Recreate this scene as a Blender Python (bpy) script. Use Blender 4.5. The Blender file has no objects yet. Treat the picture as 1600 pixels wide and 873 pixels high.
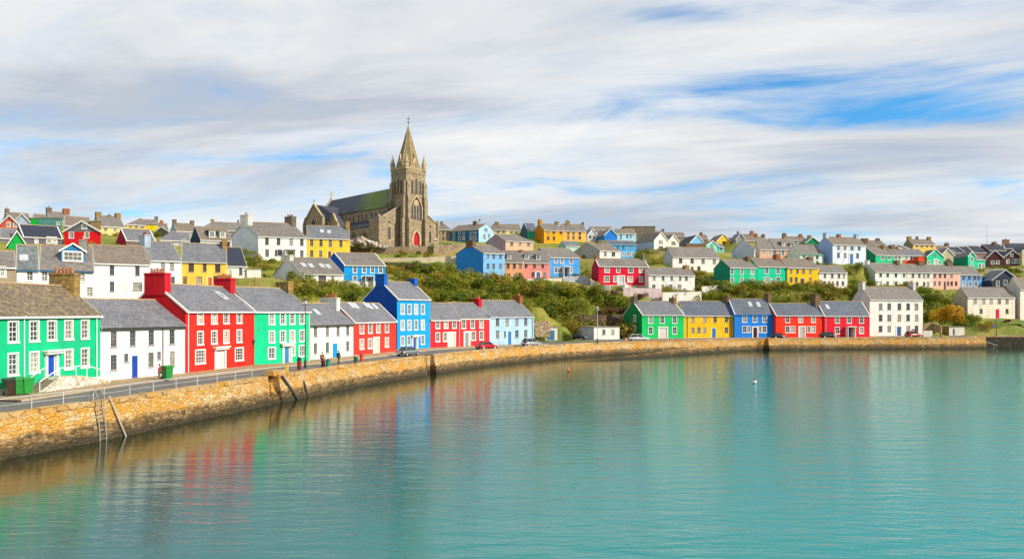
import bpy, math, random
import numpy as np
from mathutils import Vector, Matrix
random.seed(7); RNG = np.random.default_rng(7)
sc = bpy.context.scene
COL = sc.collection
PI = math.pi
rad = math.radians
# ------------------------------------------------------------ survey: camera height, focal length, horizon
F, CX, HY, HC = 1100.0, 800.0, 487.0, 10.0
ROAD = 2.95
def wx(px, D): return (px - CX) / F * D
def wz(py, D): return HC - (py - HY) / F * D
def droad(py, z=ROAD): return (HC - z) * F / (py - HY)

# ------------------------------------------------------------ object helpers
def lin(h, k=0.85):
    h = h.lstrip('#')
    out = []
    for i in (0, 2, 4):
        c = int(h[i:i+2], 16) / 255
        c = c / 12.92 if c <= 0.04045 else ((c + 0.055) / 1.055) ** 2.4
        out.append(c * k)
    return (out[0], out[1], out[2], 1)

def tag(o, label=None, cat=None, group=None, kind=None):
    if label: o['label'] = label
    if cat: o['category'] = cat
    if group: o['group'] = group
    if kind: o['kind'] = kind
    return o

def empty(name, loc, rz=0.0):
    o = bpy.data.objects.new(name, None); COL.objects.link(o)
    o.location = loc; o.rotation_euler = (0, 0, rz); o.empty_display_size = 0.5
    return o

def link(name, mesh, parent=None, loc=(0, 0, 0), rz=0.0):
    o = bpy.data.objects.new(name, mesh); COL.objects.link(o)
    o.location = loc; o.rotation_euler = (0, 0, rz)
    if parent is not None: o.parent = parent
    return o

def copy_tree(o, parent=None):
    c = o.copy(); COL.objects.link(c)
    if parent is not None: c.parent = parent
    for ch in list(o.children): copy_tree(ch, c)
    return c

class MB:
    def __init__(s): s.v = []; s.f = []; s.m = []; s.uv = []
    def face(s, pts, m=0, uv=None):
        i = len(s.v); s.v.extend([tuple(p) for p in pts]); s.f.append(tuple(range(i, i + len(pts)))); s.m.append(m)
        s.uv.append(uv if uv is not None else [(p[0], p[2]) for p in pts])
    def hexa(s, p, m=0, top_uv=None):
        a, b, c, d, e, f, g, h = p
        s.face([a, d, c, b], m); s.face([e, f, g, h], m, top_uv)
        for q in ((a, b, f, e), (b, c, g, f), (c, d, h, g), (d, a, e, h)): s.face(q, m)
    def box(s, x0, x1, y0, y1, z0, z1, m=0):
        s.hexa([(x0, y0, z0), (x1, y0, z0), (x1, y1, z0), (x0, y1, z0), (x0, y0, z1), (x1, y0, z1), (x1, y1, z1), (x0, y1, z1)], m)
    def taper(s, c, b, t, z0, z1, m=0):
        (cx, cy), (bx, by), (tx, ty) = c, b, t
        s.hexa([(cx-bx, cy-by, z0), (cx+bx, cy-by, z0), (cx+bx, cy+by, z0), (cx-bx, cy+by, z0), (cx-tx, cy-ty, z1), (cx+tx, cy-ty, z1), (cx+tx, cy+ty, z1), (cx-tx, cy+ty, z1)], m)
    def slab(s, q, t, m=0, uv=None):
        a, b, c, d = [Vector(x) for x in q]
        n = (b - a).cross(d - a).normalized()
        if n.z < 0: n = -n
        lo = [p - n * t for p in (a, b, c, d)]
        if uv is None:
            w = (b - a).length; h = (d - a).length
            uv = [(0, 0), (w, 0), (w, h), (0, h)]
        s.hexa([*lo, a, b, c, d], m, uv)
    def cyl(s, p0, p1, r0, r1=None, n=8, m=0, caps=True):
        r1 = r0 if r1 is None else r1
        p0 = Vector(p0); p1 = Vector(p1); d = (p1 - p0).normalized()
        u = d.orthogonal().normalized(); w = d.cross(u)
        A = [p0 + (u * math.cos(2*PI*i/n) + w * math.sin(2*PI*i/n)) * r0 for i in range(n)]
        B = [p1 + (u * math.cos(2*PI*i/n) + w * math.sin(2*PI*i/n)) * r1 for i in range(n)]
        for i in range(n):
            j = (i + 1) % n
            if r1 < 1e-4: s.face([A[i], A[j], p1], m)
            else: s.face([A[i], A[j], B[j], B[i]], m)
        if caps:
            s.face(A[::-1], m)
            if r1 >= 1e-4: s.face(B, m)
    def tube(s, pts, r, n=6, m=0):
        for a, b in zip(pts[:-1], pts[1:]): s.cyl(a, b, r, r, n, m)
    def ball(s, c, r, n=10, k=6, m=0, sz=1.0):
        for i in range(k):
            t0 = -PI/2 + PI*i/k; t1 = -PI/2 + PI*(i+1)/k
            for j in range(n):
                a0 = 2*PI*j/n; a1 = 2*PI*(j+1)/n
                P = lambda t, a: (c[0]+r*math.cos(t)*math.cos(a), c[1]+r*math.cos(t)*math.sin(a), c[2]+r*sz*math.sin(t))
                s.face([P(t0, a0), P(t0, a1), P(t1, a1), P(t1, a0)], m)
    def mesh(s, name, mats, smooth=False):
        me = bpy.data.meshes.new(name)
        me.from_pydata(s.v, [], s.f)
        for mt in mats: me.materials.append(mt)
        if len(mats) > 1: me.polygons.foreach_set('material_index', s.m)
        ul = me.uv_layers.new(name='UVMap')
        ul.data.foreach_set('uv', np.array([c for u in s.uv for p in u for c in p], dtype=np.float32))
        if smooth:
            import bmesh
            bm = bmesh.new(); bm.from_mesh(me); bmesh.ops.remove_doubles(bm, verts=bm.verts, dist=0.002); bm.to_mesh(me); bm.free()
            me.polygons.foreach_set('use_smooth', [True]*len(me.polygons))
        me.update()
        return me
    def build(s, name, mats, parent=None, smooth=False, loc=(0, 0, 0), rz=0.0):
        if not isinstance(mats, (list, tuple)): mats = [mats]
        return link(name, s.mesh(name, mats, smooth), parent, loc, rz)

# ------------------------------------------------------------ materials
_mats = {}
def nodes(name):
    m = bpy.data.materials.new(name); m.use_nodes = True
    nt = m.node_tree; nt.nodes.clear()
    out = nt.nodes.new('ShaderNodeOutputMaterial'); b = nt.nodes.new('ShaderNodeBsdfPrincipled')
    nt.links.new(b.outputs[0], out.inputs[0])
    return m, nt, b, out
def nn(nt, t, **kw):
    n = nt.nodes.new(t)
    for k, v in kw.items():
        if k in n.inputs.keys(): n.inputs[k].default_value = v
        else: setattr(n, k, v)
    return n
def noise(nt, vec, scale, detail=4, rough=0.55):
    n = nn(nt, 'ShaderNodeTexNoise', Scale=scale, Detail=detail, Roughness=rough)
    if vec is not None: nt.links.new(vec, n.inputs['Vector'])
    return n
def ramp(nt, fac, stops, interp='LINEAR'):
    r = nt.nodes.new('ShaderNodeValToRGB'); r.color_ramp.interpolation = interp
    el = r.color_ramp.elements
    while len(el) < len(stops): el.new(0.5)
    for e, (p, c) in zip(el, stops): e.position = p; e.color = c if len(c) == 4 else (*c, 1)
    nt.links.new(fac, r.inputs[0])
    return r
def mixc(nt, fac, a, b, mode='MIX'):
    n = nt.nodes.new('ShaderNodeMix'); n.data_type = 'RGBA'; n.blend_type = mode
    for i, v in ((0, fac), (6, a), (7, b)):
        if hasattr(v, 'is_linked') or hasattr(v, 'links'): nt.links.new(v, n.inputs[i])
        else: n.inputs[i].default_value = v
    return n.outputs[2]
def math_(nt, op, a, b=None, clamp=False):
    n = nt.nodes.new('ShaderNodeMath'); n.operation = op; n.use_clamp = clamp
    for i, v in ((0, a), (1, b)):
        if v is None: continue
        if hasattr(v, 'links'): nt.links.new(v, n.inputs[i])
        else: n.inputs[i].default_value = v
    return n.outputs[0]
def bump(nt, b, h, strength=0.4, dist=0.05):
    n = nn(nt, 'ShaderNodeBump', Strength=strength, Distance=dist)
    nt.links.new(h, n.inputs['Height']); nt.links.new(n.outputs[0], b.inputs['Normal'])
def worldpos(nt): return nt.nodes.new('ShaderNodeNewGeometry').outputs['Position']
def G4(v): return (v, v, v, 1)

def paint(hexc, k=0.85, rough=0.8):
    key = ('p', hexc, k, rough)
    if key in _mats: return _mats[key]
    m, nt, b, _ = nodes('painted_render'); P = worldpos(nt)
    n1 = noise(nt, P, 0.55, 5, 0.6); n2 = noise(nt, P, 6.0, 4, 0.65)
    mp = nn(nt, 'ShaderNodeMapping'); mp.inputs['Scale'].default_value = (.9, .9, 0.2); nt.links.new(P, mp.inputs[0])
    n3 = noise(nt, mp.outputs[0], 1.0, 4, 0.6)
    c = lin(hexc, k); dirt = (c[0]*.62+.03, c[1]*.62+.03, c[2]*.58+.025, 1); li = (min(c[0]*1.08, .9), min(c[1]*1.08, .9), min(c[2]*1.08, .9), 1)
    r1 = ramp(nt, n1.outputs[0], [(.30, (c[0]*.8, c[1]*.8, c[2]*.8, 1)), (.47, c), (.68, li)])
    f = ramp(nt, n3.outputs[0], [(.46, G4(0)), (.75, G4(.6))])
    o = mixc(nt, f.outputs[0], r1.outputs[0], dirt)
    f2 = ramp(nt, n2.outputs[0], [(.3, G4(.93)), (.7, G4(1.04))])
    o = mixc(nt, 1.0, o, f2.outputs[0], 'MULTIPLY')
    nt.links.new(o, b.inputs['Base Color']); b.inputs['Roughness'].default_value = rough; b.inputs['Specular IOR Level'].default_value = .25
    bump(nt, b, n2.outputs[0], .25, .02)
    _mats[key] = m; return m

def plain(name, c, rough=0.5, metal=0.0, var=.12):
    key = ('q', name)
    if key in _mats: return _mats[key]
    m, nt, b, _ = nodes(name)
    P = worldpos(nt); n = noise(nt, P, 3.0, 4)
    f = ramp(nt, n.outputs[0], [(.3, G4(1-var)), (.7, G4(1+var))])
    o = mixc(nt, 1.0, (c[0], c[1], c[2], 1), f.outputs[0], 'MULTIPLY')
    nt.links.new(o, b.inputs['Base Color'])
    b.inputs['Roughness'].default_value = rough; b.inputs['Metallic'].default_value = metal
    _mats[key] = m; return m

def slate(kind):
    key = ('s', kind)
    if key in _mats: return _mats[key]
    c1, c2, li, amt = {'grey': ('898a90', '6d6f78', 'a39f92', .4), 'blue': ('6f7684', '5a6272', '8a8883', .25), 'navy': ('3c4153', '333849', '585a66', .2),
                       'brown': ('94877a', '786c62', 'a89871', .5), 'lichen': ('807363', '63574d', 'b9a06c', .75), 'warm': ('938c86', '77716c', 'a79e8a', .45),
                       'patch': ('7d7a78', '64625f', '86b4bd', .7), 'moss': ('4e5261', '3e4250', '6f7a2c', .0)}[kind]
    m, nt, b, _ = nodes('roof_slates')
    uv = nn(nt, 'ShaderNodeUVMap').outputs[0]; P = worldpos(nt)
    br = nn(nt, 'ShaderNodeTexBrick', Scale=1.0, offset=.5); br.inputs['Brick Width'].default_value = .42; br.inputs['Row Height'].default_value = .26
    br.inputs['Mortar Size'].default_value = .018; br.inputs['Color1'].default_value = lin(c1, .8); br.inputs['Color2'].default_value = lin(c2, .8); br.inputs['Mortar'].default_value = lin(c2, .35)
    nt.links.new(uv, br.inputs['Vector'])
    n1 = noise(nt, P, .35, 5, .6); n2 = noise(nt, P, 2.6, 6, .75)
    a = ramp(nt, n1.outputs[0], [(.3, G4(.86)), (.7, G4(1.14))])
    o = mixc(nt, 1.0, br.outputs[0], a.outputs[0], 'MULTIPLY')
    lf = ramp(nt, n2.outputs[0], [(.47 if amt > .6 else .54, G4(0)), (.68, G4(amt))])
    o = mixc(nt, lf.outputs[0], o, lin(li, .85))
    if kind == 'moss':
        sp = nn(nt, 'ShaderNodeSeparateXYZ'); nt.links.new(P, sp.inputs[0])
        t = math_(nt, 'ADD', math_(nt, 'MULTIPLY', math_(nt, 'ABSOLUTE', math_(nt, 'SUBTRACT', sp.outputs[0], -48.5)), .12), math_(nt, 'MULTIPLY', math_(nt, 'SUBTRACT', n1.outputs[0], .5), 1.6))
        mf = ramp(nt, t, [(.35, G4(.8)), (1.0, G4(0))])
        o = mixc(nt, mf.outputs[0], o, lin('7a8a1c', .75))
    nt.links.new(o, b.inputs['Base Color']); b.inputs['Roughness'].default_value = .62; b.inputs['Specular IOR Level'].default_value = .35
    bump(nt, b, br.outputs['Fac'], -.5, .03)
    _mats[key] = m; return m

def stone(name, cells, mortar, scale=(1, 1, 1), lich=None, rough=.9, mw=.05):
    """rubble masonry: voronoi stones in metres, each its own tint"""
    key = ('st', name)
    if key in _mats: return _mats[key]
    m, nt, b, _ = nodes(name); P = worldpos(nt)
    mp = nn(nt, 'ShaderNodeMapping'); mp.inputs['Scale'].default_value = scale; nt.links.new(P, mp.inputs[0])
    wob = noise(nt, P, 1.5, 3); v2 = nn(nt, 'ShaderNodeVectorMath', operation='MULTIPLY_ADD'); nt.links.new(wob.outputs['Color'], v2.inputs[0]); v2.inputs[1].default_value = (.5, .5, .5); nt.links.new(mp.outputs[0], v2.inputs[2])
    vo = nn(nt, 'ShaderNodeTexVoronoi', Scale=1.0); nt.links.new(v2.outputs[0], vo.inputs['Vector'])
    ve = nn(nt, 'ShaderNodeTexVoronoi', Scale=1.0, feature='DISTANCE_TO_EDGE'); nt.links.new(v2.outputs[0], ve.inputs['Vector'])
    sp = nn(nt, 'ShaderNodeSeparateColor'); nt.links.new(vo.outputs['Color'], sp.inputs[0])
    r = ramp(nt, sp.outputs[0], [(i/(len(cells)-1), lin(c, .85)) for i, c in enumerate(cells)])
    n2 = noise(nt, P, 4.0, 5, .7); f2 = ramp(nt, n2.outputs[0], [(.25, G4(.75)), (.75, G4(1.2))])
    o = mixc(nt, 1.0, r.outputs[0], f2.outputs[0], 'MULTIPLY')
    if lich:
        n3 = noise(nt, P, .5, 5, .65); lf = ramp(nt, n3.outputs[0], [(.48, G4(0)), (.66, G4(.8))]); o = mixc(nt, lf.outputs[0], o, lin(lich, .8))
    e = ramp(nt, ve.outputs['Distance'], [(0, G4(0)), (mw, G4(1))])
    o = mixc(nt, e.outputs[0], lin(mortar, .8), o)
    nt.links.new(o, b.inputs['Base Color']); b.inputs['Roughness'].default_value = rough
    h = math_(nt, 'ADD', math_(nt, 'MULTIPLY', e.outputs[0], .7), math_(nt, 'MULTIPLY', n2.outputs[0], .5))
    bump(nt, b, h, .8, .1)
    _mats[key] = m; return m

def glass_pane():
    key = 'pane'
    if key in _mats: return _mats[key]
    m, nt, b, _ = nodes('window_glass')
    oi = nn(nt, 'ShaderNodeObjectInfo')
    r = ramp(nt, oi.outputs['Random'], [(0, lin('2c3238')), (.45, lin('4b5157')), (.62, lin('85827a')), (.85, lin('c8c2b2')), (1, lin('3a4a5c'))])
    P = worldpos(nt); n = noise(nt, P, 1.7, 3); f = ramp(nt, n.outputs[0], [(.35, G4(.6)), (.65, G4(1.25))])
    o = mixc(nt, 1.0, r.outputs[0], f.outputs[0], 'MULTIPLY')
    nt.links.new(o, b.inputs['Base Color']); b.inputs['Roughness'].default_value = .08; b.inputs['Specular IOR Level'].default_value = .6
    _mats[key] = m; return m

WHITE = paint('f7f4ec', .86, .6)
TRIM = plain('white_gloss_trim', (.78, .77, .73), .45, var=.05)
DARKTRIM = plain('dark_window_frame', (.17, .17, .17), .5)
GREYTRIM = plain('grey_window_frame', (.34, .33, .31), .5)
VERGE = plain('pale_verge_mortar', (.33, .31, .28), .8)
RIDGE = plain('clay_ridge_tiles', (.36, .25, .14), .8, var=.3)
PIPE = plain('cast_iron_pipe', (.10, .10, .11), .5)
POT = plain('terracotta_pot', (.42, .15, .06), .7, var=.3)
PANE = glass_pane()
BLACK = plain('black_iron', (.022, .022, .025), .45)
GALV = plain('galvanised_steel', (.55, .56, .56), .42, .5)
CHIM = {'brick': stone('brown_chimney_render', ['8d6f52', '7a5e45', '9c7c58'], '6b553f', (3, 3, 4)), 'stone': stone('grey_chimney_stone', ['857a68', '6f6557', '978a72'], '5c5347', (2.4, 2.4, 3)),
        'yellow': stone('lichened_chimney', ['c19a4a', 'a0834c', '8a7554'], '6d5b3e', (2.4, 2.4, 3)), 'orange': stone('orange_chimney_brick', ['b0693c', '9b5a35', 'bf7a48'], '7d5236', (4, 4, 6)),
        'white': paint('e6e3dc'), 'red': paint('d11228'), 'blue': paint('1062c4'), 'pale': paint('bccbe0'), 'grey': paint('8c8a86'), 'amber': paint('d08a10')}
# ------------------------------------------------------------ houses
CTRL = []          # terrain control points (x, y, z)
HOUSES = []
_winmesh = {}
def win_mesh(w, h, style, hole, near):
    w = round(w*20)/20; h = round(h*20)/20
    key = (w, h, style, hole, near)
    if key in _winmesh: return _winmesh[key]
    mt = {'w': TRIM, 'd': GREYTRIM, 'k': DARKTRIM, 'g': paint('139a68'), 'r': paint('7c4326')}[style]
    s = MB(); ys = .09 if hole else -.045; t = .05
    if style == 'w':
        e = .14
        for x0, x1, z0, z1 in ((-w/2-e, w/2+e, h/2, h/2+e), (-w/2-e, -w/2, -h/2, h/2), (w/2, w/2+e, -h/2, h/2)): s.box(x0, x1, -.035, -.002, z0, z1)
        s.box(-w/2-e-.04, w/2+e+.04, -.09, -.002, -h/2-.16, -h/2)
    else:
        s.box(-w/2-.08, w/2+.08, -.10, -.002, -h/2-.11, -h/2, 2)
        if not hole:
            e = .07
            for x0, x1, z0, z1 in ((-w/2-e, w/2+e, h/2, h/2+e), (-w/2-e, -w/2, -h/2, h/2), (w/2, w/2+e, -h/2, h/2)): s.box(x0, x1, -.03, -.002, z0, z1)
    fr = .07
    y0, y1 = ys - t/2, ys + t/2
    s.box(-w/2, w/2, y0, y1, h/2-fr, h/2); s.box(-w/2, w/2, y0, y1, -h/2, -h/2+fr)
    s.box(-w/2, -w/2+fr, y0+.004, y1, -h/2+fr, h/2-fr); s.box(w/2-fr, w/2, y0+.004, y1, -h/2+fr, h/2-fr)
    s.box(-w/2+fr, w/2-fr, y0-.012, y1, -.035, .035)
    nv = 1 if w < 1.3 else (2 if w < 2.2 else 3)
    for i in range(nv):
        x = -w/2 + w*(i+1)/(nv+1); s.box(x-.022, x+.022, y0+.012, y1-.003, -h/2+fr, h/2-fr)
    if near:
        for z in (-h/4, h/4): s.box(-w/2+fr, w/2-fr, y0+.016, y1-.006, z-.02, z+.02)
    p = MB(); yy = y1 - .012
    (p if near else s).face([(-w/2+.01, yy, -h/2+.01), (w/2-.01, yy, -h/2+.01), (w/2-.01, yy, h/2-.01), (-w/2+.01, yy, h/2-.01)], 1 if not near else 0)
    wm = s.mesh('window', [mt, PANE, VERGE if style != 'w' else mt])
    pm = p.mesh('pane', [PANE]) if near else None
    _winmesh[key] = (wm, pm)
    return _winmesh[key]

_doormesh = {}
def door_mesh(w, h, hexc):
    w = round(w*10)/10; h = round(h*10)/10
    key = (w, h, hexc)
    if key in _doormesh: return _doormesh[key]
    s = MB()
    s.box(-w/2, w/2, -.03, .03, 0, h)
    for sx in (-1, 1):
        for z0, z1 in ((.12*h, .42*h), (.5*h, .9*h)):
            s.box(sx*w*.23-w*.17, sx*w*.23+w*.17, -.045, -.03, z0, z1)
    f = MB()
    f.box(-w/2-.12, -w/2, -.06, .05, 0, h+.12); f.box(w/2, w/2+.12, -.06, .05, 0, h+.12); f.box(-w/2, w/2, -.06, .05, h, h+.12)
    k = MB(); k.ball((w*.36, -.09, h*.47), .05, 6, 4)
    _doormesh[key] = (s.mesh('door', [paint(hexc, .8, .45)]), f.mesh('door_frame', [TRIM]), k.mesh('handle', [plain('brass', (.5, .35, .1), .3, .9)]))
    return _doormesh[key]

_potmesh = []
def pot_mesh():
    if not _potmesh:
        s = MB(); s.cyl((0, 0, 0), (0, 0, .5), .15, .115, 8, 0, False); s.cyl((0, 0, .46), (0, 0, .56), .15, .15, 8)
        _potmesh.append(s.mesh('chimney_pot', [POT]))
    return _potmesh[0]

class House: pass

def house(name, label, xl, xr, yb, ye, yr, D=None, a=0.0, col='f4f2ea', gcol=None, roof='grey', yb2=None, G=7.0, rx=None, g=None, gx=None, gxr=None,
          kind='side', win=(), door=(), chim=(), sky=(), dorm=(), gwin=(), pipes=(), auto=None, hip=(0, 0), plinth=None, slatehung=False, wallmat=None, fd=3.0, trim='auto', gutter=None, group=None, flat=False, pitch_eq=True, ws='w', lean=0.0):
    if D is None: D = droad(yb)
    z0 = wz(yb, D)
    P0 = Vector((wx(xl, D), D, z0))
    if yb2 is None and xr < 780 and gxr is None:          # streets here run along the contour, so the far gable is turned away
        ra = math.degrees(math.atan((CX - xr)/F)) + 1.5
        if kind == 'side' and not flat: a = max(a, ra)
        elif gx is None: g = max(a, ra)
    if yb2 is not None:
        D2 = droad(yb2); P1 = Vector((wx(xr, D2), D2, z0)); d = P1 - P0; A = math.atan2(d.y, d.x); L = d.length
    else:
        A = rad(a); k = (xr - CX) / F
        L = (k * D - P0.x) / (math.cos(A) - k * math.sin(A))
    c, s_ = math.cos(A), math.sin(A)
    P1 = Vector((P0.x + L*c, P0.y + L*s_, z0))
    if rx is not None and g is None and gx is None:        # depth of the plan from where the ridge ends
        k = (rx - CX) / F; nx, ny = -s_, c
        hh = (k * P1.y - P1.x) / (nx - k * ny); G = max(4.0, min(11.0, 2 * hh))
    gA = A if g is None else rad(g)
    for gg, Pc in ((gx, P0), (gxr, P1)):
        if gg is not None:
            k = (gg - CX) / F; best = None
            for t in np.linspace(A - rad(50), A + rad(50), 400):
                X = Pc.x - G*math.sin(t); Y = Pc.y + G*math.cos(t); e = abs(X/Y - k)
                if best is None or e < best[0]: best = (e, t)
            gA = best[1]
    kk = gA - A
    gv = (-math.sin(kk), math.cos(kk))
    tup = lambda v: v if isinstance(v, tuple) else (v, v)
    ye = tup(ye); yr = tup(yr)
    ze = ((wz(ye[0], P0.y) + wz(ye[1], P1.y)) / 2 if isinstance(ye, tuple) else 0) - z0
    RL = Vector((P0.x - G/2*math.sin(gA), P0.y + G/2*math.cos(gA))); RR = Vector((P1.x - G/2*math.sin(gA), P1.y + G/2*math.cos(gA)))
    if kind == 'side': zr = (wz(yr[0], RL.y) + wz(yr[1], RR.y)) / 2 - z0
    else: zr = wz(yr[0], (P0.y + P1.y)/2) - z0
    if yb2 is None and ye[0] == ye[1]: ze = wz(ye[0], P0.y) - z0
    if yb2 is None and yr[0] == yr[1] and kind == 'side': zr = wz(yr[0], RL.y) - z0
    zr = max(zr, ze + .4)
    near = (D < 165)
    root = empty(name, P0, A)
    tag(root, label, 'cottage' if 'cottage' in name else 'house' if 'house' in name else name.split('_')[-1], group)
    H = House(); H.root = root; H.P0 = P0; H.A = A; H.L = L; H.G = G; H.ze = ze; H.zr = zr; H.z0 = z0; HOUSES.append(H)
    def Q(u, v, z): return Vector((u + v*gv[0], v*gv[1], z))
    Minv = (Matrix.Translation(P0) @ Matrix.Rotation(A, 4, 'Z')).inverted()
    cam_l = Minv @ Vector((0, 0, HC)); R3 = Minv.to_3x3()
    def ray(px, py): return R3 @ Vector(((px - CX)/F, 1.0, -(py - HY)/F))
    def onfac(px, py):
        d = ray(px, py); t = -cam_l.y / d.y; p = cam_l + d*t; return p.x, p.z, t
    slope = (zr - ze) / (G/2)
    def onroof(px, py):
        d = ray(px, py)
        M = np.array([[1, gv[0], -d.x], [0, gv[1], -d.y], [0, slope, -d.z]]); b = np.array([cam_l.x, cam_l.y, cam_l.z - ze])
        u, v, t = np.linalg.solve(M, b); return u, v, t
    # openings -------------------------------------------------
    ops = []
    wl = []
    for (y, h, w, xs, *st) in win:
        stl = st[0] if st else ws
        u0, zc, t = onfac(xs[0], y); ua, _, _ = onfac(xs[0]-w/2, y); ub, _, _ = onfac(xs[0]+w/2, y)
        wm_ = min(max(abs(ub-ua), .45), 3.4); hm = max(h/F*t, .5)
        for x in xs:
            u, _, _ = onfac(x, y); wl.append((u, zc, wm_, hm, stl))
    if auto:
        nu, nl, stl = auto
        Hs = ze/2
        big = min(1.05, L/(nu+1)*.55) if nu else 1
        for i in range(nu): wl.append((L*(i+.75)/(nu+.5), Hs*1.47, big, min(1.4, Hs*.5), stl))
        for i in range(nl): wl.append((L*(i+.75)/(nl+.5), Hs*.52, min(1.05, L/(nl+1)*.55), min(1.5, Hs*.55), stl))
    def free(u0, u1, z0_, z1): return all(u1 <= o[0]+1e-3 or u0 >= o[1]-1e-3 or z1 <= o[2]+1e-3 or z0_ >= o[3]-1e-3 for o in ops)
    dl = []
    for (xa, xb, ytop, dc, *opt) in door:
        ua, _, _ = onfac(xa, ytop); ub, zt, _ = onfac(xb, ytop)
        zb = 1.15 if 'raised' in opt else 0.0
        w = max(.9, ub-ua); dh = min(max(1.9, zt - .05 - zb), 3.4); u = (ua+ub)/2
        dl.append((u, w, dh, dc, opt)); ops.append((u-w/2, u+w/2, zb, zb+dh))
    placed = []
    for (u, zc, w, h, stl) in wl:
        w = round(w*20)/20; h = round(h*20)/20
        o = (u-w/2, u+w/2, zc-h/2, zc+h/2)
        hole = False
        if o[0] > .1 and o[1] < L-.1 and o[2] > .15 and o[3] < ze-.05 and free(*o): ops.append(o); hole = True
        elif not free(o[0], o[1], o[2], o[3]): continue
        placed.append((u, zc, w, h, stl, hole))
    # walls ----------------------------------------------------
    wm = paint(col); gm = paint(gcol) if gcol else wm  # gable tone; most hold the unlit side's shade in the colour itself
    s = MB()
    us = sorted({0.0, L, *[o[0] for o in ops], *[o[1] for o in ops]}); zs = sorted({-fd, 0.0, ze, *[o[2] for o in ops], *[o[3] for o in ops]})
    us = [u for u in us if -1e-6 <= u <= L+1e-6]; zs = [z for z in zs if z <= ze+1e-6]
    for i in range(len(us)-1):
        for j in range(len(zs)-1):
            uc = (us[i]+us[i+1])/2; zc = (zs[j]+zs[j+1])/2
            if any(o[0] < uc < o[1] and o[2] < zc < o[3] for o in ops): continue
            s.face([(us[i], 0, zs[j]), (us[i+1], 0, zs[j]), (us[i+1], 0, zs[j+1]), (us[i], 0, zs[j+1])])
    rv = .16
    for o in ops:
        u0, u1, a0, a1 = o
        for q in (((u0, 0, a0), (u0, rv, a0), (u0, rv, a1), (u0, 0, a1)), ((u1, 0, a0), (u1, 0, a1), (u1, rv, a1), (u1, rv, a0)), ((u0, 0, a1), (u0, rv, a1), (u1, rv, a1), (u1, 0, a1)), ((u0, 0, a0), (u1, 0, a0), (u1, rv, a0), (u0, rv, a0))): s.face(q)
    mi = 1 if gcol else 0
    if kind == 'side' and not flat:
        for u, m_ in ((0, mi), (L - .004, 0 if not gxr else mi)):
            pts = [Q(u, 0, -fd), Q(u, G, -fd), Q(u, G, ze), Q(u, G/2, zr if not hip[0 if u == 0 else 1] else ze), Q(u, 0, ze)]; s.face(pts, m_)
        s.face([Q(0, G, -fd), Q(L, G, -fd), Q(L, G, ze), Q(0, G, ze)])
    elif flat:
        for u in (0, L - .004): s.face([Q(u, 0, -fd), Q(u, G, -fd), Q(u, G, ze), Q(u, 0, ze)], mi)
        s.face([Q(0, G, -fd), Q(L, G, -fd), Q(L, G, ze), Q(0, G, ze)])
    else:
        s.face([(0, 0, ze), (L, 0, ze), (L/2+lean, 0, zr)], 2 if slatehung else 0)
        s.face([Q(0, G, -fd), Q(L, G, -fd), Q(L, G, ze), Q(L/2+lean, G, zr), Q(0, G, ze)])
        for u in (0, L): s.face([Q(u, 0, -fd), Q(u, G, -fd), Q(u, G, ze), Q(u, 0, ze)], mi if u == 0 else 0)
    if wallmat: wm = gm = wallmat
    s.build('wall', [wm, gm] + ([slate(roof)] if slatehung else []), root)
    # roof -----------------------------------------------------
    r = MB(); rm = slate(roof); ov = .22; th = .16; lift = .1
    if flat:
        r.hexa([Q(-.15, -.15, ze), Q(L+.15, -.15, ze), Q(L+.15, G+.15, ze), Q(-.15, G+.15, ze), Q(-.15, -.15, ze+.2), Q(L+.15, -.15, ze+.2), Q(L+.15, G+.15, ze+.2), Q(-.15, G+.15, ze+.2)])
        r.build('roof', paint('9a937f'), root)
    elif kind == 'side':
        hl, hr = hip
        e0 = -.02 if not hl else -ov; e1 = L + .0 if not hr else L+ov
        eo = ze - slope*ov + lift; zt = zr + lift
        sl = math.hypot(G/2+ov, zt-eo)
        def roofface(q, uv):
            r.slab(q, th, 0, uv)
        roofface([Q(e0, -ov, eo), Q(e1, -ov, eo), Q(L-hr, G/2, zt), Q(hl, G/2, zt)], [(e0, 0), (e1, 0), (L-hr, sl), (hl, sl)])
        roofface([Q(e1, G+ov, eo), Q(e0, G+ov, eo), Q(hl, G/2, zt), Q(L-hr, G/2, zt)], [(e0, 0), (e1, 0), (L-hr, sl), (hl, sl)])
        for h_, u_, ur in ((hl, e0, hl), (hr, e1, L-hr)):
            if h_: r.face([Q(u_, -ov, eo-.01), Q(u_, G+ov, eo-.01), Q(ur, G/2, zt-.01)], 0, [(0, 0), (G, 0), (G/2, sl)])
        r.build('roof', rm, root)
        t = MB(); t.hexa([Q(hl-.01, G/2-.13, zt-.06), Q(L-hr-.01, G/2-.13, zt-.06), Q(L-hr-.01, G/2+.13, zt-.06), Q(hl-.01, G/2+.13, zt-.06), Q(hl-.01, G/2-.07, zt+.07), Q(L-hr-.01, G/2-.07, zt+.07), Q(L-hr-.01, G/2+.07, zt+.07), Q(hl-.01, G/2+.07, zt+.07)])
        t.build('ridge_tiles', RIDGE, root)
        for u0, hh_ in ((-.05, hl), (L-.13, hr)):
            if hh_: continue
            v = MB()
            for va, vb in ((-ov-.03, G/2), (G+ov+.03, G/2)):
                za = ze - slope*(ov+.03) + lift; zb = zt
                wv = .18 if trim == 'white' else .12
                v.hexa([Q(u0, va, za-.2), Q(u0+wv, va, za-.2), Q(u0+wv, vb, zb-.2), Q(u0, vb, zb-.2), Q(u0, va, za+.05), Q(u0+wv, va, za+.05), Q(u0+wv, vb, zb+.05), Q(u0, vb, zb+.05)])
            v.build('verge', TRIM if trim == 'white' else VERGE, root)
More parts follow.
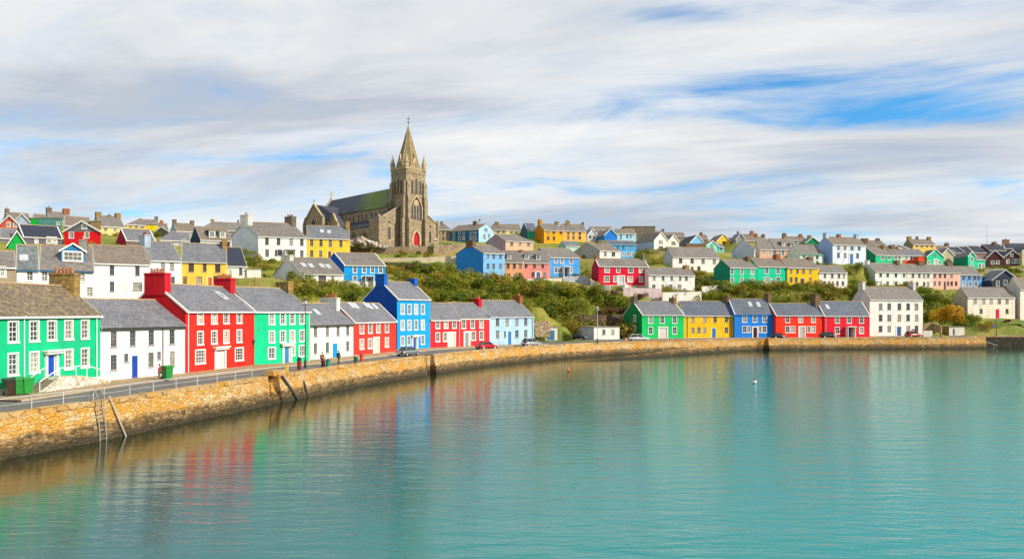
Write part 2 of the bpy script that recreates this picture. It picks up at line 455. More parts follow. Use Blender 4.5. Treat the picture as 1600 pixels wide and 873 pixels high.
        gt = MB(); gt.box(-.0, L-.01, -ov-.1, -ov+.03, eo-.24, eo-.06); gt.box(0, L-.01, -.035, -.004, ze-.22, ze-.02)
        gt.build('gutter', TRIM if gutter is None else paint(gutter), root)
    else:
        sl2 = (zr-ze)/(L/2); zt = zr+lift; eo = ze - sl2*ov + lift; w = math.hypot(L/2+ov, zt-eo)
        r.slab([Q(-ov, -.2, eo), Q(-ov, G+.1, eo), Q(L/2+lean, G+.1, zt), Q(L/2+lean, -.2, zt)], th, 0, [(0, 0), (G, 0), (G, w), (0, w)])
        r.slab([Q(L+ov, G+.1, eo), Q(L+ov, -.2, eo), Q(L/2+lean, -.2, zt), Q(L/2+lean, G+.1, zt)], th, 0, [(0, 0), (G, 0), (G, w), (0, w)])
        r.build('roof', rm, root)
        v = MB()
        for u0 in (-ov-.05, L+ov+.05):
            for (zc0, zc1) in ((-.26, .06),):
                v.hexa([(u0, -.3, eo+zc0), (u0, -.2, eo+zc0), (L/2+lean, -.2, zt+zc0), (L/2+lean, -.3, zt+zc0), (u0, -.3, eo+zc1), (u0, -.2, eo+zc1), (L/2+lean, -.2, zt+zc1), (L/2+lean, -.3, zt+zc1)])
        v.build('barge_board', TRIM, root)
    # windows, doors ---------------------------------------------
    for (u, zc, w, h, stl, hole) in placed:
        wme, pme = win_mesh(w, h, stl, hole, near)
        o = link('window', wme, root, (u, 0, zc))
        if pme: link('pane', pme, o)
    for (side, px, py, w, h, stl) in gwin:      # windows on a gable
        n = Vector((-math.cos(kk), -math.sin(kk), 0)) if side == 'l' else Vector((math.cos(kk), math.sin(kk), 0))
        q0 = Q(0 if side == 'l' else L, 0, 0); d = ray(px, py); t = (q0 - cam_l).dot(n) / d.dot(n); p = cam_l + d*t
        wme, pme = win_mesh(w, h, stl, False, near)
        o = link('window', wme, root, p + n*.003, -(PI/2 - kk) if side == 'l' else PI/2 + kk)
        if pme: link('pane', pme, o)
    for (u, w, dh, dc, opt) in dl:
        dm, fm, km = door_mesh(w-.24, dh-.12, dc)
        zb = 1.15 if 'raised' in opt else 0.0
        o = link('door', dm, root, (u, .09, zb)); link('door_frame', fm, o); H.door_u = u
        if near: link('handle', km, o)
        if 'hood' in opt:
            b = MB(); hw = w/2+.45; dh += zb
            b.box(u-w/2-.28, u-w/2-.02, -.14, -.004, zb, dh+.05); b.box(u+w/2+.02, u+w/2+.28, -.14, -.004, zb, dh+.05)
            b.box(u-hw, u+hw, -.45, -.006, dh+.05, dh+.28); b.box(u-hw-.12, u+hw+.12, -.6, -.008, dh+.28, dh+.42)
            b.build('door_hood', TRIM, root)
        if 'sur' in opt:
            b = MB()
            b.box(u-w/2-.3, u-w/2-.02, -.1, -.004, 0, dh+.02); b.box(u+w/2+.02, u+w/2+.3, -.1, -.004, 0, dh+.02); b.box(u-w/2-.34, u+w/2+.34, -.13, -.006, dh+.02, dh+.3)
            b.build('door_surround', TRIM, root)
        if 'step' in opt:
            b = MB(); b.box(u-w/2-.4, u+w/2+.4, -.9, -.01, -.3, .05); b.box(u-w/2-.7, u+w/2+.7, -1.3, -.9, -.3, -.06)
            b.build('doorstep', plain('worn_step_stone', (.4, .33, .22), .9), root)
        if 'porch' in opt:
            b = MB(); b.box(u-w/2-.5, u-w/2-.35, -1.15, -.01, 0, dh+.2); b.box(u+w/2+.35, u+w/2+.5, -1.15, -.01, 0, dh+.2); b.box(u-w/2-.65, u+w/2+.65, -1.45, -.01, dh+.2, dh+.38)
            b.build('porch', TRIM, root)
    # chimneys: (u fraction, along ridge, across, height over ridge, colour, pots)
    for (uf, al, ac, hh, cc, npots) in chim:
        uc = al/2 - .09 if uf == 0 else (L - al/2 + .09 if uf == 1 else L*uf)
        if kind != 'side' : uc = L/2
        vc = G/2 if kind == 'side' else (G*uf if 0 < uf < 1 else (ac/2+.3 if uf == 0 else G-ac/2))
        b = MB(); zt = zr + hh
        def bx(e, za, zb):
            b.hexa([Q(uc-al/2-e, vc-ac/2-e, za), Q(uc+al/2+e, vc-ac/2-e, za), Q(uc+al/2+e, vc+ac/2+e, za), Q(uc-al/2-e, vc+ac/2+e, za), Q(uc-al/2-e, vc-ac/2-e, zb), Q(uc+al/2+e, vc-ac/2-e, zb), Q(uc+al/2+e, vc+ac/2+e, zb), Q(uc-al/2-e, vc+ac/2+e, zb)])
        bx(0, zr - max(.9, ac*.62*slope*1.0), zt-.2); bx(.07, zt-.2, zt-.06); bx(.02, zt-.06, zt)
        co = b.build('chimney', CHIM[cc], root)
        for i in range(npots):
            q = Q(uc, vc + (i - (npots-1)/2)*min(.42, (ac-.3)/max(1, npots)), zt - .01)
            p = link('chimney_pot', pot_mesh(), co, q); p.scale = (1, 1, .8 + .5*random.random())
    # skylights: (px, py)
    for (px, py) in sky:
        u, v, t = onroof(px, py)
        if not (0.4 < v < G/2-.3 and .3 < u < L-.3): continue
        w, h = .55, .6
        n = Vector((0, 0, 1)); lf = lift + .1
        qs = [Q(u-w, v-h, ze+(v-h)*slope+lf), Q(u+w, v-h, ze+(v-h)*slope+lf), Q(u+w, v+h, ze+(v+h)*slope+lf), Q(u-w, v+h, ze+(v+h)*slope+lf)]
        b = MB(); b.slab(qs, .14); o = b.build('skylight', GREYTRIM, root)
        cen = sum(qs, Vector())/4
        b = MB(); up = Vector((0, -slope, 1)).normalized()*.02; b.face([cen + (q-cen)*.84 + up for q in qs]); b.build('pane', plain('skylight_glass', (.42, .47, .52), .1), o)
    # dormers: (px, ytop, ybot, wpx, wallcol, style)
    for (px, yt, ybm, wp, dcol, dstyle) in dorm:
        u, v, t = onroof(px, ybm)
        v = max(v, .3); hgt = (ybm - yt)/F*t; w = wp/F*t/2 / max(.35, abs(math.cos(A - math.atan2(-(px-CX)/F, 1)*0)))
        zs0 = ze + v*slope + lift
        ev = hgt*.62 if dstyle == 'gable' else hgt*.85
        vb = min(G/2, v + (hgt)/max(slope, .2))
        b = MB()
        b.hexa([Q(u-w, v, zs0-.1), Q(u+w, v, zs0-.1), Q(u+w, vb, zs0+ev-.1), Q(u-w, vb, zs0+ev-.1), Q(u-w, v, zs0+ev), Q(u+w, v, zs0+ev), Q(u+w, vb, zs0+ev), Q(u-w, vb, zs0+ev)])
        if dstyle == 'gable': b.face([Q(u-w, v, zs0+ev), Q(u+w, v, zs0+ev), Q(u, v, zs0+hgt)])
        do = b.build('dormer', paint(dcol), root)
        b = MB(); vv = v-.2
        if dstyle == 'gable':
            for sg in (-1, 1): b.slab([Q(u+sg*(w+.2), vv, zs0+ev-.08), Q(u+sg*(w+.2), vb+.3, zs0+ev-.08), Q(u, vb+.3, zs0+hgt+.06), Q(u, vv, zs0+hgt+.06)], .1)
            b.build('dormer_roof', rm, do)
            bb = MB()
            for sg in (-1, 1): bb.hexa([Q(u+sg*(w+.24), vv-.1, zs0+ev-.3), Q(u+sg*(w+.24), vv-.01, zs0+ev-.3), Q(u, vv-.01, zs0+hgt-.12), Q(u, vv-.1, zs0+hgt-.12), Q(u+sg*(w+.24), vv-.1, zs0+ev-.03), Q(u+sg*(w+.24), vv-.01, zs0+ev-.03), Q(u, vv-.01, zs0+hgt+.12), Q(u, vv-.1, zs0+hgt+.12)])
            bb.build('barge_board', TRIM, do)
        else:
            b.slab([Q(u-w-.15, vv, zs0+ev+.02), Q(u+w+.15, vv, zs0+ev+.02), Q(u+w+.15, vb+.2, zs0+ev+.25), Q(u-w-.15, vb+.2, zs0+ev+.25)], .12)
            b.build('dormer_roof', rm, do)
        wme, pme = win_mesh(min(w*1.5, 2.6), ev*.74, 'w', False, False)
        q = Q(u, v, zs0 + ev*.5); link('window', wme, do, q - Vector((0, .004, 0)))
    for px in pipes:
        u, _, _ = onfac(px, ye[0])
        b = MB(); b.cyl((u, -.09, -.05), (u, -.09, ze-.25), .055, .055, 6); b.tube([(u, -.09, ze-.25), (u, -ov-.04, ze-.1)], .055)
        b.build('downpipe', TRIM if ws == 'w' else PIPE, root)
    if plinth:
        b = MB(); b.box(.01, L-.01, -.06, -.003, -fd, plinth[0]); b.build('plinth', paint(plinth[1]), root)
    # terrain knows where the house stands
    for (u, v) in ((0, 0), (L, 0), (L/2, 0), (0, G), (L, G), (L/2, G/2), (L/2, -1.5)):
        q = root.location + Matrix.Rotation(A, 3, 'Z') @ Q(u, v, 0)
        CTRL.append((q.x, q.y, z0 - .05))
    return H
# ------------------------------------------------------------ houses along the quay
Q1 = 'houses along the quay'; HS = 'houses on the hillside'; SK = 'houses along the skyline'
GREEN, RED, YEL, BLU, WHI = '00c68c', 'f2261c', 'ffc21f', '079ff0', 'fbfaf5'
T = 'terraced_house'
house(T, 'emerald two storey house with lichened roof and railed stairs, beside the three wheelie bins', -49, 157, 625, (494, 490), (441, 445), yb2=596, col='00c489', roof='lichen', rx=105, trim='n',
      win=[(518.3, 31, 13.5, [20.7, 53.4, 81, 107.4, 132.8], 'w'), (569, 32, 13.5, [20.4, 53.4, 107.4, 132.8], 'w'), (520, 31, 13.5, [-12], 'w'), (575, 31, 13.5, [-12], 'w')],
      door=[(73.5, 86.5, 552, '1c4fc8', 'hood', 'raised')], chim=[(1, .9, 2.7, 1.35, 'yellow', 5)], pipes=[36.5, 150], plinth=(.55, 'efece3'), group=Q1, fd=.6)
house(T, 'white two storey house with blue door, between the emerald house and the tall red house', 157, 289, 596, (512, 508), 468.5, yb2=583, col=WHI, roof='grey', rx=248, ws='k', gutter='3a3a3c',
      win=[(529.5, 24, 10, [177.7, 207.5, 236.4, 269], 'k'), (565.8, 23.5, 10, [177.7, 236, 269], 'k'), (558.6, 13, 6.5, [197.4, 248.6], 'k')],
      door=[(205, 217, 552, '1b50b8', 'step')], pipes=[254], group=Q1, fd=.6)
house(T, 'tall three storey scarlet house with four pot chimney on its blank gable', 290, 397, 583, (485.5, 484.5), 446.5, yb2=570.5, col='f5271c', gcol='c8101f', roof='grey', rx=354, trim='white',  # gable red darkened to hold that side's shade
      win=[(496.5, 18, 8, [313, 334.7, 353.4, 373.8], 'w'), (528, 19, 8, [313, 334.7, 353.4, 373.8], 'w'), (557, 20, 14, [313], 'w'), (553, 18.5, 12, [373.8], 'w')],
      door=[(337, 350, 545, 'efece6', 'hood', 'step')], chim=[(0, .95, 2.9, 1.3, 'red', 5), (1, .95, 2.6, 1.2, 'red', 6)], sky=[(344, 462), (349, 465)], pipes=[293.5], group=Q1, fd=.6)
house(T, 'three storey mint green house behind the black lamp post', 397.3, 485, 570.5, (486, 485.5), 450, yb2=564.5, col='04cf92', roof='grey', rx=448,
      win=[(498, 16, 7, [424.7, 442, 456.7, 472], 'w'), (526, 16.5, 7, [424.7, 442, 456.7, 472], 'w'), (551.5, 16, 9.5, [424.7], 'w'), (548, 15.5, 8, [472], 'w'), (548, 13, 4.5, [458], 'w')],
      door=[(443.5, 453, 540, '2f8fc6', 'hood')], chim=[(1, .9, 3.0, 1.0, 'yellow', 0)], pipes=[482], group=Q1, fd=.6)
house(T, 'cream white two storey house with sky blue door, next to the mint green house', 485, 552, 562.5, (508, 505), 474.5, yb2=556, col='fbf9ee', roof='grey', rx=518, ws='d', gutter='4a4a4c',
      win=[(518, 16, 5.5, [493, 511.7, 528.3, 543.4], 'd'), (544, 16.5, 5.5, [493, 511.7, 543.4], 'd')], door=[(519.3, 528.3, 534, '1799dd', 'step')],
      chim=[(1, .9, 3.2, 1.0, 'white', 6)], sky=[(495, 489)], group=Q1, fd=.6)
house(T, 'low red house with four roof lights, against the blank side of the tall blue house', 552.5, 619, 555.5, (502.4, 500.8), 473.7, yb2=549, col='f03a30', roof='grey', rx=592, trim='white',
      win=[(513, 15, 5.5, [565.3, 578.5, 591, 604.4], 'w'), (537.5, 14.5, 5.5, [565.3, 578, 604.4], 'w')], door=[(584, 591, 528, 'dcd8cc', 'sur', 'step')],
      sky=[(549, 478), (556, 479), (572, 478), (578, 480), (586, 480)], group=Q1, fd=.6)
house(T, 'tall narrow bright blue house with shade-darkened gable and two chimneys', 620.5, 672, 547, 466.7, 440.5, yb2=543.6, col='08a0f2', gcol='0a55bf', roof='grey', rx=646, trim='white',  # gable blue deepened, the side's shade put into its colour
      win=[(483, 14.5, 4.8, [629, 639.7, 650, 660.6], 'w'), (508, 14.5, 4.8, [629, 639.7, 650, 660.6], 'w'), (532.3, 13.5, 4.8, [629, 639, 660.6], 'w')],
      door=[(645, 651, 526, '1757c2', 'hood')], chim=[(0, .9, 2.3, 1.3, 'blue', 0), (1, .9, 2.0, .8, 'blue', 0)], gutter='f4f2ea', group=Q1, fd=.6)
house(T, 'red two storey house adjoining the tall blue house, white double door frame', 672.2, 719, 543.6, (499, 497.6), 473.4, yb2=541.6, col='ee2a35', roof='grey', rx=706, trim='n',
      win=[(506, 13, 5.6, [684, 697, 710], 'w'), (526.5, 13, 5.6, [684, 695.5], 'w')], door=[(701, 710, 520, 'ece8de', 'sur')], pipes=[717.5], group=Q1, fd=.6)
house(T, 'red two storey house with a square red chimney, adjoining the powder blue house', 719, 765, 541.6, (497.6, 496), 473.2, yb2=539.6, col='ee2a35', roof='grey', rx=747, trim='n',
      win=[(506, 13, 5.4, [724.5, 738.4, 752.3], 'w'), (524, 13, 5.4, [752.3, 740], 'w')], door=[(726, 733, 519, '8e9a94', 'sur', 'step')], chim=[(1, .9, 2.3, .9, 'red', 4)], group=Q1, fd=.6)
house(T, 'powder blue two storey house with blue door frame at the end of its row', 765, 834, 539.6, (495, 493.6), 469.6, yb2=536.8, col='b3d8f4', roof='grey', rx=811, ws='d', gutter='dfeaf2',
      win=[(503, 12.3, 5.3, [777.4, 792.4, 807.6, 821.4], 'd'), (522, 12, 5.3, [777.4, 807.6, 821.4], 'd'), (522, 10, 3.5, [789], 'd')], door=[(793, 800, 516, '2283c4', 'step')],
      chim=[(1, .9, 2.3, 1.1, 'orange', 3)], pipes=[831.5], group=Q1, fd=.6)
# right hand row
house(T, 'grass green house with shade-darkened side wall, behind the white hatchback', 1003, 1068.5, 529, 491, 470.6, a=10, col='0fd06c', gcol='0a8f46', roof='grey', G=7.6, gx=975, trim='white',  # side wall green darkened in place of shade
      win=[(499.5, 10.5, 6, [1016.5, 1034.6, 1054], 'w'), (516.3, 10.5, 6, [1016.5, 1054], 'w')], door=[(1030, 1042, 511.5, 'e9e6dd', 'sur')], chim=[(0, .9, 1.5, 1.3, 'stone', 2), (1, .9, 1.9, 1.0, 'yellow', 2)],
      gwin=[('l', 992, 497, .8, 1.6, 'w'), ('l', 992, 513, .8, 1.5, 'w')], group=Q1, fd=.6)
house(T, 'sunflower yellow house with blue door, between the grass green and azure houses', 1068.5, 1147.5, 528, 492, 470.6, a=9, col='ffc81c', roof='blue', G=7, ws='d', trim='n',
      win=[(498.4, 9.5, 5.3, [1082.7, 1100.8, 1117.4, 1135], 'd'), (515.6, 8.5, 5.3, [1082.7, 1092, 1100.8, 1135], 'd')], door=[(1112, 1119, 511.5, '1f78c0', 'step')],
      chim=[(1, .95, 2.4, 1.5, 'brick', 3)], pipes=[1074, 1142], group=Q1, fd=.6)
house(T, 'azure blue house with two white roof lights and a dark brown door', 1147.5, 1212, 527.7, 490, 467, a=9, col='0c86ea', roof='blue', G=7, trim='white', gutter='2a9af2',
      win=[(498, 10, 6, [1163.4, 1179.4, 1194.8], 'w'), (514.4, 9.5, 6, [1163.4, 1194.5], 'w'), (514.4, 9, 3.6, [1170.8, 1187.6], 'w')], door=[(1176.6, 1183, 511, '46180f', 'sur', 'step')],
      chim=[(1, .95, 2.2, 1.5, 'brick', 3)], sky=[(1172, 476), (1185, 476.5)], group=Q1, fd=.6)
house(T, 'orange red house with a massive plain chimney, right of the azure house', 1212, 1287.5, 527.6, 492, 474, a=9, col='ff3318', roof='blue', G=7, trim='white',
      win=[(498.5, 10, 5.8, [1230.5, 1251, 1271], 'w'), (514.6, 9.5, 5.8, [1230.5, 1238.9, 1271], 'w'), (514.6, 9, 4, [1263.6], 'w')], door=[(1249, 1257, 510.5, 'c9c6c0', 'sur', 'step')],
      chim=[(1, 1.3, 2.8, 2.6, 'brick', 0)], group=Q1, fd=.6)
house(T, 'crimson house with navy door and white porch, beside the tall white three storey house', 1287.5, 1359, 527.2, 492.5, 470.8, a=9, col='ea0f33', roof='blue', G=7, trim='white',
      win=[(499, 11, 6.2, [1308.3, 1327, 1346], 'w'), (516, 10, 6.2, [1308.3, 1346], 'w')], door=[(1323.5, 1330.5, 511.5, '1d3c66', 'porch')], sky=[(1293, 480)], pipes=[1290], group=Q1, fd=.6)
house('town_house', 'tall white three storey house with blue door, behind the red car', 1359, 1442, 525.4, 467.6, 448, D=204, a=14, col='f4f1e9', roof='warm', G=8.5, gx=1331, ws='d', gcol='f0efea',
      win=[(478.9, 10.3, 5.6, [1376, 1389.3, 1405.3, 1419, 1432], 'k'), (496.4, 10.3, 5.6, [1376, 1389.3, 1405.3, 1419, 1432], 'k'), (513.5, 9.5, 5.6, [1376, 1389.3, 1419, 1432], 'k')],
      door=[(1401, 1408, 509.5, '2b5f9c', 'sur')], chim=[(0, .9, 2.3, 1.4, 'white', 2), (1, .9, 2.3, 1.4, 'white', 2)], group=Q1, fd=.6)
# ------------------------------------------------------------ hillside, lower left
house(T, 'taupe rendered house cut by the picture edge, behind the lichened roof', -40, 25, 470, 415.6, 391, D=92, a=8, col='a4937f', roof='warm', G=8, rx=10, win=[(424.5, 15, 8, [4, -18], 'w')], group=HS)
house(T, 'white house with a teal stained roof and two blue roof lights', 26, 61.5, 482, 420, 383, D=97, a=10, col='fbfaf6', roof='patch', G=9, ws='w', gutter='3a6f96',
      win=[(430.5, 15, 9.5, [46.5], 'w'), (460, 15, 9.5, [46.5], 'w')], sky=[(37, 404.5), (57, 404.5)], group=HS)
house(T, 'white house with a big blue gabled dormer on its roof', 61.5, 147, 482, 420.5, 383, D=99, a=10, col='fbfaf6', roof='warm', G=9, gutter='3a6f96',
      win=[(431, 15.5, 9.5, [69.5, 128], 'w'), (456, 15, 9.5, [140], 'w')], dorm=[(114, 381.5, 410.5, 27, '2f86bd', 'gable')], chim=[(.8, 1.0, 2.2, 1.0, 'grey', 4)], group=HS)
house(T, 'white two storey house with brown flecked roof and a cream front door', 147.5, 235.5, 466.7, 410, 382.8, D=113, a=14, col='fbfbf8', gcol='c9d4ea', roof='lichen' if False else 'brown', G=8, gx=130, ws='k',  # gable is the white wall tinted blue for its shade
      win=[(421.5, 16, 7, [175, 214.7], 'k'), (447.5, 15.5, 7, [175], 'k'), (447.5, 13.5, 15, [215], 'k')], door=[(190, 199, 441, 'f1ece0')], group=HS)
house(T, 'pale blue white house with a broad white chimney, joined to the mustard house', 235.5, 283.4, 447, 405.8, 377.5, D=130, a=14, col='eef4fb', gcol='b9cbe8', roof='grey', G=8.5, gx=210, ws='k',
      win=[(414.5, 13.5, 6.2, [254.5, 268.6], 'k'), (438.5, 12.5, 6, [270], 'k')], chim=[(0, 1.0, 2.9, 1.2, 'pale', 5)], group=HS)
house(T, 'mustard yellow house with brick trimmed windows and a lichened yellow chimney', 283.4, 355, 447, 407.7, 380, D=133, a=14, col='ffca52', roof='grey', G=8.5, ws='r', gutter='d6d2c6',
      win=[(417.5, 14, 8.5, [298.8, 340.2], 'r'), (417.5, 13, 6, [319.8], 'r'), (438, 12, 6.5, [289], 'r'), (439, 14, 9, [311], 'r'), (437, 12, 6, [336.5], 'r')], door=[(325, 331.5, 434, 'c76f22')],
      chim=[(1, .9, 2.9, 1.0, 'yellow', 0)], group=HS)
house('cottage', 'small white cottage with a steep slate roof, right of the mustard house', 355, 386, 434, 414.3, 386.5, D=152, a=14, col='f7f5ee', roof='navy', G=8, gx=338, ws='k', win=[(424, 11, 5, [376], 'k')], door=[(357, 362, 420.5, 'cfc6b4')], group=HS)
house('outbuilding', 'low flat white outbuilding beside the small white cottage', 386, 408, 434, 420.5, 419, D=153, a=14, col='f4efe4', G=4, flat=True, group=HS)
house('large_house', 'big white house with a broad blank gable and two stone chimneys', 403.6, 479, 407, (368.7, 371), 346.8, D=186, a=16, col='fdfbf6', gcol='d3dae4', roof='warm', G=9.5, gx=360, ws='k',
      win=[(376.3, 11.5, 5.5, [417, 435, 454.7, 471.5], 'k'), (395, 11, 5.5, [417.3, 471.5], 'k'), (394.5, 9, 7, [437], 'k'), (395, 9.5, 3.6, [431.3], 'k')], door=[(449, 459, 391.5, 'a89878', 'porch')],
      chim=[(0, 1.2, 2.6, 1.9, 'white', 2), (1, 1.2, 2.4, 1.9, 'stone', 5)], group=HS)
house(T, 'bright yellow house joined to the big white house, below the church', 479.3, 547, 404, (370.2, 374.2), 352.3, D=192, a=16, col='ffd243', roof='grey', G=8.5, ws='d', rx=None,
      win=[(378.5, 11.5, 5, [486.8, 501.5, 516, 532.5], 'd'), (396, 10.5, 5, [486.8, 501], 'd')], door=[(512, 518, 392, '6b5234')], chim=[(1, 1.1, 2.6, 1.4, 'yellow', 0)], sky=[(503, 362), (514, 363)], group=HS)
house('cottage', 'single storey white cottage with four roof lights and a shade-greyed gable', 469.5, 537, 452, 427, 402.5, D=160, a=14, col='fcf9f2', gcol='d9dde2', roof='warm', G=8.5, gx=428, ws='d',  # grey of the white gable is shade put into its colour
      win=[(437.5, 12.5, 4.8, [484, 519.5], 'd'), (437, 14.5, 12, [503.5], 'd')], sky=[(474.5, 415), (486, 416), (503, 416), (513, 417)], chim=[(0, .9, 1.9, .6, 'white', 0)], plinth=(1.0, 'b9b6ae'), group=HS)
house('detached_house', 'bright blue detached house with shade-darkened gable, below the church', 537.5, 602, 447, (412.3, 415.5), 394.8, D=172, a=14, col='0aa4f4', gcol='0c62d0', roof='warm', G=7.5, gx=507, trim='white',  # gable colour carries the shade of that end
      win=[(420, 11.5, 5.2, [554.5, 569, 582, 594.5], 'w'), (437, 11.5, 5.2, [554.5, 568], 'w')], door=[(574, 581, 433, '8a5a48', 'porch')], plinth=(1.3, 'e9e3d6'), gutter='f4f2ea', group=HS)
# ------------------------------------------------------------ upper left
house('gabled_house', 'salmon red gabled house at the far left edge, two white attic windows', -4, 35, 364, 355, 337, D=168, a=0, kind='front', col='f0694b', roof='navy', G=10, win=[(351, 6.5, 4.5, [13.5, 23.5], 'w')], group=SK)
house(T, 'low charcoal roofed house with white framed patio doors', 36, 97.5, 381.5, 369, 351, D=156, a=0, col='6a6672', roof='navy', G=8, gx=22, win=[(375, 9, 7, [77, 85], 'w'), (375, 9, 3, [57], 'w')], trim='white', group=SK)
house('gabled_house', 'vivid green gable with thick white barge boards under a navy roof', 13, 41.5, 392, 382, 361, D=140, a=18, kind='front', col='10b04a', roof='navy', G=9, group=SK)
house(T, 'brown roofed skyline house with one thin chimney at its left end', 14, 50, 356, 345, 331.5, D=205, a=0, col='bfc8d6', roof='brown', G=9, gx=3, chim=[(0, .9, 1.4, 1.0, 'stone', 1)], group=SK)
house('gabled_house', 'pale lilac blue gable wall in front of the brown roofed skyline house', 23.5, 47, 356, 346, 334, D=196, a=0, kind='front', col='c6d4f0', roof='brown', G=6, group=SK)
house('flat_roofed_house', 'flat topped teal house with a vivid green end wall', 48.5, 97, 360, 341, 340, D=184, a=0, col='5f9f98', G=6, flat=True, win=[(349, 4, 3.5, [91], 'w')], group=SK)
house('flat_roofed_house', 'vivid green end block of the flat topped teal house', 48.3, 58, 361, 341.5, 340.4, D=183, a=0, col='10c234', G=1.0, flat=True, group=SK)
house(T, 'grey roofed skyline house between two tall chimneys, left of the cream houses', 78, 113, 356, 344, 330.5, D=212, a=0, col='b3a996', gcol='d5cfc8', roof='warm', G=9, gx=68, chim=[(0, 1.3, 1.6, 1.2, 'stone', 1), (1, 1.6, 1.8, 1.2, 'amber' if False else 'orange', 0)], group=SK)
house(T, 'brown roofed house squeezed behind the red gabled house', 101, 141, 366, 352, 338, D=190, a=0, col='a08a70', roof='brown', G=8, group=SK)
house('gabled_house', 'red house with slate hung gable and a small white attic window', 100, 157.5, 384, 362, 345.5, D=150, a=0, kind='front', col='f0121f', roof='grey', G=8, slatehung=True, win=[(367.5, 8.5, 6, [111.5, 135.7], 'w'), (353.7, 7.5, 7, [131.8], 'w')], trim='white', group=SK)
house(T, 'pale cream two storey house with ochre chimneys, right of the red gabled house', 157.5, 195, 377, 353, 336.8, D=196, a=4, col='f5dc94', roof='warm', G=9, gx=143, ws='d', win=[(356.5, 7, 4.5, [165.5, 180], 'd'), (368, 7, 4.5, [165.5], 'd')], chim=[(0, 1.2, 1.5, 1.0, 'yellow', 0), (.55, .8, .8, .3, 'stone', 1), (1, 1.2, 1.6, 1.0, 'yellow', 0)], group=SK)
house(T, 'long grey hipped roof over cream and yellow walls on the skyline', 197, 247, 362, 350.5, 341.5, D=212, a=2, col='f0cf62', roof='warm', G=9, hip=(3.5, 0), ws='d', auto=(5, 0, 'd'), chim=[(.45, 1.0, 1.3, .2, 'yellow', 0), (1, 1.0, 1.3, 1.1, 'stone', 0)], group=SK)
house(T, 'lemon yellow block joined under the long grey hipped roof', 228.8, 246, 362, 351.5, 350.4, D=210.5, a=2, col='ffe01c', G=1.0, flat=True, group=SK)
house('cottage', 'dark crimson gabled cottage with grey slate roof, above the brown flecked roof', 197, 243, 386, 375, 357.5, D=168, a=10, col='8a7d76', gcol='b80f2c', roof='grey', G=7.5, gx=181, trim='white', group=SK)
house('gabled_house', 'brown gabled roof with white verges, behind the crimson cottage', 241, 266, 372, 364, 354.5, D=190, a=-20, kind='front', col='8a7a66', roof='brown', G=8, group=SK)
house('bungalow', 'wide low grey roofed bungalow with a green door, behind the pale blue white house', 249, 297, 384, 374.5, 361.5, D=172, a=6, col='a5a39c', roof='grey', G=8, hip=(2.5, 0), door=[(285, 289, 376.5, '4d8f63')], auto=(0, 3, 'w'), group=SK)
house('cottage', 'light blue gabled cottage with two stone chimneys on the skyline', 276, 308, 374, 360.5, 348.5, D=214, a=14, col='cfd7dd', gcol='a3c6e8', roof='brown', G=7.5, gx=265, chim=[(0, .9, 1.3, 1.1, 'stone', 0), (1, .9, 1.3, 1.0, 'stone', 0)], group=SK)
house('large_house', 'long dark hipped roof on the skyline with a small yellow chimney', 311, 378, 372, 358, 345.8, D=226, a=0, col='8a847c', roof='warm', G=11, hip=(4, 0), chim=[(.3, 1.0, 1.2, .8, 'yellow', 0), (.92, .6, .6, 1.0, 'stone', 0)], group=SK)
house('cottage', 'dormered white cottage with navy side wall and brown doors, left of the big white house', 313, 362, 388, 374, 354, D=182, a=12, col='d8d9da', gcol='27405f', roof='brown', G=8, gx=297, dorm=[(331.5, 358.5, 372.5, 9, '31455f', 'flat'), (348, 360, 372.5, 8, 'dfe2e4', 'flat')], door=[(342, 349, 376.5, '5a2018'), (354, 360, 376.5, '5a2018')], group=SK)
# ------------------------------------------------------------ right of the church and upper right
house('stone_house', 'tan stone house with hipped grey roof, close right of the church', 681, 704, 377, 358.5, 350.5, D=262, a=0, col='b39a78', roof='warm', G=8, hip=(2.5, 2), auto=(3, 3, 'k'), chim=[(.4, 1.0, 1.2, 1.0, 'stone', 0)], group=SK)
house('long_house', 'long blue house, front painted in shade, gable painted sunlit', 703.5, 748, 381, (360, 358.5), (353, 350), D=262, a=-26, col='2878b4', gcol='a9d3f6', roof='brown', G=8.5, gxr=771.5, trim='n',  # front colour holds shade, gable colour holds sunlight
      win=[(363.5, 5, 2.8, [709, 718, 724.5, 736, 742], 'w'), (372.5, 6, 3, [709, 718, 724.5, 736, 742], 'w')], chim=[(.62, 1.3, 1.3, 1.2, 'stone', 2)], gwin=[('r', 759.5, 359, 1.5, 1.1, 'k'), ('r', 757, 369.5, 1.3, 1.6, 'k'), ('r', 764, 368.5, 1.0, 1.4, 'k')], group=SK)
house('cottage', 'cream cottage with a stone chimney, just right of the light blue gable', 772, 793, 371, 359, 351, D=272, a=0, col='f0dd98', roof='brown', G=8, gx=766, chim=[(.35, 1.4, 1.3, 1.0, 'yellow', 0)], auto=(2, 0, 'k'), group=SK)
house('gabled_house', 'pale yellow gabled house beneath a brown roof on the skyline', 793, 815, 371, 360, 350.3, D=275, a=10, col='f3e28a', roof='brown', G=9, gx=786, win=[(362, 5, 3.5, [799, 807], 'k')], group=SK)
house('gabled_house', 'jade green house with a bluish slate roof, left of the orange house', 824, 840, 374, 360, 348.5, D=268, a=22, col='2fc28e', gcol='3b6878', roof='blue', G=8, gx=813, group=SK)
house(T, 'orange house with a plain orange side wall on the skyline', 850, 880, 381, 359.2, 349.3, D=262, a=16, col='ffb20e', gcol='e0920c', roof='warm', G=8.5, gx=834, ws='r', win=[(362, 6, 4, [856.5, 865.5, 876.5], 'r'), (372, 6, 4, [856.5, 865.5], 'r')], chim=[(0, 1.0, 1.6, 1.4, 'amber', 1), (1, 1.0, 1.3, 1.0, 'yellow', 0)], group=SK)
